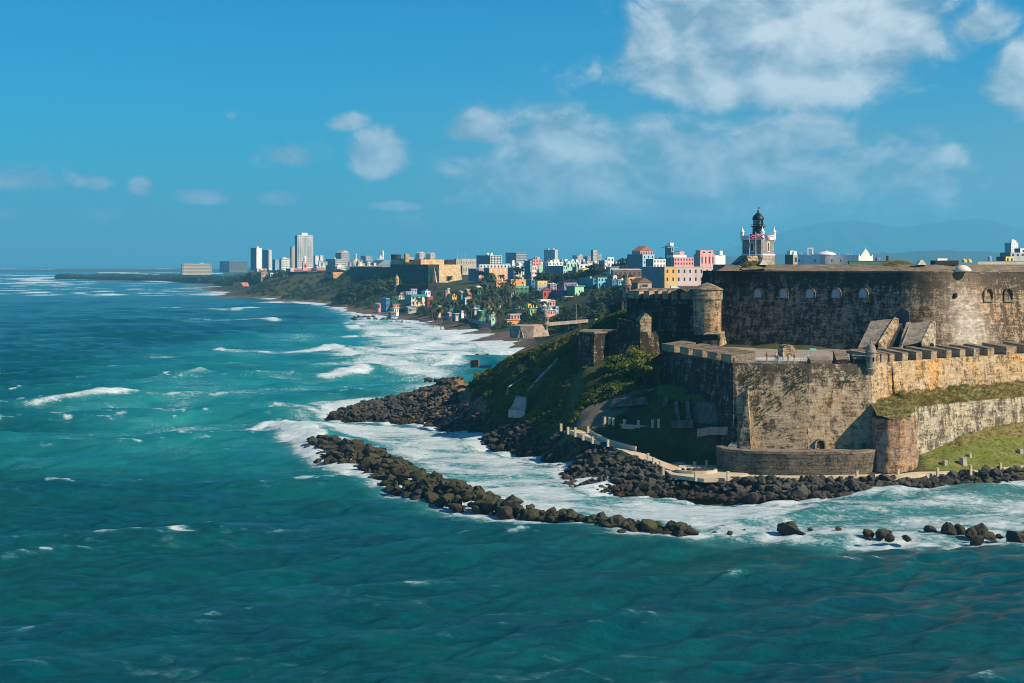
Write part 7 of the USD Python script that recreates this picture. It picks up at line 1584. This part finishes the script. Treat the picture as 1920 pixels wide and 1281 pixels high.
on_ = np.random.default_rng(4)
for k in range(74):
    px = on_.choice([on_.uniform(956, 1100), on_.uniform(1100, 1200)]); y1_ = on_.uniform(497, 515); w = on_.uniform(5, 10); h = on_.uniform(4, 9); col = on_.choice(['white', 'cream', 'sky', 'mint', 'pink', 'peach', 'yellow', 'grey', 'lilac'], p=[.34, .14, .1, .1, .08, .06, .04, .08, .06])
    B('small ' + str(col) + ' old town house ' + ('above the orange block' if px < 1010 else 'among the slate roofs' if px < 1100 else 'left of the big blue building'), px, px + w * .4, px + w, y1_ - h, y1_, np.interp(y1_, [497, 515], [1750, 1480]) + on_.uniform(-20, 20), str(col), left=str(on_.choice(['slate', 'dgrey', 'grey'])), cols=(2, 2), rows=2, name='town_house', group='old town houses between the larger roofs', extra=cubes(1) if k % 2 else None)
ln = np.random.default_rng(14)
for k in range(56):
    t_ = ln.random(); px = ln.uniform(815, 1060); py = 545 + 50 * ln.random(); w = ln.uniform(5, 9.5); h = ln.uniform(4, 6.5); col = ln.choice(['white', 'cyan', 'green', 'yellow', 'pink', 'blue', 'peach', 'lime', 'mauve', 'teal', 'salmon', 'beige'])
    B('small ' + str(col) + ' house half hidden by palms, ' + ('left' if px < 890 else 'middle' if px < 970 else 'right') + ' of the grove, ' + ('uphill' if py < 570 else 'near the beach'), px, px + w * .4, px + w, py - h, py, np.interp(py, [540, 565, 600], [1285, 1150, 1030]), str(col), left=str(ln.choice(['forest', 'slate', 'brown', 'blue'])), cols=(1, 2), rows=1, roof=str(ln.choice(['flat', 'slab', 'shed'])), group='painted houses half hidden in the palm grove')
# ---- distant fort
S_FARD = stone('far_fort_shaded', (.055, .045, .036), (.045, .036, .028), (.014, .015, .014), amount=.7, ochre=.05, seed=31., fine=.25); S_FARL = stone('far_fort_lit', (.55, .42, .25), (.48, .32, .16), (.2, .15, .09), amount=.35, ochre=.25, seed=32., fine=.3)  # shaded and sunlit copies of the fort stone, light put into the colours
ff = thing('distant_fort', 'massive distant fort with dark left wall and sunlit tan face above the houses', 'fort'); FY_ = 1600.0
def fz(y, Y=FY_): return PZ(y, Y)
fr0, fr1, fr2 = P2(733, 1680), P2(813, 1590), P2(862, 1655)
def fwall(a, b_, zb_, zt_, mat, nm, bat_=3.0, seed=1, inw=30):
    n_ = -off(a, b_, 1.0); i_ = off(a, b_, inw); part(ff, nm, frustum([a + n_ * bat_, b_ + n_ * bat_, b_ + i_, a + i_], [a, b_, b_ + i_, a + i_], zb_, zt_, step=3.5, rough=.5, seed=seed, scale=.15), mat, smooth=40)
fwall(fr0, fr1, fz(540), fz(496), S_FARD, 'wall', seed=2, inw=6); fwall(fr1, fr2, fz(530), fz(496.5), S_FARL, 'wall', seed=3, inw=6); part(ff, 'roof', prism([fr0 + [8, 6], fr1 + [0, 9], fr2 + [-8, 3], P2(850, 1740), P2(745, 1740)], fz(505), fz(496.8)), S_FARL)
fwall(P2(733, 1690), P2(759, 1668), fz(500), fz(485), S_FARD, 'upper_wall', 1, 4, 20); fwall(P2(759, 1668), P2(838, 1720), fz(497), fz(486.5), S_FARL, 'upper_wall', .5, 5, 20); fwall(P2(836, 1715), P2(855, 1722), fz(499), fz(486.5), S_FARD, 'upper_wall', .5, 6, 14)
part(ff, 'round_tower', lathe([(5.4, fz(487)), (5.3, fz(478)), (5.6, fz(477.6)), (5.6, fz(476.4)), (5.0, fz(476.2))], 22, P2(742.5, 1685)), S_FARD, smooth=35)
part(ff, 'gate_turret', box(PX(762, 1665), 1668, fz(492), 4, 5, 9, .4), S_FARL); part(ff, 'gate_block', box(PX(769, 1668), 1672, fz(487), 6, 5, 3, .4), S_FARL)
lw0, lw1 = P2(656, 1990), P2(737, 1690); fwall(lw0, lw1, fz(530, 1800), fz(501, 1750), S_FARD, 'outer_wall', 3, 7, 10)
for k in range(12):
    q = lw0 + (lw1 - lw0) * (.12 + .055 * k); n_ = off(lw0, lw1, 7); part(ff, 'merlon', slab(q, q + (lw1 - lw0) * .034, n_, fz(501.4, q[1]), fz(499.3, q[1]), fz(501.4, q[1]), fz(498.6, q[1])), S_FARL)
fwall(P2(743, 1500), P2(803, 1440), fz(549, 1470), fz(535, 1470), S_FARD, 'low_wall', 1, 8, 10); sentry(ff, P2(744, 1499), PZ(535, 1499), 2.0, S_FARL, 5.5)
fwall(P2(803, 1445), P2(842, 1500), fz(541, 1470), fz(531.5, 1470), S_FARD, 'low_wall', 1, 9, 10)
domed = thing('domed_hall', 'cream conical dome with a lantern rising behind the merlons of the distant fort', 'dome'); dq = P2(667, 2500)
part(domed, 'dome', lathe([(9.5, PZ(499, 2500)), (9.3, PZ(494, 2500)), (6.5, PZ(490, 2500)), (3.2, PZ(487, 2500)), (2.1, PZ(485.5, 2500))], 20, dq), paint(C['cream']), smooth=40); part(domed, 'lantern', lathe([(2.0, PZ(486, 2500)), (1.6, PZ(479.5, 2500)), (2.0, PZ(479, 2500)), (1.5, PZ(477, 2500)), (.2, PZ(475.5, 2500))], 10, dq), paint(C['beige']))
sc_ = thing('white_memorial', 'white curved memorial sculpture on a flat roofed hall on the skyline', 'monument'); sq = P2(713, 3000)
part(sc_, 'hall', prism([P2(691, 3000), P2(735, 3000), P2(735, 3060), P2(691, 3060)], PZ(497, 3000), PZ(488, 3000)), paint((.45, .52, .58))); part(sc_, 'plinth', prism([P2(706, 2990), P2(720, 2990), P2(720, 3010), P2(706, 3010)], PZ(488, 3000), PZ(485.5, 3000)), paint(C['white']))
for q0, top, r_ in ((P2(717.5, 3000), 469, 3.0), (P2(713, 3000), 477, 3.4)): part(sc_, 'sail', lathe([(r_ * .6, PZ(486, 3000)), (r_ * .9, PZ(top + 8, 3000)), (r_ * .8, PZ(top + 3, 3000)), (.3, PZ(top, 3000))], 10, q0), paint(C['white']), smooth=True)
for k, px in enumerate((857.5, 865, 873)): single('flag_mast', cyl([*P2(px, 1800), PZ(486, 1800)], [*P2(px, 1800), PZ(472.5, 1800)], .22, .12, 6), POLE, ('left', 'middle', 'right')[k] + ' of three thin masts on the cream barracks', 'mast')
# cliff walls of the shore to the left
def seawall(name, label, pts, top, base_, Y, mat, cat='wall', inw=14):
    t_ = thing(name, label, cat)
    for k in range(len(pts) - 1): a, b_ = P2(*pts[k]), P2(*pts[k + 1]); i_ = off(a, b_, inw); part(t_, 'wall', frustum([a - i_ * .25, b_ - i_ * .25, b_ + i_, a + i_], [a, b_, b_ + i_, a + i_], PZ(base_, Y), PZ(top, Y), step=4, rough=.8, seed=k + 90, scale=.12), mat, smooth=40)
    return t_
seawall('cliff_wall', 'long dark town wall along the cliff top left of the distant fort', [(541, 2080), (600, 2050), (660, 1975)], 510, 536, 2040, S_FARD)
seawall('orange_bastion', 'orange sunlit bastion face on the cliff left of the domed hall', [(624, 1985), (651, 1990)], 510.5, 522, 1985, stone('orange_far', (.58, .33, .15), (.5, .25, .1), (.25, .17, .08), amount=.3, ochre=.3, seed=33., fine=.3))
seawall('tan_bastion', 'tan sunlit bastion face at the head of the cliff slope', [(526, 2080), (547, 2085)], 525, 532, 2080, S_FARL)
seawall('red_wall', 'short red brown wall end sticking out of the coastal wood', [(452, 2300), (464, 2315)], 530, 537, 2300, stone('red_far', (.42, .2, .12), (.35, .15, .09), (.12, .08, .05), amount=.3, ochre=.2, seed=34., fine=.3))
sw = seawall('sea_battery', 'small grey sea battery wall with a sentry box at the foot of the dark cliff', [(577, 1850), (612, 1835)], 557, 569, 1840, stone('grey_far', (.28, .27, .25), (.24, .22, .2), (.12, .12, .11), amount=.4, ochre=0, seed=35., fine=.3), 'battery'); sentry(sw, P2(581, 1850), PZ(557, 1850), 1.9, S_FARL, 2.6)
# shore walls and the near sentry on the low wall
bw = thing('beach_wall', 'long purple painted wall behind the beach', 'wall'); bp_ = [(818, 592, 1170), (860, 595, 1100), (895, 601, 1030), (922, 610, 965)]
for k in range(3): a, b_ = W(*bp_[k]), W(*bp_[k + 1]); part(bw, 'wall', hexa(np.array([[a[0], a[1], a[2] - 2.2], [b_[0], b_[1], b_[2] - 2.2], [b_[0], b_[1] + 1, b_[2] - 2.2], [a[0], a[1] + 1, a[2] - 2.2]]), np.array([[a[0], a[1], a[2] + .3], [b_[0], b_[1], b_[2] + .3], [b_[0], b_[1] + 1, b_[2] + .3], [a[0], a[1] + 1, a[2] + .3]])), paint((.24, .17, .27)))
pw = seawall('shore_bastion', 'low pale shore bastion wall with a sentry box below the houses', [(966, 640), (976, 622), (1024, 640)], 610, 632, 630, S_SENTRY, 'bastion', 5); pw2 = [W(1024, 606, 640), W(1075, 602, 690), W(1120, 598, 720)]
for k in range(2): a, b_ = pw2[k], pw2[k + 1]; part(pw, 'pale_wall', hexa(np.array([[a[0], a[1], a[2] - 1.2], [b_[0], b_[1], b_[2] - 1.2], [b_[0], b_[1] + 1, b_[2] - 1.2], [a[0], a[1] + 1, a[2] - 1.2]]), np.array([[a[0], a[1], a[2] + .2], [b_[0], b_[1], b_[2] + .2], [b_[0], b_[1] + 1, b_[2] + .2], [a[0], a[1] + 1, a[2] + .2]])), S_SENTRY)
sentry(pw, P2(1023.5, 520), PZ(607, 520), .95, S_SENTRY, 1.9)
single('broken_wall', rough_slab(hexa(np.array([W(1148, 592, 450), W(1166, 590, 440), W(1170, 590, 446), W(1150, 592, 456)]), np.array([W(1140, 574, 450), W(1166, 566, 440), W(1170, 566, 446), W(1144, 574, 456)])), .15, 4, 1), S_SHADE, 'broken dark wall stub on the green ridge left of the bastion', 'wall')
single('lamp_post', cyl([*P2(1081, 720), PZ(600, 720)], [*P2(1081, 720), PZ(570, 720)], .16, .1, 6), CONC, 'thin pale pole standing at the foot of the green slope', 'pole')
# ================================================================== small things near the fort
def post(px, yb, yt, Y=None, z=None, w=.42, label='', group=None, mat=None):
    c = G(px, yb, z) if Y is None else W(px, yb, Y); h = (yb - yt) / F * c[1]
    t_ = thing('stone_post', label, 'post', group); part(t_, 'shaft', rough_slab(box(c[0], c[1], c[2] - .4, w, w, h + .4 - .12, .3), .02, int(px), .5), mat or CONC_WARM); part(t_, 'cap', box(c[0], c[1], c[2] + h - .12, w * 1.18, w * 1.18, .14, .3), mat or CONC_WARM)
    return c
GP = 'concrete posts along the promenade'
near = [(1607, 893, 883, 2.6), (1684, 890, 880, 2.6), (1758, 889.5, 877.5, 2.35), (1820, 888, 872, 2.1), (1876, 880, 868, 2.05), (1365, 898, 884, 2.65), (1304.5, 898, 885.5, 2.65), (1243.5, 887, 875, 2.9), (1238, 875, 865, 3.2), (1225, 868, 858, 3.7), (1215, 862, 850.5, 4.0), (1140, 834, 825, 5.7), (1111, 828.5, 819, 6.1), (1093.5, 822, 813, 6.4), (1078.5, 816, 802, 6.6), (1065, 811, 801, 6.7), (1052, 805, 795, 6.8), (1102.5, 808, 800, 6.9)]
TXT = ['right of the apron wall middle', 'at the right end of the dark apron wall', 'just right of the red buttress foot', 'before the big lawn block', 'farthest right before the lawn', 'left in front of the apron wall', 'in front of the round stone bed', 'tallest one left of the round bed', 'with a brown cap left of the round bed', 'second above the round bed', 'third above the round bed', 'at the shadow edge of the ramp', 'middle of the lit ramp', 'left middle of the lit ramp', 'where the ramp meets the boulders', 'near the top of the ramp', 'leftmost at the head of the path', 'on the inner side of the ramp head']
for (px, yb, yt, z), tx in zip(near, TXT): post(px, yb, yt, z=z, label='concrete promenade post ' + tx)
for k, (px, yb, yt, tx) in enumerate([(1134, 793, 782, 'leftmost'), (1143, 793, 783, 'second'), (1150, 794, 784, 'third'), (1171, 797, 786, 'fourth, beside the bright bush'), (1197.5, 799, 788, 'fifth, behind the right bush'), (1224, 799, 787, 'sixth, in the shade'), (1235, 799, 786, 'last, widest in the shade')]): post(px, yb, yt, Y=338 - k * 2.2, label='upper path post, ' + tx + ' in its row')
def kerb(name, label, pts, h, w=.3, mat=None):
    t_ = thing(name, label, 'wall')
    for k in range(len(pts) - 1):
        a, b_ = pts[k], pts[k + 1]; n_ = off(a[:2], b_[:2], w); part(t_, 'wall_section', hexa(np.array([[*a[:2], a[2] - .8], [*b_[:2], b_[2] - .8], [*(b_[:2] + n_), b_[2] - .8], [*(a[:2] + n_), a[2] - .8]]), np.array([[*a[:2], a[2] + h], [*b_[:2], b_[2] + h], [*(b_[:2] + n_), b_[2] + h], [*(a[:2] + n_), a[2] + h]])), mat or CONC_WARM)
kerb('ramp_wall', 'low concrete wall on the inner side of the sloping path', [G(1103, 808, 6.6), G(1120, 818, 6.3), G(1140, 827, 5.9), G(1165, 834, 5.5), G(1192, 841, 5.2)], .35)
kerb('upper_path_wall', 'pale low wall of the upper path above the dark bank', [W(1130, 794, 339), W(1160, 796, 335.5), W(1200, 799.5, 330.5), W(1240, 801, 326.5)], .15, .5)
kerb('pink_stair_wall', 'pinkish low wall left of the stone stair', [W(1307, 812, 318), W(1330, 808, 315), W(1376, 808, 311)], .75, .4, plain('pinkish_plaster', (.34, .22, .17), .9, .1, .15))
# round bed of stones
rb = thing('round_bed', 'oval concrete ring filled with dark stones at the bend of the promenade', 'planter'); rc = G(1306, 884, 2.8); ra, rb_ = 3.9, 3.2
an = np.linspace(0, 2 * math.pi, 40, endpoint=False); ro = Polygon(np.column_stack([rc[0] + ra * np.cos(an), rc[1] + rb_ * np.sin(an)])); ri = Polygon(np.column_stack([rc[0] + (ra - .45) * np.cos(an), rc[1] + (rb_ - .45) * np.sin(an)]))
m = trimesh.creation.extrude_polygon(ro.difference(ri), .95, engine='earcut'); m.apply_translation((0, 0, 2.3)); part(rb, 'ring', m, CONC_WARM); m = trimesh.creation.extrude_polygon(ri, .4, engine='earcut'); m.apply_translation((0, 0, 2.3)); part(rb, 'soil', m, GRAVEL)
for k in range(46):
    a_, r_ = rr.uniform(0, 6.28), math.sqrt(rr.random()) * .85; part(rb, 'stone', placed(PROTO[k % 14], rc[0] + (ra - .7) * r_ * math.cos(a_), rc[1] + (rb_ - .7) * r_ * math.sin(a_), 2.95 + rr.uniform(0, .2), rr.uniform(.25, .48), rr), ROCK_SHORE)
post(1303, 875, 866, z=2.75, label='concrete post behind the round bed, left one'); post(1325, 875, 863, z=2.75, label='concrete post behind the round bed, taller right one')
# lawn blocks
for (px0, px1, yt, yb, lab, tap) in [(1767, 1776, 863, 872, 'small square stone block nearest the path on the lawn', 1), (1799, 1813, 858, 871, 'largest tapering stone block on the lawn', .8), (1815, 1822, 850, 857, 'small stone block behind the largest one on the lawn', 1), (1908, 1918, 842, 849.5, 'stone block at the right edge of the lawn', 1)]:
    z = gz(PX((px0 + px1) / 2, 310), 310)[0]; c = None
    for Y in np.arange(295, 345, .1):
        if PZ(yb, Y) <= gz(PX((px0 + px1) / 2, Y), Y)[0]: c = W((px0 + px1) / 2, yb, Y); break
    w = (px1 - px0) / F * c[1] * .8; h = (yb - yt) / F * c[1]
    q = lambda s, z_: np.array([[c[0] - w * s / 2, c[1] - w * s / 2, z_], [c[0] + w * s / 2, c[1] - w * s / 2, z_], [c[0] + w * s / 2, c[1] + w * s / 2, z_], [c[0] - w * s / 2, c[1] + w * s / 2, z_]])
    m = hexa(q(1, c[2] - .5), q(tap, c[2] + h)); m.apply_transform(trimesh.transformations.rotation_matrix(.5, (0, 0, 1), c)); single('stone_block', rough_slab(m, .03, int(px0), .4), CONC, lab, 'stone block')
# ruins on the slope
def ruin(name, label, quad_b, quad_t, mat, cat='ruin'): 
    m = hexa(np.array(quad_b), np.array(quad_t)); m.invert() if m.volume < 0 else None
    return single(name, rough_slab(m, .1, int(quad_b[0][0] * 7) % 97, .7), mat, label, cat)
bk = thing('concrete_bunker_block', 'tilted grey concrete block standing at the foot of the dark slope', 'concrete block')
for nm, b4, t4 in (('lower_block', [W(953, 783, 379), W(984, 784, 377), W(989, 778, 381), W(958, 778, 383)], [W(953, 768, 379), W(984, 770, 377), W(989, 764, 381), W(958, 764, 383)]), ('upper_slab', [W(957, 768, 379.5), W(985, 770, 377.5), W(989, 764, 380), W(961, 764, 382)], [W(968, 743, 381), W(987, 746, 379), W(989, 745, 380), W(970, 742, 382)])):
    m = hexa(np.array(b4), np.array(t4)); m.invert() if m.volume < 0 else None; part(bk, nm, rough_slab(m, .08, 5, .6), CONC)
ruin('ledge_block', 'square dark block on top of the rocky point', [W(882, 690, 462), W(897, 688, 460), W(900, 686, 464), W(885, 687, 466)], [W(882, 676, 462), W(897, 675, 460), W(900, 675, 464), W(885, 675, 466)], S_BLOCK)
ruin('ruin_wall', 'long pale ruined wall in shade above the gravel slope', [W(1143, 764, 345), W(1215, 759, 339), W(1218, 756, 341), W(1148, 759, 347)], [W(1150, 749, 346), W(1212, 744, 340), W(1215, 743, 342), W(1152, 747, 348)], CONC_DARK)
ruin('ruin_pier', 'leaning concrete pier under the corner of the grass shelf', [W(1240, 768, 335), W(1250, 768, 333), W(1252, 764, 335), W(1243, 764, 337)], [W(1246, 745, 336), W(1254, 745, 334), W(1256, 744, 336), W(1248, 744, 338)], CONC_DARK)
ruin('ruin_wall', 'broad stained retaining wall below the grass shelf, left of the prow tower', [W(1270, 792, 327), W(1372, 796, 314.5), W(1378, 790, 318), W(1275, 786, 332)], [W(1276, 752, 330), W(1372, 757, 317), W(1376, 755, 320), W(1280, 750, 333)], CONC_DARK)
for k, (px, w) in enumerate([(1268, 8), (1288, 9)]): ruin('ruin_slab', ('first', 'second')[k] + ' slanting concrete slab leaning on the stained retaining wall', [W(px, 796, 325 - k*2), W(px + w, 796, 324 - k*2), W(px + w + 1, 792, 327 - k*2), W(px + 1, 792, 328 - k*2)], [W(px - 3, 752, 328.5 - k*2), W(px + w - 5, 752, 327.5 - k*2), W(px + w - 4, 751, 330 - k*2), W(px - 2, 751, 331 - k*2)], CONC_DARK)
ruin('ruin_foundation', 'low stepped foundation by the upper path in shade', [W(1258, 803, 325), W(1300, 803, 321), W(1304, 797, 324), W(1262, 797, 328)], [W(1258, 788, 325), W(1300, 788, 321), W(1304, 786, 324), W(1262, 786, 328)], CONC_DARK)
ft = thing('slope_stair', 'thin worn concrete stair running up the dark slope', 'stair'); wl = [(992, 765, 390), (1010, 748, 392), (1024, 738, 394), (1040, 724, 396), (1047, 715, 397)]
for k in range(len(wl) - 1): a, b_ = W(*wl[k]), W(*wl[k + 1]); a[2], b_[2] = gz(a[0], a[1])[0], gz(b_[0], b_[1])[0]; n_ = off(a[:2], b_[:2], .8); part(ft, 'flight', hexa(np.array([[*a[:2], a[2] - .5], [*b_[:2], b_[2] - .5], [*(b_[:2] + n_), b_[2] - .5], [*(a[:2] + n_), a[2] - .5]]), np.array([[*a[:2], a[2] + .55], [*b_[:2], b_[2] + .55], [*(b_[:2] + n_), b_[2] + .55], [*(a[:2] + n_), a[2] + .55]])), CONC)
hr = thing('slope_handrail', 'bent thin metal handrail on the dark slope above the concrete block', 'handrail'); hp = [(950, 741, 392), (953, 726, 393), (975, 712, 398), (1003, 694, 404)]
for k in range(3): a, b_ = W(*hp[k]), W(*hp[k + 1]); part(hr, 'bar', cyl(a, b_, .12, n=5), CONC)
br = thing('bench_rail', 'small pale metal bench frame left of the apron wall on the path', 'bench'); bb = G(1407, 885, 2.65)
part(br, 'rail', cyl(bb + [-.65, 0, .85], bb + [.65, 0, .85], .06, n=6), RAILC); part(br, 'leg', cyl(bb + [-.65, 0, 0], bb + [-.65, 0, .85], .05, n=6), RAILC); part(br, 'leg', cyl(bb + [.65, 0, 0], bb + [.65, 0, .85], .05, n=6), RAILC)
# ---- visitors on the deck
import manifold3d as m3
def person(c, facing, pose, label, shirt, trousers, h=1.7):
    ca, sa = math.cos(facing), math.sin(facing)
    def w(p): x, y, z = p; return np.array([c[0] + (ca * x - sa * y) * h / 1.7, c[1] + (sa * x + ca * y) * h / 1.7, c[2] + z * h / 1.7])
    J = dict(pel=(0, 0, .92, .14), che=(0, .02, 1.28, .15), nec=(0, .02, 1.45, .065), hed=(0, .04, 1.58, .10), top=(0, .03, 1.64, .09), ls=(-.18, .02, 1.38, .07), rs=(.18, .02, 1.38, .07), lh=(-.09, 0, .9, .10), rh=(.09, 0, .9, .10),
             lk=(-.10, .05 + pose * .12, .5, .07), rk=(.10, .05 - pose * .06, .5, .07), la=(-.11, pose * .18, .07, .05), ra=(.11, -pose * .2, .07, .05), lt=(-.12, pose * .18 + .16, .04, .04), rt=(.12, -pose * .2 + .16, .04, .04), le=(-.25, -.02 + .05 * pose, 1.12, .05), re=(.25, .02, 1.12, .05), lw=(-.24, .12 + .1 * pose, .9, .038), rw=(.24, .14, .92, .038))
    B_ = [('pel', 'che'), ('che', 'nec'), ('nec', 'hed'), ('hed', 'top'), ('che', 'ls'), ('che', 'rs'), ('pel', 'lh'), ('pel', 'rh'), ('lh', 'lk'), ('rh', 'rk'), ('lk', 'la'), ('rk', 'ra'), ('la', 'lt'), ('ra', 'rt'), ('ls', 'le'), ('rs', 're'), ('le', 'lw'), ('re', 'rw')]
    def hull(names, grow=0): return m3.Manifold.batch_hull([m3.Manifold.sphere((J[n][3] + grow) * h / 1.7, 10).translate(w(J[n][:3])) for n in names])
    body = m3.Manifold()
    for a, b_ in B_: body = body + hull([a, b_])
    t_ = thing('person', label, 'person'); part(t_, 'body', body, paint((.42, .26, .18)), smooth=50)
    part(t_, 'shirt', hull(['pel', 'che', 'ls', 'rs'], .018) + hull(['ls', 'le'], .015) + hull(['rs', 're'], .015), paint(shirt), smooth=50); part(t_, 'trousers', hull(['lh', 'rh', 'pel'], .02) + hull(['lh', 'lk'], .018) + hull(['rh', 'rk'], .018) + hull(['lk', 'la'], .014) + hull(['rk', 'ra'], .014), paint(trousers), smooth=50)
    hd = w(J['top'][:3]); part(t_, 'hair', hull(['top'], .022).trim_by_plane((0, 0, 1), hd[2] - .01), paint((.03, .02, .015)), smooth=50)
zd = ZP - .02
for px, Y, fa, po, lab, sh_, tr_ in [(1395, 316, 2.5, .4, 'person in a pale shirt at the left corner of the visitors deck', (.6, .62, .62), (.08, .1, .2)), (1413, 318, 1.0, 1, 'person in dark clothes walking on the left part of the deck', (.05, .05, .06), (.1, .09, .08)), (1438, 321, 3.3, .3, 'person in a red top near the back wall of the deck', (.45, .08, .06), (.3, .26, .2)), (1455, 322, .4, .8, 'person in a tan shirt left of the hut', (.45, .33, .2), (.12, .12, .14)),
                                    (1459, 312, 3.0, .2, 'person in a blue shirt at the front rail of the deck', (.1, .2, .4), (.5, .48, .42)), (1478, 314, 2.2, .6, 'person in white at the front rail below the hut', (.7, .7, .7), (.15, .2, .32)), (1489, 320, 5, .5, 'person in a pink shirt right of the hut door', (.6, .3, .32), (.1, .1, .12)), (1468, 324, 1.4, .4, 'person in an orange shirt before the hut', (.6, .28, .08), (.2, .2, .2))]:
    person(np.array([PX(px, Y), Y, zd]), fa, po, lab, sh_, tr_)
tnt = thing('sun_shade', 'small turquoise canopy right of the visitors deck', 'canopy'); tq = W(1524, 657, 332); part(tnt, 'canopy', box(tq[0], tq[1], tq[2], 1.3, 1.0, .35), paint((.2, .6, .6))); [part(tnt, 'leg', cyl([tq[0] + s * .55, tq[1], ZP - .1], [tq[0] + s * .55, tq[1], tq[2]], .05, n=5), RAILC) for s in (-1, 1)]
# grassy mounds on the fortress roof
for (x0, x1, yt, lab, Yc) in [(1388, 1440, 489.5, 'grass covered mound beside the lighthouse on the fortress roof', 377), (1648, 1722, 489, 'long grass covered mound on the fortress roof', 371)]:
    t_ = thing('grass_mound', lab, 'mound'); L = (x1 - x0) / F * Yc; gx, gy = np.meshgrid(np.linspace(-.5, .5, 34), np.linspace(-.5, .5, 16)); hh_ = np.maximum(0, 1 - (2 * np.hypot(gx, gy)) ** 2.2) * (PZ(yt, Yc) - PZ(501, Yc)) * (.75 + .6 * meshkit.fbm(np.stack([gx * 6, gy * 6, gx * 0], -1), 3, 4))
    part(t_, 'turf', sheet(PX((x0 + x1) / 2, Yc) + gx * L, Yc + gy * 6.5, PZ(502.5, Yc) + hh_), ROUGHGRASS, smooth=True)
    tf = np.column_stack([PX((x0 + x1) / 2, Yc) + vr.uniform(-.4, .4, 260) * L, Yc + vr.uniform(-.4, .4, 260) * 6.5]); u = (tf[:, 0] - PX((x0 + x1) / 2, Yc)) / L; v_ = (tf[:, 1] - Yc) / 6.5; hz2 = np.maximum(0, 1 - (2 * np.hypot(u, v_)) ** 2.2) * (PZ(yt, Yc) - PZ(501, Yc)) * 1.02
    ms = []
    for k in range(260): bm = blades(k % 5 + 10, 8); bm.apply_translation((tf[k, 0], tf[k, 1], PZ(502.5, Yc) + hz2[k])); ms.append(bm)
    part(t_, 'grass', cat_mesh(ms), GRASS_BLADE, kind='stuff')
# scattered rocks in the shallows on the far side
for k, (px, py, s) in enumerate([(898, 661, 2.6), (905, 667, 2.2), (892, 668, 1.6), (912, 674, 3.2), (900, 677, 2.4), (920, 672, 2.2), (883, 674, 1.6), (816, 714, 1.8), (824, 716, 2.4), (838, 714, 2.8), (668, 601, 3.5), (690, 603, 3), (706, 600, 4), (722, 601, 4.5), (745, 604, 3), (735, 600, 3), (760, 606, 2.6), (675, 596, 4), (700, 595, 4)]):
    c = G(px, py); ms = [placed(PROTO[(k + j) % 14], c[0] + rr.normal() * s, c[1] + rr.normal() * s, rr.uniform(-.3, .2), s * rr.uniform(.35, .7), rr) for j in range(5)]
    single('reef_rock', cat_mesh(ms), ROCK_SHORE, 'low dark rock breaking the surf between the beach and the headland', 'rock', 'dark rocks in the surf off the beach')
